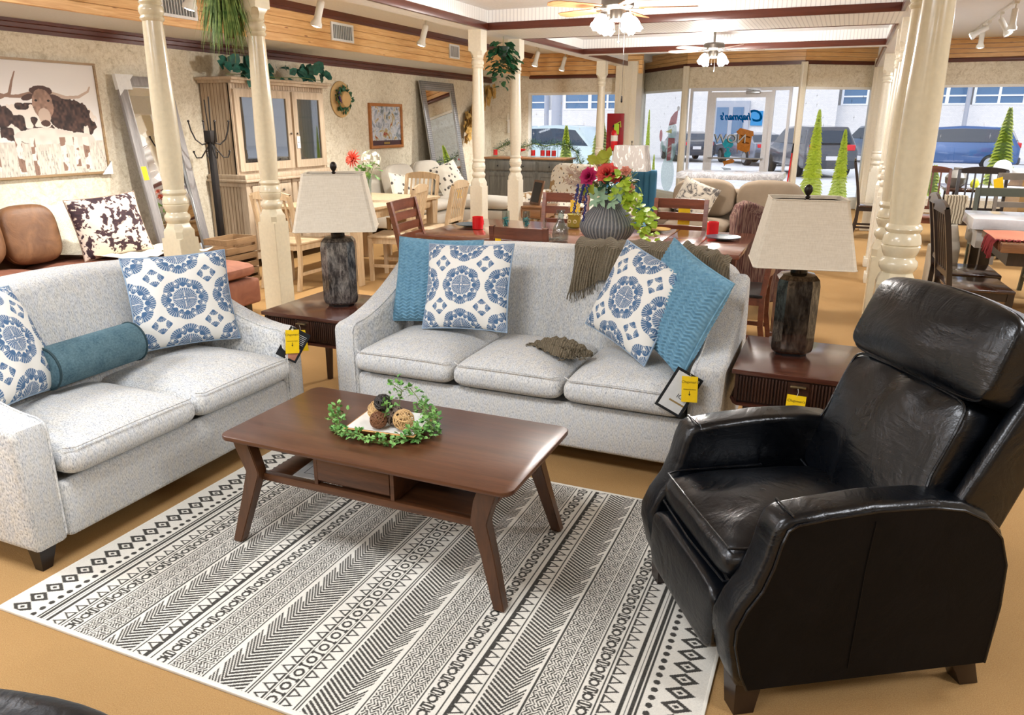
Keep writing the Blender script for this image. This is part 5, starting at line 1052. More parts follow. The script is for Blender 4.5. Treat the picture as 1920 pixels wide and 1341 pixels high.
def make_chair(name, label, loc, rz, mat, style='ladder', rails=4, H=1.0, lean=.09, W=.46, group=None, seatm=None, cat='chair'):
    e = thing(name, label, cat, loc, rz, group); h = W/2
    obj('seat', MB().box(-h, h, -.22, .20, .445, .47, .008), seatm or mat, e)
    obj('seat_rail', MB().box(-h+.02, h-.02, -.20, -.18, .39, .446).box(-h+.02, h-.02, .17, .19, .39, .446).box(-h+.015, -h+.035, -.19, .18, .39, .446).box(h-.035, h-.015, -.19, .18, .39, .446), mat, e)
    def yb(z): return .195+lean*max(0, (z-.45)/(H-.45))**1.2
    for sx in (-1, 1):
        obj('leg', frus(MB(), (sx*(h-.025), -.195), (.018, .018), 0, (sx*(h-.025), -.195), (.021, .021), .446), mat, e)
        m = MB(); pts = [(sx*(h-.02), .195+.05, 0), (sx*(h-.02), .20, .25), (sx*(h-.02), .195, .45)]+[(sx*(h-.02), yb(z), z) for z in (.6, .75, .9, H-.01)]
        for a, b in zip(pts, pts[1:]): m.bar(a, b, .034, .036, up=(0, 1, 0))
        obj('back_post', m, mat, e)
        obj('side_stretcher', MB().bar((sx*(h-.025), -.19, .16), (sx*(h-.022), .2, .16), .016, .03), mat, e)
    if style == 'ladder':
        for k in range(rails):
            z = H-.05-k*((H-.60)/(rails-.3)); y = yb(z); b = MB()
            for i in range(8):
                x0, x1 = -h+.03+(2*h-.06)*i/8, -h+.03+(2*h-.06)*(i+1)/8; q = lambda x: y+.02*(1-(x/h)**2)
                hh = .032 if k else .04; b.add([(x0, q(x0)-.009, z-hh), (x1, q(x1)-.009, z-hh), (x1, q(x1)-.009, z+hh), (x0, q(x0)-.009, z+hh), (x0, q(x0)+.009, z-hh), (x1, q(x1)+.009, z-hh), (x1, q(x1)+.009, z+hh), (x0, q(x0)+.009, z+hh)], [(0, 1, 2, 3), (7, 6, 5, 4), (3, 2, 6, 7), (1, 0, 4, 5)])
            obj('back_rail', b, mat, e)
    else:
        b = MB()
        for i in range(8):
            x0, x1 = -h+.01+(2*h-.02)*i/8, -h+.01+(2*h-.02)*(i+1)/8; zt = lambda x: H+.035*(1-(x/h)**2); z0 = H-.05; y = yb(H-.02)
            b.add([(x0, y-.012, z0), (x1, y-.012, z0), (x1, y-.012, zt(x1)), (x0, y-.012, zt(x0)), (x0, y+.012, z0), (x1, y+.012, z0), (x1, y+.012, zt(x1)), (x0, y+.012, zt(x0))], [(0, 1, 2, 3), (7, 6, 5, 4), (3, 2, 6, 7), (1, 0, 4, 5)])
        obj('crest_rail', b, mat, e); obj('lower_rail', MB().box(-h+.03, h-.03, yb(.55)-.008, yb(.55)+.01, .53, .57), mat, e)
        for k in range(rails):
            x = -h+.03+(2*h-.06)*(k+1)/(rails+1); m = MB(); zs = [.56, .68, .8, H-.04]
            for za, zb in zip(zs, zs[1:]): m.bar((x, yb(za), za), (x, yb(zb), zb), .02, .010, up=(0, 1, 0))
            obj('slat', m, mat, e)
    return e
# ---- brown leather sectional along the left wall
se = thing('leather_sectional', 'brown leather sectional sofa with chaise against the wallpaper wall', 'sofa', (-6.45, 0, 0)); LB2 = M['leather_brown']; SR = M['suede_rust']
obj('back_frame', MB().box(0, .22, 1.9, 5.1, .08, .82, .05, 3), LB2, se); obj('base', MB().box(.2, 1.15, 1.9, 4.1, .08, .30, .03, 3), SR, se); obj('chaise_base', MB().box(.2, 1.90, 4.1, 5.1, .08, .30, .03, 3), SR, se)
obj('seat_cushion', MB().puff(.22, 1.18, 1.95, 3.0, .30, .46, 10, 3.5, .02, 8), SR, se); obj('seat_cushion', MB().puff(.22, 1.18, 3.02, 4.08, .30, .46, 10, 3.5, .02, 8), SR, se); obj('chaise_cushion', MB().puff(.22, 1.92, 4.11, 5.09, .30, .455, 12, 4, .02, 10), SR, se)
for (x, y) in ((.1, 4.98), (1.82, 4.98), (1.82, 4.2), (.1, 2.0), (1.1, 2.0)): obj('leg', MB().box(x-.035, x+.035, y-.035, y+.035, 0, .09), darkleg, se)
def lean_cushion(lab, name, cat, x, y, z, w_, h_, t_, mat, rz, tilt, grp, pm=None):
    e = thing(name, lab, cat, (x, y, z), 0, grp); e.rotation_euler = (0, tilt, rz)
    c = obj('cushion_cover', MB().puff(-t_/2, t_/2, -w_/2, w_/2, 0, h_, 4.5, 3.4, 0, 14), mat, e)
    obj('piping', MB().tube([(t_*.1, (w_/2-.012)*math.copysign(abs(math.cos(a))**.45, math.cos(a)), h_/2+(h_/2-.012)*math.copysign(abs(math.sin(a))**.45, math.sin(a))) for a in [2*math.pi*k/40 for k in range(40)]], .006, 5, True), pm or mat, e); return e
lean_cushion('large brown leather back cushion nearest the left photo edge', 'back_cushion', 'cushion', -6.01, 3.50, .48, .80, .50, .22, LB2, R(0), R(-10), 'brown leather back cushions')
lean_cushion('brown leather back cushion beside the cream throw', 'back_cushion', 'cushion', -6.0, 4.13, .47, .44, .48, .22, LB2, R(-8), R(-12), 'brown leather back cushions')
k = NT('cowhide', .8); a_ = k.noise(k.co((1, 1, 1)), 9, 3, .55, .8); b_ = k.noise(k.co((1, .7, 1)), 26, 2, .5, .5); k.col(k.ramp(k.math('ADD', k.math('MULTIPLY', a_, .6), k.math('MULTIPLY', b_, .4)), [(.49, rgb(224, 208, 190)), (.515, rgb(70, 44, 48)), (.6, rgb(44, 26, 34))])); M['cowhide'] = k.m
make_pillow('brown and white cowhide print pillow on the leather chaise', (-5.72, 4.64, .735), (R(-18), R(-4), R(72)), .29, .26, .09, 'cow')
tb = thing('cream_throw', 'cream woven throw over the sectional back and chaise seat', 'blanket', (-6.45, 4.5, 0)); k = NT('cream_knit', .95); w2 = k.vor(k.co(), 90); k.col(k.ramp(w2, [(.1, rgb(196, 188, 166)), (.5, rgb(226, 220, 202))])); k.bump(w2, .4, .004); k.bump(k.noise(k.co(), 14, 3), .6, .02); M['cream_knit'] = k.m
def th2(u, v):
    y = -.22+.55*u+.10*v; s_ = v; f = .012*math.sin(u*22+v*3)+.010*math.sin(v*17+u*4)
    if s_ < .15: return (.02-.06, y, .84-.3*(.15-s_)/.15)
    if s_ < .35: t = (s_-.15)/.2; return (.0+.26*t, y, .86+.04*math.sin(math.pi*t)+f)
    if s_ < .7: t = (s_-.35)/.35; return (.27+.16*t+f, y-.02*t, .85-.36*t)
    t = (s_-.7)/.3; return (.44+.75*t, y+.1*t, .495+f*.6+.012)
obj('cloth', MB().grid(th2, 44, 60), M['cream_knit'], tb); obj('cloth_edge', MB().grid(lambda u, v: (.45+.9*u, .35+.28*v+.03*math.sin(u*14), .497+.014*math.sin(u*19+v*7)+.012), 34, 10), M['cream_knit'], tb)
# ---- longhorn picture
def cow_colors(nx, ny):
    U, V = np.meshgrid(np.linspace(0, 1, nx), np.linspace(0, 1, ny)); x = U*.95; y = V*.95
    C = np.ones((ny, nx, 3))*np.array([.90, .89, .88]); C = C*(1-.10*(np.abs(V-.55)[..., None])); rg = np.random.default_rng(9)
    def nz(sx, sy, seed):
        r = np.random.default_rng(seed); g = r.random((sy+2, sx+2)); xi = U*sx; yi = V*sy; x0 = xi.astype(int); y0 = yi.astype(int); fx = xi-x0; fy = yi-y0; fx = fx*fx*(3-2*fx); fy = fy*fy*(3-2*fy)
        return (g[y0, x0]*(1-fx)+g[y0, x0+1]*fx)*(1-fy)+(g[y0+1, x0]*(1-fx)+g[y0+1, x0+1]*fx)*fy
    n1, n2, n3 = nz(60, 40, 1), nz(22, 18, 2), nz(150, 30, 3)
    g = V < .30; C[g] = (np.array([.86, .83, .78])*(1-.16*n3[..., None]))[g]
    def E(cx, cy, rx, ry, a=0): dx, dy = x-cx, y-cy; c, s = math.cos(a), math.sin(a); return ((dx*c+dy*s)/rx)**2+((-dx*s+dy*c)/ry)**2 < 1+.22*(n1-.5)
    br = np.array([.30, .22, .20]); dk = np.array([.14, .11, .11]); wt = np.array([.88, .84, .80]); md = np.array([.55, .44, .38]); lt = np.array([.74, .66, .60])
    body = E(.66, .46, .25, .20)|E(.40, .44, .26, .17)|E(.12, .46, .16, .16); C[body] = wt
    sp = body & ((n2 > .46) | E(.70, .52, .17, .15) | E(.20, .50, .10, .10)); C[sp] = (dk+(br-dk)*n1[..., None]*1.4)[sp]
    low = (E(.50, .33, .22, .07)|E(.74, .30, .14, .06)); C[low] = (wt*(.9+.1*n2[..., None]))[low]
    for cx, w_, h0 in ((.30, .022, .02), (.40, .018, .0), (.62, .022, .02), (.80, .024, .03), (.14, .02, .05), (.72, .018, .06)):
        l = (np.abs(x-cx) < w_) & (y > h0) & (y < .32); C[l] = np.where((n2 > .60)[..., None], md, wt)[l]
    def horn(p, w0, w1, col):
        for i in range(len(p)-1):
            (x0, y0), (x1, y1) = p[i], p[i+1]; dx, dy = x1-x0, y1-y0; t = np.clip(((x-x0)*dx+(y-y0)*dy)/(dx*dx+dy*dy), 0, 1); d = np.hypot(x-x0-t*dx, y-y0-t*dy); w_ = w0+(w1-w0)*(i+t)/(len(p)-1); C[d < w_] = col
    horn([(.46, .69), (.36, .66), (.27, .66), (.17, .70), (.10, .78)], .018, .004, md); horn([(.60, .69), (.70, .66), (.80, .67), (.88, .72), (.90, .76)], .018, .006, lt)
    horn([(.03, .60), (.18, .62), (.30, .68), (.33, .78), (.36, .86)], .018, .004, md)
    def head(cx, cy, s, dkc):
        C[E(cx, cy, .075*s, .13*s)] = dkc; C[E(cx, cy-.10*s, .045*s, .07*s)] = lt; C[E(cx, cy-.16*s, .035*s, .028*s)] = br; C[E(cx, cy+.11*s, .08*s, .045*s)] = br
        for sgn in (-1, 1): C[E(cx+sgn*.10*s, cy+.055*s, .05*s, .024*s, -sgn*.4)] = br; C[E(cx+sgn*.045*s, cy+.03*s, .011*s, .009*s)] = dk; C[E(cx+sgn*.017*s, cy-.165*s, .008*s, .006*s)] = dk
    head(.52, .60, 1.0, (np.ones_like(C)*md)[0, 0]); m = E(.52, .60, .075, .13); C[m] = (md*(.85+.35*n1[..., None]))[m]; C[E(.52, .50, .045, .07)] = lt; C[E(.52, .44, .036, .028)] = br
    C[E(.475, .63, .011, .009)] = dk; C[E(.565, .63, .011, .009)] = dk
    head(.07, .50, .8, wt)
    gr = (V < .22) & (n3 > .74) & (rg.random((ny, nx)) > .3); C[gr] = C[gr]*.82
    return C
pf = thing('longhorn_picture', 'framed sepia print of two longhorn cattle in a thin tan frame', 'picture', (-6.5, 4.52, 1.135))
px_, pz_ = np.meshgrid(np.linspace(0, 1, 300), np.linspace(0, 1, 300)); PP = np.stack([np.full_like(px_, .032), -.42+px_*1.22, pz_*.94], -1)
painted('print', PP, cow_colors(300, 300), attr_mat('print_satin', .5), pf)
tf = wood('tan_frame', (132, 106, 74), (168, 140, 102), .4, 'Y'); obj('frame', MB().box(0, .045, -.44, .82, -.02, .0).box(0, .045, -.44, .82, .94, .96).box(0, .045, -.44, -.42, 0, .94).box(0, .045, .80, .82, 0, .94).box(0, .03, -.42, .80, 0, .94), tf, pf)
obj('corner_protector', MB().add([(.048, .84, -.03), (.048, .84, .09), (.048, .72, -.03)], [(0, 1, 2)]).add([(.0, .84, -.03), (.048, .84, -.03), (.048, .84, .09), (0, .84, .09)], [(0, 1, 2, 3)]), plain('card_white', 226, 228, 228, .6), pf)
# ---- leaning mirror 1
def lean_mirror(lab, y0, y1, H, x0, x1, fr, mat, tex=None):
    e = thing('floor_mirror', lab, 'mirror', (x0, y0, 0)); e.rotation_euler = (0, -math.atan2(x0-x1, H), 0); W = y1-y0
    f = MB().box(0, .035, 0, fr, 0, H, .004).box(0, .035, W-fr, W, 0, H, .004).box(0, .035, fr, W-fr, 0, fr, .004).box(0, .035, fr, W-fr, H-fr, H, .004).box(0, .01, fr, W-fr, fr, H-fr)
    obj('frame', f, mat, e); obj('mirror_glass', MB().box(.012, .016, fr, W-fr, fr, H-fr), M['mirror'], e); obj('inner_bevel', MB().box(.014, .03, fr-.005, fr+.012, fr, H-fr).box(.014, .03, W-fr-.012, W-fr+.005, fr, H-fr).box(.014, .03, fr, W-fr, H-fr-.012, H-fr+.005), plain('silver_bead', 170, 170, 168, .3, .8), e); return e
gm = wood('grey_driftwood', (116, 112, 112), (158, 154, 152), .5, 'Z'); m1 = lean_mirror('grey wood framed floor mirror leaning behind the nearest left column', 5.50, 6.15, 2.03, -6.08, -6.44, .09, gm)
obj('corner_protector', MB().box(-.002, .04, -.01, .15, 1.90, 2.04).add([(.041, -.01, 2.04), (.041, .20, 2.04), (.041, -.01, 1.84)], [(0, 1, 2)]), M['card_white'], m1); obj('price_sticker', MB().box(.036, .038, .01, .07, 1.05, 1.18), tagy, m1)
k = NT('embossed_silver', .35, .6); v_ = k.co((1, 1, 1), (R(45), 0, 0)); ch = k.n('ShaderNodeTexChecker'); ch.inputs['Scale'].default_value = 46; k.t.links.new(v_, ch.inputs[0]); k.col(k.mix(ch.outputs['Fac'], rgb(118, 120, 124), rgb(176, 178, 182))); k.bump(ch.outputs['Fac'], .8, .006); M['embossed_silver'] = k.m
m2 = lean_mirror('silver basket-weave framed mirror leaning by the light grey chaise', 11.25, 12.42, 2.24, -6.10, -6.44, .13, M['embossed_silver'])
# ---- crates stacked under mirror, coat rack
for k_, (z, lab) in enumerate(((0, 'bottom of the stacked wooden crates beside the coat rack'), (.16, 'middle wooden crate of the stack beside the coat rack'), (.32, 'top wooden crate of the stack beside the coat rack'))):
    cr = thing('wooden_crate', lab, 'crate', (-5.78, 5.72, z), 0, 'stacked wooden crates'); obj('slats', MB().box(0, .3, 0, .02, .01, .06).box(0, .3, 0, .02, .09, .15).box(0, .3, .40, .42, .01, .15).box(0, .02, 0, .42, .01, .06).box(0, .02, 0, .42, .09, .15).box(.28, .3, 0, .42, .01, .06).box(.28, .3, 0, .42, .09, .15).box(0, .3, 0, .42, 0, .012), wood('crate_wood', (120, 92, 62), (160, 128, 92), .7, 'Y'), cr)
ck = thing('coat_rack', 'black iron coat rack with curled hooks beside the pale hutch', 'coat rack', (-6.05, 6.25, 0)); iron = plain('aged_iron', 42, 38, 36, .45, .5)
obj('pole', MB().box(-.028, .028, -.028, .028, .03, 1.45, .004).tube([(-.012, .0, 1.45), (-.02, -.01, 1.80)], .007, 6).tube([(.012, 0, 1.45), (.02, .01, 1.83)], .007, 6).box(-.045, .045, -.045, .045, 1.38, 1.5, .004), iron, ck)
for a in (60, 150, 240, 330):
    dx, dy = math.cos(R(a)), math.sin(R(a)); h = MB().tube([(dx*r, dy*r, z) for r, z in ((.02, 1.38), (.09, 1.36), (.15, 1.41), (.185, 1.5), (.20, 1.58))], .008, 6).ball((dx*.2, dy*.2, 1.59), .013, 8).tube([(dx*r, dy*r, z) for r, z in ((.02, 1.36), (.06, 1.30), (.11, 1.23), (.16, 1.23), (.18, 1.28))], .007, 6).ball((dx*.18, dy*.18, 1.29), .012, 8); obj('hook', h, iron, ck)
for a in (45, 135, 225, 315): dx, dy = math.cos(R(a)), math.sin(R(a)); obj('foot', MB().tube([(0, 0, .12), (dx*.1, dy*.1, .05), (dx*.2, dy*.2, .015)], .014, 6), iron, ck)
# ---- hutch
def bead_mat():
    k = NT('oak_bead', .5); z = k.n('ShaderNodeSeparateXYZ'); v_ = k.co(); k.t.links.new(v_, z.inputs[0]); fr = k.math('FRACT', k.math('DIVIDE', k.math('ADD', z.outputs[0], z.outputs[1]), .045)); g = k.math('LESS_THAN', fr, .2); n_ = k.noise(k.co((12, 12, 1.2)), 2, 4); k.col(k.mix(g, k.ramp(n_, [(.35, rgb(166, 146, 122)), (.65, rgb(198, 180, 156))]), rgb(122, 98, 74))); k.bump(k.math('SUBTRACT', 1., g), 1, .006); M['oak_bead'] = k.m; return k.m
bead = bead_mat()
hu = thing('china_hutch', 'pale washed-oak china hutch with glass doors behind the second column', 'hutch', (-6.48, 6.62, 0))
def corner_body(z0, z1, d, Wd, c=0, ins=0): return [(0, ins), (d, ins), (d, Wd-ins), (0, Wd-ins)]
obj('lower_case', MB().prism([(0, .0), (.50, 0), (.50, 1.62), (0, 1.62)], .12, .95, 'Z'), bead, hu)
obj('base_rail', MB().box(.0, .52, -.02, .06, 0, .13).box(.46, .52, -.02, .04, 0, .95).box(.46, .52, 1.58, 1.64, 0, .95).box(.49, .52, 0, 1.6, .10, .17).box(.49, .52, .76, .84, .1, .95).box(0, .05, -.02, 0, 0, .95).box(0, .5, -.02, 0, .12, .2).box(0, .5, -.02, 0, .9, .95), oakw, hu)
obj('waist_ledge', MB().prism([(0, -.05), (.56, -.05), (.56, 1.67), (0, 1.67)], .95, .98, 'Z', .008).prism([(0, -.03), (.53, -.03), (.53, 1.65), (0, 1.65)], .98, 1.03, 'Z', .006), oakw, hu)
obj('upper_case', MB().box(0, .40, 0, .02, 1.03, 1.98).box(0, .40, 1.60, 1.62, 1.03, 1.98).box(0, .02, 0, 1.62, 1.03, 1.98).box(0, .40, 0, 1.62, 1.93, 1.98), bead, hu)
obj('crown', MB().prism([(0, -.03), (.46, -.03), (.46, 1.65), (0, 1.65)], 1.98, 2.01, 'Z').prism([(0, -.06), (.50, -.06), (.50, 1.68), (0, 1.68)], 2.01, 2.04, 'Z', .006), oakw, hu)
obj('shelf', MB().box(.03, .36, .03, 1.58, 1.33, 1.345).box(.03, .36, .03, 1.58, 1.63, 1.645), M['clear_glass'], hu); obj('face_frame', MB().box(.375, .392, 0, .12, 1.03, 1.98).box(.375, .392, .90, 1.08, 1.03, 1.98).box(.375, .392, 1.50, 1.62, 1.03, 1.98).box(.375, .392, 0, 1.62, 1.03, 1.15).box(.375, .392, 0, 1.62, 1.84, 1.98).box(.49, .502, 0, 1.62, .70, .80).box(.49, .502, 0, 1.62, .15, .28).box(.49, .502, 0, .15, .1, .95).box(.49, .502, 1.47, 1.62, .1, .95).box(.49, .502, .62, 1.0, .1, .95), oakw, hu)
obj('back_panel', MB().box(.02, .03, .03, 1.59, 1.04, 1.93), plain('hutch_back_grey', 120, 116, 112, .6), hu)  # plain grey panel across the back of the upper case
for k_, (a, b, nm) in enumerate(((.02, .30, 'g'), (.32, .98, 'g'), (1.0, 1.60, 'g'))):
    if k_ == 0: continue
    a = (.04 if k_ == 1 else 1.0); b = (.96 if k_ == 1 else 1.58)
    d = obj('door', MB().box(.39, .42, a, a+.08, 1.06, 1.92).box(.39, .42, b-.08, b, 1.06, 1.92).box(.39, .42, a, b, 1.06, 1.15).box(.39, .42, a, b, 1.84, 1.92), oakw, hu); obj('glass', MB().box(.402, .406, a+.07, b-.07, 1.14, 1.85), M['tinted_glass'], d); obj('knob', MB().ball((.432, b-.04 if k_ == 1 else a+.04, 1.45), .013, 8), pewter, d)
for a, b in ((.05, .76), (.84, 1.57)):
    dd = obj('drawer', MB().box(.50, .522, a+.03, b-.03, .76, .91, .006), oakw, hu)
    for q_ in (.25, .75): obj('knob', MB().ball((.535, a+(b-a)*q_, .835), .014, 8), pewter, dd)
    d2 = obj('door', MB().box(.50, .52, a+.03, a+.10, .2, .73).box(.50, .52, b-.10, b-.03, .2, .73).box(.50, .52, a+.03, b-.03, .2, .27).box(.50, .52, a+.03, b-.03, .66, .73).box(.50, .508, a+.09, b-.09, .26, .67), oakw, hu)
obj('hanging_label', MB().box(.425, .428, 1.02, 1.08, 1.28, 1.42), M['card_white'], hu); text('SALE', 'printed_label', hangb, .022, hu, (.4285, 1.05, 1.35), (R(90), 0, R(90)), ext=.0002)
iv = thing('ivy_garland', 'teal-green ivy garland lying along the hutch crown', 'garland', (-6.13, 6.6, 2.045)); rs = random.Random(8); m = MB(); s_ = MB()
for k_ in range(46):
    t = rs.random(); y = (.02+.45*t) if k_ % 3 == 0 else (.7+.85*t); L = rs.uniform(.11, .18); leaf(m, (rs.uniform(-.05, .16), y, rs.uniform(.02, .14)), (rs.gauss(.1, .3), rs.gauss(0, .8), rs.gauss(.0, .6)), (1, 0, .4), L, L*.8, .25)
m.v = [(v[0], v[1], max(v[2], .003) if v[0] < .12 else v[2]) for v in m.v]; s_.tube([(.05, .0, .02), (.1, .4, .03), (.05, .8, .02), (.1, 1.2, .04), (.1, 1.6, .02)], .004, 5); tag(obj('leaves', m, lf_teal, iv), kind='stuff'); obj('vine', s_, stemm, iv)
# ---- hat wreath, framed picture, gold wreath, wall candle sconce
straw = plain('straw', 206, 172, 120, .8, var=.12); ht_ = thing('straw_hat_wreath', 'straw hat with a green leafy wreath hung on the wall', 'wall decor', (-6.495, 9.2, 1.88)); T_ = Matrix.Rotation(R(90), 4, 'Y')
obj('hat', MB().lathe([(.24, 0.005), (.235, .015), (.12, .02), (.115, .05), (.10, .10), (.06, .125), (.0001, .13)], 32, T=T_), straw, ht_)
m = MB(); rs = random.Random(2)
for k_ in range(120): a = rs.uniform(0, 6.28); p = (rs.uniform(.03, .07), .14*math.cos(a)*rs.uniform(.85, 1.15), .14*math.sin(a)*rs.uniform(.85, 1.15)); leaf(m, p, (rs.uniform(0, .6), rs.gauss(0, 1), rs.gauss(0, 1)), (1, 0, 0), .06, .03)
tag(obj('leaf_wreath', m, lf_dark, ht_), kind='stuff'); m = MB()
for k_ in range(14): a = R(100+rs.uniform(-30, 50)); m.ball((.08, -.14*abs(math.sin(a)), .13*math.cos(a)+.06), .014, 8)
obj('berries', m, plain('berry_purple', 70, 44, 110, .5), ht_)
fp = thing('framed_print', 'honey-wood framed faded print under reflective glass on wall', 'picture', (-6.5, 9.86, 1.20)); hw_ = wood('honey_frame', (150, 92, 46), (186, 124, 66), .35, 'Y')
obj('frame', MB().box(0, .04, 0, .92, 0, .045, .006).box(0, .04, 0, .92, .605, .65, .006).box(0, .04, 0, .045, 0, .65, .006).box(0, .04, .875, .92, 0, .65, .006), hw_, fp)
k = NT('faded_print', .15); a_ = k.noise(k.co(), 7, 4, .6, 1); k.col(k.ramp(a_, [(.3, rgb(70, 92, 70)), (.42, rgb(150, 160, 176)), (.52, rgb(206, 212, 224)), (.62, rgb(176, 160, 110)), (.72, rgb(160, 60, 70))])); M['faded_print'] = k.m
obj('print', MB().box(0, .015, .04, .88, .10, .61), M['faded_print'], fp); obj('mat_band', MB().box(0, .016, .04, .88, .04, .115), plain('mat_plum', 70, 40, 48, .4), fp); obj('plate', MB().box(.016, .02, .38, .54, .06, .09), plain('brass_plate', 190, 160, 90, .3, .8), fp)
gold = plain('gold_leaf', 206, 168, 96, .4, .35, var=.2); gw = thing('gold_wreath', 'curved wreath of gold metal flowers on the far left wall', 'wall decor', (-6.49, 13.45, 1.70)); m = MB(); rs = random.Random(6)
for k_ in range(54):
    t = k_/53; a = R(-60+150*t) ; rr = .62+rs.uniform(-.12, .10); cy = -.62+1.25*t**1.3+rs.uniform(-.08, .08); cz = -.42+.90*t**.7+rs.uniform(-.08, .08); cx = rs.uniform(.03, .16)
    for q in range(5): b = 2*math.pi*q/5+k_; leaf(m, (cx, cy, cz), (.35, math.cos(b), math.sin(b)), (1, 0, 0), .10, .09, .3)
tag(obj('petals', m, gold, gw), kind='stuff'); obj('wire', MB().tube([(.01, -.55, -.46), (.01, -.45, -.1), (.01, -.1, .2), (.01, .25, .46)], .006, 5), blackm, gw)
sc_ = thing('wall_sconce', 'slim white candle sconce on wall left of the dresser window', 'sconce', (-6.12, 14.19, 1.5)); obj('bracket', MB().box(-.02, .02, -.03, 0, -.12, .14, .004).lathe([(.03, 0), (.035, .02)], 10, (0, -.05, .1)), plain('sconce_white', 220, 216, 206, .5), sc_); obj('candle', MB().lathe([(.015, .12), (.015, .24)], 10, (0, -.05, 0)), plain('candle_cream', 232, 224, 204, .5), sc_)
# ---- natural oak dining set
dt = thing('natural_dining_table', 'natural oak dining table behind the mottled black lamp', 'table', (-4.83, 7.1, 0)); obj('tabletop', MB().box(-.53, .53, -.85, .85, .735, .765, .005), oakx, dt); obj('apron', MB().box(-.47, .47, -.79, -.765, .64, .735).box(-.47, .47, .765, .79, .64, .735).box(.445, .47, -.78, .78, .64, .735).box(-.47, -.445, -.78, .78, .64, .735), oakx, dt)
for x in (-.45, .45):
    for y in (-.77, .77): obj('leg', MB().box(x-.045, x+.045, y-.045, y+.045, 0, .735, .006), oakx, dt)
g_ = 'natural oak slat-back chairs'
make_chair('slat_back_chair', 'oak slat-back chair nearest the column, its back toward the camera', (-4.97, 6.10, 0), R(180), oakx, 'slat', 6, .93, .10, .48, g_)
make_chair('slat_back_chair', 'oak slat-back chair at the near right side of the oak table', (-4.25, 6.85, 0), R(-78), oakx, 'slat', 6, .95, .10, .48, g_); make_chair('slat_back_chair', 'oak slat-back chair at the far right side with yellow tag', (-4.13, 7.54, 0), R(-84), oakx, 'slat', 6, .95, .10, .48, g_)
make_chair('slat_back_chair', 'oak slat-back chair at the far end of the oak table', (-4.85, 8.22, 0), R(0), oakx, 'slat', 6, .96, .10, .48, g_)
price_tag('tiny yellow price tag on the far natural oak chair', (-3.90, 7.66, .90), R(60), 0, .06, .09, mark=False)
def flower(m, c, r, n, d=(0, -.5, .6), layers=3, wr=.35):
    d = Vector(d).normalized(); u = d.orthogonal().normalized(); w_ = d.cross(u)
    for l in range(layers):
        for q in range(n):
            a = 2*math.pi*(q+.5*l)/n; leaf(m, c, (u*math.cos(a)+w_*math.sin(a))*(1-.28*l)+d*(.25+.45*l), d, r*(1-.16*l), r*wr, .3)
vs_ = thing('glass_vase_bouquet', 'glass vase of coral dahlia and white hydrangea on the oak table', 'vase', (-4.66, 6.98, .766)); obj('vase', MB().lathe([(.045, 0), (.05, .01), (.045, .1), (.05, .2), (.06, .27), (.056, .27), (.045, .2), (.04, .1), (.04, .015)], 20), M['clear_glass'], vs_); st = MB(); rs = random.Random(3)
for q in range(9): st.tube([(rs.uniform(-.02, .02), rs.uniform(-.02, .02), .03), (rs.uniform(-.04, .04), rs.uniform(-.03, .03), .25), (rs.uniform(-.12, .12), rs.uniform(-.06, .06), .42)], .003, 4)
obj('stems', st, stemm, vs_); m = MB()
for q in range(26): leaf(m, (rs.uniform(-.1, .12), rs.uniform(-.08, .08), rs.uniform(.26, .42)), (rs.gauss(0, 1), rs.gauss(0, 1), rs.gauss(-.2, .5)), (0, 0, 1), .09, .05)
tag(obj('leaves', m, lf_fresh, vs_), kind='stuff'); m = MB(); flower(m, (-.09, -.08, .45), .105, 14, (-.1, -1, .2), 4, .2); obj('coral_dahlia', m, plain('petal_coral', 232, 116, 96, .6), vs_); m = MB(); flower(m, (-.19, -.03, .43), .05, 8, (-.4, -1, .2), 3); flower(m, (-.17, -.02, .50), .04, 8, (-.4, -1, .6), 3); obj('small_coral_bloom', m, plain('petal_rust', 176, 84, 60, .6), vs_)
m = MB()
for q in range(46):
    a, b = rs.uniform(0, 6.28), rs.uniform(-1, 1); s = math.sqrt(1-b*b); c = Vector((.08+.10*s*math.cos(a), -.02+.09*s*math.sin(a), .45+.085*b)); flower(m, c, .024, 4, (c-Vector((.08, -.02, .45))), 1, .9)
tag(obj('white_hydrangea', m, plain('petal_white', 238, 238, 226, .6), vs_), kind='stuff')
# ---- light grey sectional with chaise
ls = thing('light_sectional', 'light oatmeal corner sofa with chaise beside the silver mirror', 'sofa', (-6.5, 9.3, 0)); obj('back_frame', MB().box(.02, .28, 0, 2.15, .1, .78, .06, 3), oatm, ls); obj('base', MB().box(.2, 1.05, 0, 1.3, .12, .30, .03).box(.2, 1.95, 1.25, 1.98, .12, .30, .03), oatm, ls)
obj('seat_cushion', MB().puff(.25, 1.08, .0, 1.24, .30, .47, 10, 3.5, .02, 8), oatm, ls); obj('chaise_cushion', MB().puff(.25, 1.98, 1.26, 1.98, .30, .47, 10, 3.5, .02, 8), oatm, ls); obj('arm', MB().box(.05, 1.10, 1.98, 2.18, .1, .60, .06, 3), oatm, ls)
for q in ((1.88, 1.9), (1.88, 1.33)): obj('leg', MB().box(q[0]-.03, q[0]+.03, q[1]-.03, q[1]+.03, 0, .13), oakw, ls)
lean_cushion('light oatmeal back cushion on the left of the corner sofa', 'back_cushion', 'cushion', -6.02, 9.95, .495, .72, .50, .22, oatm, 0, R(-12), 'oatmeal back cushions'); lean_cushion('light oatmeal back cushion nearest the silver mirror', 'back_cushion', 'cushion', -6.0, 10.75, .495, .80, .52, .22, oatm, 0, R(-12), 'oatmeal back cushions')
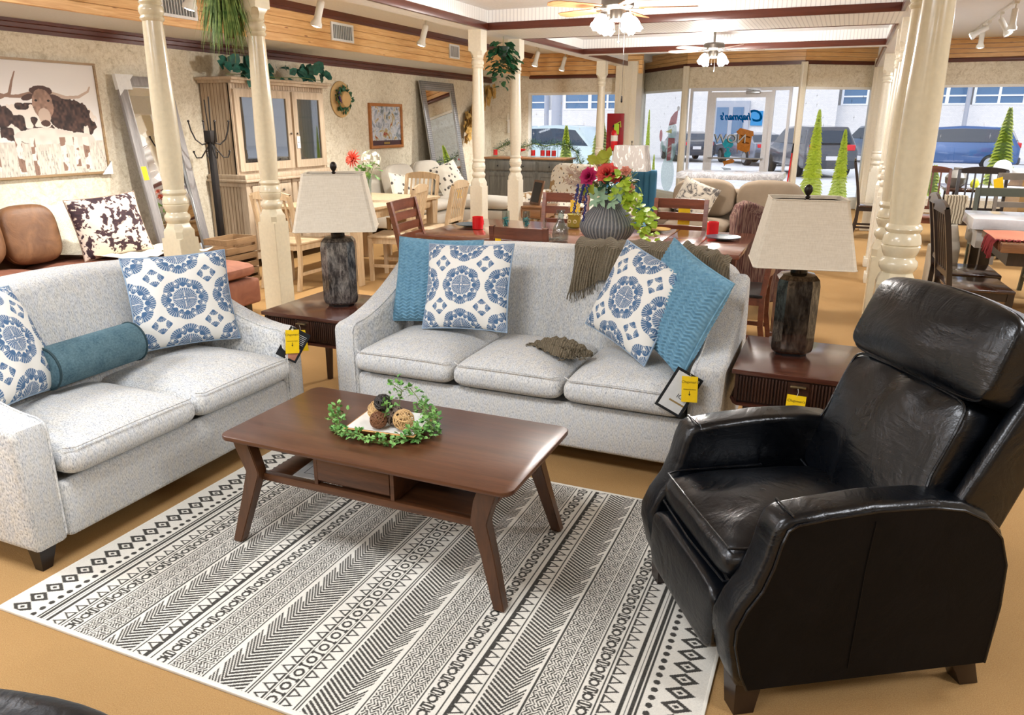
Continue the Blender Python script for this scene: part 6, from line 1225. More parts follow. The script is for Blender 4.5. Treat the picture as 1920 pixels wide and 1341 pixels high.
k = NT('leaf_print', .85); vv = k.vor(k.co((1, 1, 1)), 15, rnd=.9); n_ = k.noise(k.co(), 40, 2); k.col(k.ramp(k.math('ADD', vv, k.math('MULTIPLY', n_, .14)), [(.30, rgb(84, 80, 76)), (.37, rgb(112, 104, 96)), (.42, rgb(228, 222, 208))])); M['leaf_print'] = k.m
make_pillow('black and cream leaf print pillow on the chaise near the mirror', (-5.76, 10.95, .725), (R(-28), R(-14), R(70)), .27, .25, .09, 'leaf_print', n=40); make_pillow('black and cream leaf print pillow behind the bouquet vase', (-5.78, 9.55, .685), (R(-20), R(8), R(75)), .22, .2, .08, 'leaf_print', n=40)
# ---- dark dresser with Christmas things
dr_ = thing('dark_dresser', 'weathered dark grey sideboard with wood top under the left window', 'sideboard', (-6.30, 13.4, 0)); topw = wood('sideboard_top', (120, 84, 54), (156, 114, 78), .35, 'X')
obj('case', MB().box(.02, 1.62, .02, .5, .08, .92), greyw, dr_); obj('top', MB().box(0, 1.66, 0, .55, .92, .955, .006), topw, dr_); obj('plinth', MB().box(.03, 1.61, .03, .5, 0, .09), greyw, dr_)
for k_ in range(3):
    a = .05+k_*.52; q = obj('drawer', MB().box(a, a+.49, 0, .022, .72, .89, .006), greyw, dr_); obj('knob', MB().ball((a+.245, -.012, .80), .014, 8), blackm, q); obj('door', MB().box(a, a+.07, 0, .022, .12, .68).box(a+.42, a+.49, 0, .022, .12, .68).box(a, a+.49, 0, .022, .12, .19).box(a, a+.49, 0, .022, .61, .68).box(a+.06, a+.43, .008, .02, .18, .62), greyw, dr_)
rc_ = plain('candle_red', 206, 20, 30, .35)
for x, lab in ((-6.12, 'short red candle at left end of the dark sideboard'), (-5.35, 'red candle right of the pedestal stand on the sideboard'), (-5.16, 'second red candle right of the pedestal on the sideboard'), (-5.05, 'third red candle right of the pedestal on the sideboard'), (-4.94, 'rightmost red candle on the dark sideboard')):
    ca = thing('candle_glass', lab, 'candle', (x, 13.55, .956), 0, 'red candles on the sideboard'); obj('wax', MB().lathe([(.04, .03), (.04, .13)], 14), rc_, ca); obj('glass', MB().lathe([(.044, 0), (.046, .17)], 14), M['clear_glass'], ca)
tag(obj('cake_stand', MB().lathe([(.07, 0), (.03, .02), (.02, .05), (.03, .09), (.12, .12), (.13, .145), (.10, .14)], 20), rc_, loc=(-5.66, 13.62, .956)), 'red pedestal cake stand in the middle of the sideboard', 'cake stand')
gg = thing('evergreen_garland', 'evergreen Christmas garland strung above the sideboard and falling at its right', 'garland', (-6.2, 13.8, .956)); m = MB(); rs = random.Random(17); st = MB()
gp = [(0, 0, .12), (.25, .02, .26), (.5, 0, .16), (.75, .02, .24), (1.0, 0, .20), (1.25, 0, .24), (1.45, 0, .22), (1.62, -.05, .12), (1.72, -.1, -.05), (1.74, -.1, -.25)]; st.tube(gp, .01, 5)
for i in range(len(gp)-1):
    for q in range(34):
        p = Vector(gp[i]).lerp(Vector(gp[i+1]), rs.random()); d = Vector((rs.gauss(0, 1), rs.gauss(0, .6), rs.gauss(.1, 1))).normalized()
        for z_ in range(5): leaf(m, p+d*.02*z_, d+Vector((rs.gauss(0, .6), rs.gauss(0, .6), rs.gauss(0, .6))), (0, 0, 1), .05, .008)
tag(obj('needles', m, leafmat('leaf_fir', (30, 70, 48), (70, 112, 78)), gg), kind='stuff'); obj('wire', st, stemm, gg); obj('stand_wire', MB().tube([(.5, 0, 0), (.5, 0, .16)], .004, 4).tube([(1.25, 0, 0), (1.25, 0, .24)], .004, 4), blackm, gg)
# ---- patterned armchair, side table, picture frame, pampas
def club_chair(name, label, loc, rz, mat, W=.84, D=.85, H=1.0, arm=.62):
    e = thing(name, label, 'armchair', loc, rz); h = W/2
    bk = [(-h+.06, .3)]+[(-h+.06+.16+.16*math.cos(R(180-90*k/6)), H-.18+.18*math.sin(R(180-90*k/6))) for k in range(7)]+[(h-.06-.16+.16*math.cos(R(90-90*k/6)), H-.18+.18*math.sin(R(90-90*k/6))) for k in range(7)]+[(h-.06, .3)]
    b = MB().prism(bk, D/2-.22, D/2-.04, 'Y', .05, 3); b.v = [(x, y+(z-.4)*.18, z) for x, y, z in b.v]; obj('backrest', b, mat, e); obj('base', MB().box(-h+.1, h-.1, -D/2+.03, D/2-.05, .1, .3, .02), mat, e); obj('seat_cushion', MB().puff(-h+.15, h-.15, -D/2, D/2-.18, .29, .47, 10, 3.5, .02, 8), mat, e)
    for s in (-1, 1): obj('arm', MB().prism([(-D/2+.02, .1), (-D/2, .2), (-D/2+.01, arm-.06), (-D/2+.07, arm), (D/2-.15, arm+.03), (D/2-.08, .1)], s*(h-.075)-.075, s*(h-.075)+.075, 'X', .035, 3), mat, e)
    for x in (-h+.08, h-.08):
        for y in (-D/2+.08, D/2-.1): obj('leg', frus(MB(), (x, y), (.018, .018), 0, (x, y), (.028, .028), .11), darkleg, e)
    return e
k = NT('floral_linen', .85); vv = k.vor(k.co((1, 1, 1)), 15, rnd=1); n_ = k.noise(k.co(), 30, 3, .6, 1.); k.col(k.ramp(k.math('ADD', vv, k.math('MULTIPLY', n_, .5)), [(.40, rgb(90, 92, 96)), (.46, rgb(130, 124, 116)), (.50, rgb(230, 224, 210)), (.95, rgb(230, 224, 210)), (1, rgb(160, 130, 90))])); M['floral_linen'] = k.m
club_chair('floral_armchair', 'cream armchair with grey leaf print in front of the sideboard', (-3.70, 10.25, 0), R(-24), M['floral_linen'], .92, .85, 1.02)
sd = thing('side_table', 'small brown wooden side table with drawer beside the ivory column', 'side table', (-3.72, 9.42, 0)); obj('tabletop', MB().box(-.26, .26, -.25, .25, .53, .55, .004), topw, sd); obj('case', MB().box(-.24, .24, -.235, .235, .40, .53), topw, sd); q = obj('drawer', MB().box(-.21, .21, -.25, -.235, .42, .51, .003), topw, sd); obj('knob', MB().ball((0, -.262, .465), .01, 8), blackm, q)
for x in (-.22, .22):
    for y in (-.21, .21): obj('leg', MB().box(x-.02, x+.02, y-.02, y+.02, 0, .42), topw, sd)
ff = thing('photo_frame', 'dark photo frame leaning on the small side table', 'photo frame', (-3.70, 9.42, .552), R(-40)); ff.rotation_euler = (R(-14), 0, R(-40)); obj('frame', MB().box(-.13, .13, 0, .02, 0, .32, .004), wood('frame_brown', (90, 60, 40), (120, 86, 60), .4, 'Z'), ff); obj('picture', MB().box(-.10, .10, -.004, 0, .03, .29), blackm, ff)
# ---- blue chair, far lamp on round table
bl_ = plain('blue_velvet', 44, 108, 142, .7, var=.12); bc = thing('blue_chair', 'teal blue channel-back chair near the extinguisher pier', 'armchair', (-2.26, 8.75, 0), R(8))
m = MB()
for q in range(9): m.puff(-.31+q*.0667, -.228+q*.0667, .17-.10*abs(q-4)/4, .27-.06*abs(q-4)/4, .42, 1.09-.006*abs(q-4), 4, 12, 0, 6)
obj('backrest', m, bl_, bc); obj('seat', MB().puff(-.28, .28, -.28, .2, .36, .50, 6, 3, .01, 8), bl_, bc)
for x in (-.22, .22):
    for y in (-.22, .18): obj('leg', MB().box(x-.018, x+.018, y-.018, y+.018, 0, .38), espresso, bc)
rt = thing('round_side_table', 'small round side table carrying the grey-shaded lamp', 'side table', (-2.08, 8.1, 0)); obj('tabletop', MB().lathe([(.24, .60), (.25, .61), (.25, .63), (.24, .64)], 28), cherry, rt); obj('pedestal', MB().lathe([(.16, 0), (.15, .03), (.04, .06), (.035, .55), (.08, .60)], 20), cherry, rt)
fl = thing('far_table_lamp', 'grey marbled drum-shaded lamp with cream turned base by the window', 'lamp', (-2.08, 8.1, .641)); obj('lamp_base', MB().lathe([(.08, 0), (.09, .02), (.05, .05), (.085, .12), (.09, .17), (.05, .22), (.035, .26), (.055, .30), (.055, .36), (.02, .38), (.01, .45)], 24), plain('lamp_cream', 214, 204, 184, .4, var=.1), fl)
k = NT('crackle_shade', .6); a_ = k.noise(k.co((20, 20, 6)), 1, 3, .6, 2); k.col(k.ramp(a_, [(.55, rgb(158, 152, 146)), (.62, rgb(214, 210, 204))])); M['crackle_shade'] = k.m
s1 = [[(x, y, z) for x, y in rrect(hx, hy, .02, 3)] for hx, hy, z in ((.20, .12, .46), (.165, .10, .72))]; i_ = [[(x*.97, y*.97, z) for x, y, z in r_] for r_ in s1]; obj('lamp_shade', rings_loft(MB(), [s1[0], s1[1], i_[1], i_[0], s1[0]], False, False), M['crackle_shade'], fl); obj('finial', MB().tube([(0, 0, .44), (0, 0, .75)], .005, 6).ball((0, 0, .755), .012, 8), pewter, fl)
# ---- tan sofa, console, wing chair
ts = thing('tan_sofa', 'tan chenille sofa with two back cushions before the entrance', 'sofa', (-1.17, 9.75, 0)); obj('base', MB().box(-.80, .80, -.62, .30, .1, .32, .03), tanm, ts); obj('backrest', MB().box(-.78, .78, .12, .34, .3, .80, .06, 3), tanm, ts)
for x0, x1 in ((-.76, -.02), (.02, .76)): obj('back_cushion', MB().puff(x0-.01, x1+.01, -.08, .16, .46, .93, 5, 3, 0, 10), tanm, ts); obj('seat_cushion', MB().puff(x0, x1, -.64, .0, .31, .47, 8, 3.5, .02, 8), tanm, ts)
for s in (-1, 1): obj('arm', MB().box(s*.87-.09, s*.87+.09, -.62, .32, .1, .62, .06, 3), tanm, ts)
for x in (-.85, .85):
    for y in (-.55, .25): obj('leg', MB().box(x-.03, x+.03, y-.03, y+.03, 0, .11), darkleg, ts)
k = NT('floral_sketch', .85); vv = k.noise(k.co(), 10, 4, .6, 1.6); k.col(k.ramp(vv, [(.40, rgb(96, 92, 90)), (.46, rgb(198, 190, 176)), (.56, rgb(216, 208, 192))])); M['floral_sketch'] = k.m
make_pillow('grey and cream floral pillow on the tan sofa', (-1.60, 9.40, .71), (R(-22), R(20), R(-6)), .23, .21, .08, 'floral_sketch', n=40)
marb = NT('marble_top', .2); a_ = marb.noise(marb.co(), 4, 6, .7, 2.5); marb.col(marb.ramp(a_, [(.44, rgb(196, 198, 202)), (.5, rgb(150, 150, 154)), (.56, rgb(206, 208, 212))])); M['marble'] = marb.m
co = thing('marble_console', 'console table with thick pale marble top before the entrance door', 'console table', (-1.44, 11.0, 0)); obj('tabletop', MB().box(-.70, .70, -.10, .65, .84, .925, .004), M['marble'], co)
for x in (-.62, .62):
    for y in (-.03, .57): obj('leg', MB().box(x-.04, x+.04, y-.04, y+.04, 0, .84), plain('console_ivory', 206, 200, 190, .4), co)
k = NT('burgundy_stripe', .85); wv = k.wave(k.co(), 17, 'X', .3, 1); n_ = k.noise(k.co((90, 90, 8)), 1, 2); k.col(k.mix(.4, k.ramp(wv, [(.2, rgb(66, 26, 30)), (.5, rgb(120, 84, 74)), (.8, rgb(92, 48, 46))]), k.ramp(n_, [(.4, rgb(58, 28, 30)), (.6, rgb(160, 140, 120))]))); M['burgundy_stripe'] = k.m
wc = thing('striped_wing_chair', 'burgundy striped host chair with heart-shaped back at the dining table', 'armchair', (-.66, 6.86, 0), R(222)); hb_ = [(-.30, .1), (-.31, .6), (-.33, .85), (-.30, .95), (-.24, .985), (-.16, .96), (-.06, .915), (0, .905), (.06, .915), (.16, .96), (.24, .985), (.30, .95), (.33, .85), (.31, .6), (.30, .1)]
b = MB().prism(hb_, .20, .30, 'Y', .03, 3); b.v = [(x, y-.9*x*x, z) for x, y, z in b.v]; obj('backrest', b, M['burgundy_stripe'], wc); obj('seat', MB().puff(-.29, .29, -.30, .22, .30, .50, 8, 3.5, .01, 8), M['burgundy_stripe'], wc)
for x in (-.25, .25):
    for y in (-.25, .24): obj('leg', MB().box(x-.02, x+.02, y-.02, y+.02, 0, .32), espresso, wc)
# ---- cherry dining table and chairs behind the sofa
tt = thing('cherry_dining_table', 'reddish cherry dining table behind the three-seat sofa', 'table', (-1.78, 5.66, 0)); obj('tabletop', MB().box(-1.22, .62, -.54, .54, .73, .765, .004).box(.622, .90, -.54, .54, .73, .765, .004).box(.902, 1.22, -.54, .54, .73, .765, .004), cherryt, tt); obj('apron', MB().box(-1.1, 1.1, -.45, -.425, .63, .73).box(-1.1, 1.1, .425, .45, .63, .73).box(-1.1, -1.075, -.44, .44, .63, .73).box(1.075, 1.1, -.44, .44, .63, .73), cherry, tt)
for x in (-.90, 1.06):
    for y in (-.40, .40): obj('leg', MB().box(x-.04, x+.04, y-.04, y+.04, 0, .73, .004), cherry, tt)
g_ = 'cherry ladder-back dining chairs'; blk = plain('seat_black', 24, 22, 24, .35)
make_chair('ladder_back_chair', 'cherry ladder-back chair at the left end of the cherry table', (-2.96, 5.42, 0), R(96), cherry, 'ladder', 5, 1.0, .12, .50, g_, blk)
make_chair('ladder_back_chair', 'cherry ladder-back chair behind the wine glasses, nearest the sofa', (-2.02, 5.08, 0), R(180), cherry, 'ladder', 3, .905, .03, .44, g_, blk)
make_chair('ladder_back_chair', 'cherry ladder-back chair on the far side, left of the vase flowers', (-2.24, 6.22, 0), R(0), cherry, 'ladder', 4, 1.0, .08, .44, g_, blk)
make_chair('ladder_back_chair', 'cherry ladder-back chair on the far side, right of the vase flowers', (-1.22, 6.24, 0), R(0), cherry, 'ladder', 4, .99, .08, .46, g_, blk)
make_chair('ladder_back_chair', 'cherry ladder-back chair at the right end, behind the bronze lamp', (-.60, 5.54, 0), R(-90), cherry, 'ladder', 4, 1.0, .08, .46, g_, blk)
price_tag('yellow price tag on the chair left of the vase flowers', (-2.13, 6.42, .97), 0, 0, .09, .105, mark=False); price_tag('yellow price tag behind the chair right of the vase flowers', (-1.20, 6.555, .95), 0, 0, .10, .16, mark=False); price_tag('yellow price tag beside the left wine glass', (-2.17, 4.845, .895), 0, 0, .045, .11, mark=False)
def mug(lab, loc): e = thing('red_mug', lab, 'mug', loc, R(75), 'red mugs on the cherry table'); obj('cup', MB().lathe([(.040, 0), (.044, .004), (.044, .10), (.041, .10), (.040, .01), (.0001, .008)], 24), redg, e); obj('handle', MB().tube([(.042, 0, .02), (.065, 0, .03), (.07, 0, .055), (.06, 0, .08), (.042, 0, .085)], .006, 6), redg, e)
mug('glossy red mug at the left end of the cherry table', (-2.66, 5.54, .766)); mug('glossy red mug at the right end, beside the dark plate', (-.87, 5.99, .766))
ptm = plain('plate_slate', 66, 82, 92, .25)
def plate(lab, loc, r=.12, m_=None, name='dinner_plate'): return tag(obj(name, MB().lathe([(.05*r/.12, 0), (r, .016), (r, .020), (.055*r/.12, .006), (.0001, .005)], 28), m_ or ptm, loc=loc), lab, 'plate')
plate('dark slate plate behind the left red mug', (-2.80, 5.68, .766)); plate('round dark slate plate in front of the right red mug', (-.76, 5.80, .766), .125); plate('dark saucer with gold rim right of the vase', (-1.32, 6.02, .766), .12, plain('saucer_gold', 150, 120, 60, .3))
tag(obj('tea_bowl', MB().lathe([(.03, 0), (.05, .03), (.055, .06), (.05, .058), (.03, .01), (.0001, .008)], 20), blk, loc=(-1.36, 6.04, .788)), 'small black bowl on the dark saucer beside vase leaves', 'bowl')
# ribbed grey vase with flower arrangement
vz = thing('ribbed_vase', 'large grey ribbed onion-shaped vase on the cherry table', 'vase', (-1.50, 5.26, .766)); vp = [(.08, 0), (.13, .02), (.175, .07), (.195, .12), (.19, .15), (.15, .21), (.09, .27), (.055, .31), (.045, .33), (.05, .34)]; n = 228; v = []
k = NT('vase_stone', .7); n_ = k.noise(k.co(), 30, 4); k.col(k.ramp(n_, [(.3, rgb(96, 98, 102)), (.7, rgb(136, 138, 140))])); M['vase_stone'] = k.m
zs_ = np.linspace(0, .34, 40); rr_ = np.interp(zs_, [z for r, z in vp], [r for r, z in vp]); rr_ = np.convolve(np.pad(rr_, 2, 'edge'), np.ones(5)/5, 'valid'); an_ = np.linspace(0, 2*np.pi, 361)
A_, Z_ = np.meshgrid(an_, zs_); rb_ = np.abs(np.sin(A_*22+.25*np.sin(Z_*22)))**.6; R_ = rr_[:, None]*(1+.035*rb_); rg_ = np.random.default_rng(4).random(A_.shape)
C_v = (np.array([196, 194, 188])/255.)*(1-rb_[..., None])+(np.array([98, 102, 108])/255.)*rb_[..., None]*(.85+.3*rg_[..., None])
painted('vase_body', np.stack([R_*np.cos(A_), R_*np.sin(A_), Z_], -1), C_v, attr_mat('vase_ribbed', .7), vz)
obj('stopper_rim', MB().lathe([(.052, .335), (.056, .342), (.052, .35), (.04, .35)], 24), M['vase_stone'], vz)
fa = thing('flower_arrangement', 'mixed silk flowers with lime ivy spilling from the ribbed vase', 'flowers', (-1.50, 5.26, 1.10)); rs = random.Random(21); st = MB()
for q in range(30): a = rs.uniform(0, 6.28); st.tube([(0, 0, -.02), (.08*math.cos(a), .08*math.sin(a), .06), (.2*math.cos(a), .12*math.sin(a), rs.uniform(.05, .2))], .0025, 4)
obj('stems', st, stemm, fa)
m = MB(); flower(m, (-.13, -.06, .13), .075, 9, (-.3, -1, .4), 4, .8); obj('magenta_bloom', m, plain('petal_magenta', 196, 36, 104, .6), fa); m = MB(); flower(m, (.0, -.06, .155), .085, 9, (0, -1, .6), 4, .8); flower(m, (.05, -.03, .13), .05, 8, (.2, -1, .4), 3, .8); obj('coral_bloom', m, plain('petal_salmon', 230, 88, 84, .6), fa); m = MB(); flower(m, (.12, -.02, .17), .045, 7, (.4, -1, .6), 3, .7); obj('peach_bloom', m, plain('petal_peach', 232, 160, 140, .6), fa); m = MB(); flower(m, (.17, -.08, .06), .04, 7, (.4, -1, .3), 3, .7); obj('peach_bloom', m, plain('petal_peach', 232, 160, 140, .6), fa)
m = MB()
for q in range(150):
    t = rs.random(); cx = .10+.25*t+rs.uniform(-.06, .06); cz = .10-.34*t+rs.uniform(-.05, .07); L = rs.uniform(.035, .07); leaf(m, (cx, -.10+rs.uniform(-.08, .06), max(cz, -.325)), (rs.gauss(.3, 1), rs.gauss(-.3, .7), rs.gauss(-.1, .7)), (0, -.6, 1), L, L*.9, .2)
m.v = [(a, b, max(c_, -.33)) for a, b, c_ in m.v]; tag(obj('lime_ivy', m, lf_lime, fa), kind='stuff'); m = MB()
for q in range(110): a = rs.uniform(0, 6.28); L = rs.uniform(.05, .10); leaf(m, (.14*math.cos(a)*rs.random()+.02, .10*math.sin(a)*rs.random(), rs.uniform(.0, .14)), (math.cos(a), math.sin(a)-.3, rs.gauss(.2, .6)), (0, 0, 1), L, L*.6, .2)
tag(obj('dark_leaves', m, lf_dark, fa), kind='stuff'); m = MB()
for c, s in (((-.03, -.10, -.0), .085), ((.10, -.12, .03), .07), ((.06, -.12, -.03), .06), ((-.07, -.12, -.02), .06)):
    for q in range(5): a = R(-90+q*60-30); leaf(m, c, (math.cos(a), -.4, math.sin(a)), (0, -1, 0), s, s*.5)
obj('variegated_ivy', m, plain('leaf_sage', 160, 196, 164, .6), fa); m = MB()
for c in ((-.06, -.02, .22), (.0, -.04, .26), (-.08, -.03, .24), (-.12, -.08, .02)):
    for q in range(5): a = rs.uniform(0, 6.28); leaf(m, c, (math.cos(a), -.3, abs(math.sin(a))), (0, -1, 0), .08, .05)
tag(obj('yellow_green_leaves', m, plain('leaf_yellow', 176, 186, 60, .6), fa), kind='stuff'); m = MB()
for bx, tz in ((-.12, -.18), (-.19, -.12), (-.15, -.05)):
    for q in range(60): t = q/60; m.ball((bx-.03*t+rs.uniform(-.008, .008), -.11+rs.uniform(-.008, .008), .08-(.08-tz)*t), .006, 6)
tag(obj('blue_lavender', m, plain('lavender_blue', 50, 60, 130, .7), fa), kind='stuff'); m = MB()
for q in range(200): a = rs.uniform(0, 6.28); m.ball((-.20+.07*math.cos(a)*rs.random(), -.06+.05*math.sin(a)*rs.random(), rs.uniform(-.14, .06)), .004, 4)
tag(obj('baby_breath', m, plain('petal_white', 238, 238, 226, .6), fa), kind='stuff'); m = MB()
for q in range(22):
    a = R(100+rs.uniform(-8, 66)); L = rs.uniform(.22, .36); b0 = Vector((-.06, .06, .0)); d = Vector((math.cos(a), .15, math.sin(a)*.75))
    for z_ in range(26): t = .35+.65*z_/26; p = b0+d*L*t; leaf(m, p, d+Vector((rs.gauss(0, .35), rs.gauss(0, .35), rs.gauss(-.15, .35))), (0, -1, 0), .05, .006, .2)
tag(obj('pampas_plumes', m, plain('pampas', 206, 186, 170, .9), fa), kind='stuff')
# small glassware and mug
cgm = M['crystal']
ca_ = thing('glass_carafe', 'clear glass carafe with flared neck left of the ribbed vase', 'carafe', (-1.83, 5.19, .766)); obj('body', MB().lathe([(.05, 0), (.058, .01), (.062, .05), (.055, .10), (.03, .14), (.022, .17), (.024, .20), (.032, .225), (.030, .225), (.022, .20), (.019, .17), (.027, .14), (.052, .10), (.058, .05), (.05, .014), (.0001, .012)], 28), cgm, ca_)
de = thing('glass_decanter', 'small round stoppered glass decanter in front of the carafe', 'decanter', (-1.93, 5.13, .766)); obj('body', MB().lathe([(.035, 0), (.048, .02), (.05, .04), (.04, .06), (.014, .075), (.013, .10), (.018, .105)], 22), cgm, de); obj('stopper', MB().lathe([(.01, .10), (.008, .12), (.015, .135), (.015, .15), (.005, .165), (.0001, .17)], 14), cgm, de)
teal_ = plain('glass_beads_teal', 24, 160, 166, .2)
for x, lab in ((-2.27, 'champagne flute with teal beads, left of two'), (-2.125, 'champagne flute with teal beads, right of two')):
    fg = thing('champagne_flute', lab, 'glass', (x, 5.21 if x < -2.2 else 5.26, .766), 0, 'champagne flutes'); fg.scale = (1.12, 1.12, 1.2); obj('glass', MB().lathe([(.028, 0), (.026, .003), (.004, .008), (.004, .05), (.018, .07), (.026, .11), (.025, .165), (.0235, .165), (.0245, .11), (.016, .073)], 18), cgm, fg); m = MB()
    for q in range(46): a = rs.uniform(0, 6.28); z = rs.uniform(.075, .125); r_ = (.010 if z < .09 else .018)*rs.random()**.5; m.ball((r_*math.cos(a), r_*math.sin(a), z), .006, 6)
    tag(obj('beads', m, teal_, fg), kind='stuff')
om = thing('owl_mug', 'olive green mug with embossed ring eyes beside the vase', 'mug', (-1.98, 5.95, .766)); obj('cup', MB().lathe([(.045, 0), (.055, .01), (.058, .05), (.05, .085), (.06, .11), (.056, .11), (.046, .085), (.05, .02)], 22), plain('olive_glaze', 150, 140, 50, .3), om); obj('ring_eye', MB().tube([(-.024+.012*math.cos(2*math.pi*q/14), -.054, .055+.012*math.sin(2*math.pi*q/14)) for q in range(14)], .004, 5, True).tube([(.024+.012*math.cos(2*math.pi*q/14), -.054, .055+.012*math.sin(2*math.pi*q/14)) for q in range(14)], .004, 5, True), plain('eye_cream', 216, 206, 160, .4), om)
sbm = thing('silver_branch_spray', 'silvery dried branch spray lying on the table by the flutes', 'branch', (-2.12, 5.16, .768)); m = MB()
for q in range(60): x0 = rs.uniform(-.2, .12); m.tube([(x0, rs.uniform(-.02, .02), rs.uniform(.003, .02)), (x0+.08, rs.uniform(-.04, .04), rs.uniform(.004, .035)), (x0+.16, rs.uniform(-.05, .05), rs.uniform(.004, .03))], .0022, 4)
tag(obj('twigs', m, plain('silver_twig', 150, 148, 142, .4, .5), sbm), kind='stuff')
# ---- lone brown chair and pub table beside far column
make_chair('curved_back_chair', 'lone dark brown chair with curved back beside the far columns', (.46, 12.20, 0), R(90), espresso, 'slat', 4, 1.08, .12, .44, None, espx)
pt_ = thing('pub_table', 'small brown table behind the columns next to the lone chair', 'table', (1.05, 12.3, 0)); obj('tabletop', MB().box(-.42, -.02, -.45, .5, .71, .76, .004), espx, pt_)
for x in (-.36, -.08):
    for y in (-.4, .44): obj('leg', MB().box(x-.03, x+.03, y-.03, y+.03, 0, .72), espresso, pt_)
# ---- right side furniture
g_ = 'dark carved dining chairs'
make_chair('carved_dining_chair', 'dark carved dining chair with glossy plank seat behind the recliner', (.98, 6.38, 0), R(94), espresso, 'slat', 5, 1.03, .10, .50, g_, espx); make_chair('carved_dining_chair', 'dark carved dining chair, second one further back', (1.0, 7.02, 0), R(92), espresso, 'slat', 5, 1.03, .10, .50, g_, espx)
bt = thing('brown_trestle_table', 'thick brown wooden table under the coral runner at right edge', 'table', (1.08, 6.42, 0)); obj('tabletop', MB().box(.04, 1.5, -.02, .88, .70, .765, .006), wood('trestle_top', (112, 72, 46), (150, 104, 70), .2, 'X', 1, coat=.5), bt); obj('apron', MB().box(.10, 1.4, .04, .07, .60, .70).box(.10, .13, .04, .82, .60, .70), espresso, bt); obj('pedestal', MB().box(.42, .58, .2, .66, 0, .62).box(1.1, 1.26, .2, .66, 0, .62).box(.3, 1.4, .1, .76, 0, .06), espresso, bt)
k = NT('coral_runner', .9); wv = k.wave(k.co(), 22, 'Y', 1.0, 1); k.col(k.ramp(wv, [(.2, rgb(196, 112, 82)), (.8, rgb(222, 146, 110))])); M['coral_runner'] = k.m
ru = thing('table_runner', 'coral woven runner with red tassel fringe on the brown table', 'table runner', (1.10, 6.42, .767)); obj('cloth', MB().grid(lambda u, v: (.0+1.35*u, .12+.62*v, .006+.004*math.sin(u*20+v*5)), 30, 12), M['coral_runner'], ru); m = MB()
for q in range(30): y = .10+.40*q/30; m.tube([(0, y, .006), (-.018, y+rs.uniform(-.01, .01), -.02), (-.022+rs.uniform(-.01, .01), y+rs.uniform(-.012, .012), -.07-rs.uniform(0, .07))], .005, 5)
for q in range(70): x = 1.35*q/70; m.tube([(x, .12, .008), (x+rs.uniform(-.01, .01), .10, .012), (x+rs.uniform(-.02, .02), .085, .006)], .006, 5)
tag(obj('tassels', m, plain('tassel_red', 150, 54, 56, .9), ru), kind='stuff')
wt = thing('marble_counter_table', 'white-topped counter table behind the brown trestle table', 'table', (1.06, 7.42, 0)); obj('tabletop', MB().box(0, 1.5, 0, .72, .74, .83, .004), plain('quartz_white', 226, 226, 228, .12), wt); obj('apron', MB().box(.05, 1.45, .05, .67, .58, .74), plain('counter_white', 204, 200, 192, .4), wt)
for x in (.14, 1.4):
    for y in (.1, .62): obj('leg', MB().box(x-.04, x+.04, y-.04, y+.04, 0, .6), espresso, wt)
be_ = thing('beige_bench', 'beige upholstered bench end beside the white-topped table', 'bench', (.86, 7.62, 0)); obj('end_panel', MB().prism([(.0, .0), (0, .68), (.02, .74), (.12, .75), (.17, .55), (.17, .0)], 0, .46, 'Y', .02), plain('beige_vinyl', 176, 168, 152, .5), be_); obj('seat', MB().box(.0, .17, .46, .9, .0, .46, .02), plain('beige_vinyl', 176, 168, 152, .5), be_)
cr_ = thing('striped_basket', 'cream and grey striped paper basket on the beige bench', 'basket', (.94, 7.72, .752)); k = NT('paper_stripe', .8); wv = k.wave(k.co(), 14, 'X', 4, 2); k.col(k.ramp(wv, [(.3, rgb(120, 108, 88)), (.5, rgb(206, 196, 170))])); M['paper_stripe'] = k.m
obj('side', frus(MB(), (0, 0), (.07, .05), 0, (0, 0), (.085, .06), .24), M['paper_stripe'], cr_)
wp = thing('white_flower_plant', 'green plant with white blooms on the right white-topped table', 'plant', (1.62, 7.55, .831)); m = MB()
for q in range(90): a = rs.uniform(0, 6.28); leaf(m, (.10*math.cos(a)*rs.random(), .09*math.sin(a)*rs.random(), rs.uniform(.01, .14)), (math.cos(a), math.sin(a), rs.gauss(.2, .5)), (0, 0, 1), .09, .06, .2)
m.v = [(a, b, max(c_, .002)) for a, b, c_ in m.v]; tag(obj('leaves', m, leafmat('leaf_grey', (60, 110, 70), (140, 168, 140)), wp), kind='stuff'); m = MB(); [flower(m, (-.05+.05*q, -.10, .09+.03*(q % 2)), .04, 7, (0, -1, .4), 3, .8) for q in range(3)]; obj('white_bloom', m, M['petal_white'], wp)
make_chair('panel_back_chair', 'dark green-brown panel-back chair behind the white-topped table', (1.52, 8.55, 0), R(4), plain('moss_brown', 74, 76, 62, .45), 'ladder', 2, 1.0, .06, .56)
make_chair('weathered_ladder_chair', 'grey weathered ladder-back chair with yellow tag at right edge', (2.02, 10.55, 0), R(0), plain('weathered_taupe', 120, 112, 102, .6, var=.15), 'ladder', 3, 1.04, .06, .62)
price_tag('yellow price tag on the weathered ladder-back chair at right', (1.70, 10.73, 1.0), R(30), R(-16), .12, .20, mark=False)
g_ = 'dark slat-back chairs by the glossy table'
make_chair('mission_chair', 'dark slat-back dining chair just right of the big column', (1.02, 11.02, 0), R(0), cherry, 'slat', 4, 1.04, .06, .52, g_); make_chair('mission_chair', 'dark slat-back dining chair in the middle of the right window', (1.62, 11.0, 0), R(0), espresso, 'slat', 5, 1.04, .06, .56, g_)
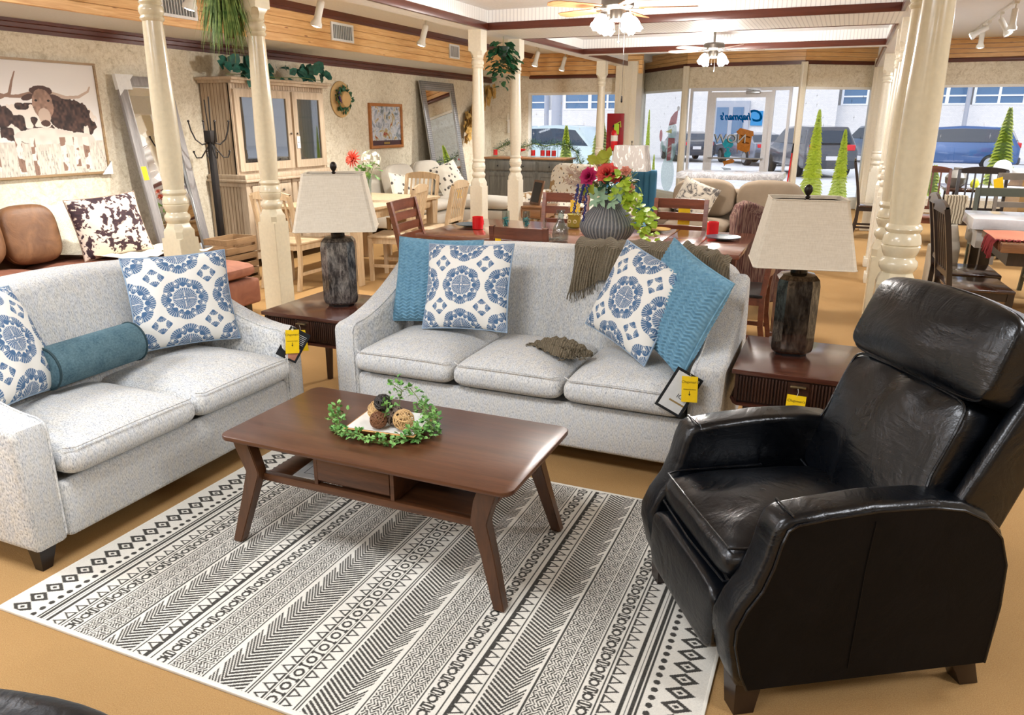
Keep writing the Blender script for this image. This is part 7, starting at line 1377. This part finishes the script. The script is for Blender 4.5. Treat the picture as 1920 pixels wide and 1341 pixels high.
gt = thing('glossy_dining_table', 'long glossy dark dining table before the right shop window', 'table', (1.9, 12.1, 0)); obj('tabletop', MB().box(-.62, 1.2, -.5, .6, .73, .765, .004), espx, gt); obj('runner_cloth', MB().box(-.3, .9, -.45, .3, .765, .768), plain('runner_pale', 200, 204, 212, .6), gt)
for x in (-.5, 1.1):
    for y in (-.42, .5): obj('leg', MB().box(x-.035, x+.035, y-.035, y+.035, 0, .73), espresso, gt)
pc_ = thing('grey_vase_group', 'round grey glass vase with yellow pear beside the big column', 'vase', (1.42, 11.95, .766)); obj('vase', MB().lathe([(.07, 0), (.13, .06), (.14, .13), (.09, .2), (.05, .23), (.05, .26)], 22), plain('smoke_grey', 120, 116, 110, .25), pc_)
tag(obj('yellow_pear', MB().lathe([(.0001, 0), (.04, .01), (.055, .05), (.045, .09), (.025, .12), (.0001, .135)], 18), plain('pear_yellow', 190, 190, 40, .4), loc=(1.62, 11.78, .769)), 'yellow-green pear on the glossy table', 'fruit')
wlv = thing('wire_lantern', 'small black wire easel with grey cloth bag on the glossy table', 'decor', (2.15, 12.2, .766)); obj('wire_frame', MB().tube([(-.1, 0, 0), (-.09, 0, .3), (.1, 0, .3), (.12, 0, 0)], .008, 5).tube([(-.1, 0, .14), (.11, 0, .14)], .007, 5), blackm, wlv); obj('cloth_bag', MB().puff(-.30, -.06, -.05, .05, 0, .36, 3, 2.5, 0, 8), plain('bag_grey', 176, 178, 180, .8), wlv)
cab = thing('display_cabinet', 'white-topped wooden cabinet with colourful cups at the right edge', 'cabinet', (2.32, 13.2, 0)); obj('top', MB().box(0, 1.5, -.3, .9, .88, .93, .004), plain('quartz_white', 226, 226, 228, .12), cab); obj('case', MB().box(.05, 1.45, -.25, .85, 0, .88), wood('cab_wood', (130, 100, 60), (168, 132, 84), .4, 'X'), cab)
for x, y, r, h, c, lab in ((2.50, 13.15, .07, .12, (40, 120, 150), 'blue cup leftmost on the display cabinet'), (2.70, 13.35, .09, .17, (206, 92, 40), 'orange and green striped pot on the display cabinet'), (2.72, 12.98, .055, .13, (40, 90, 140), 'dark blue cup near the right edge of the photo'), (2.58, 13.42, .10, .05, (150, 40, 50), 'low red bowl behind the blue cup')):
    cu_ = tag(obj('ceramic_cup', MB().lathe([(r*.8, 0), (r, .01), (r, h), (r*.92, h), (r*.9, .02), (.0001, .015)], 20), plain('cup_%d' % int(x*100+y), *c, .3), loc=(x, y, .931)), lab, 'cup', 'colourful ceramics on the display cabinet')
    if h > .15: obj('green_band', MB().lathe([(r*1.005, .0), (r*1.005, .08)], 20), plain('band_green', 90, 150, 60, .3), cu_)
pkf = thing('pink_flower_vase', 'dusty pink flower spray at the far right edge', 'flowers', (2.84, 13.2, .931)); obj('vase', MB().lathe([(.05, 0), (.07, .05), (.05, .12)], 16), plain('pot_red2', 170, 50, 50, .4), pkf); m = MB()
for q in range(260): a = rs.uniform(0, 6.28); r_ = rs.random()**.6*.2; m.ball((r_*math.cos(a), r_*math.sin(a)*.7, .2+rs.uniform(0, .42)), .011, 5)
tag(obj('blossoms', m, plain('petal_dusty', 176, 122, 134, .7), pkf), kind='stuff'); obj('stems', MB().tube([(0, 0, .1), (.05, 0, .5)], .004, 4).tube([(0, 0, .1), (-.08, 0, .5)], .004, 4).tube([(0, 0, .1), (-.0, .05, .55)], .004, 4), stemm, pkf)
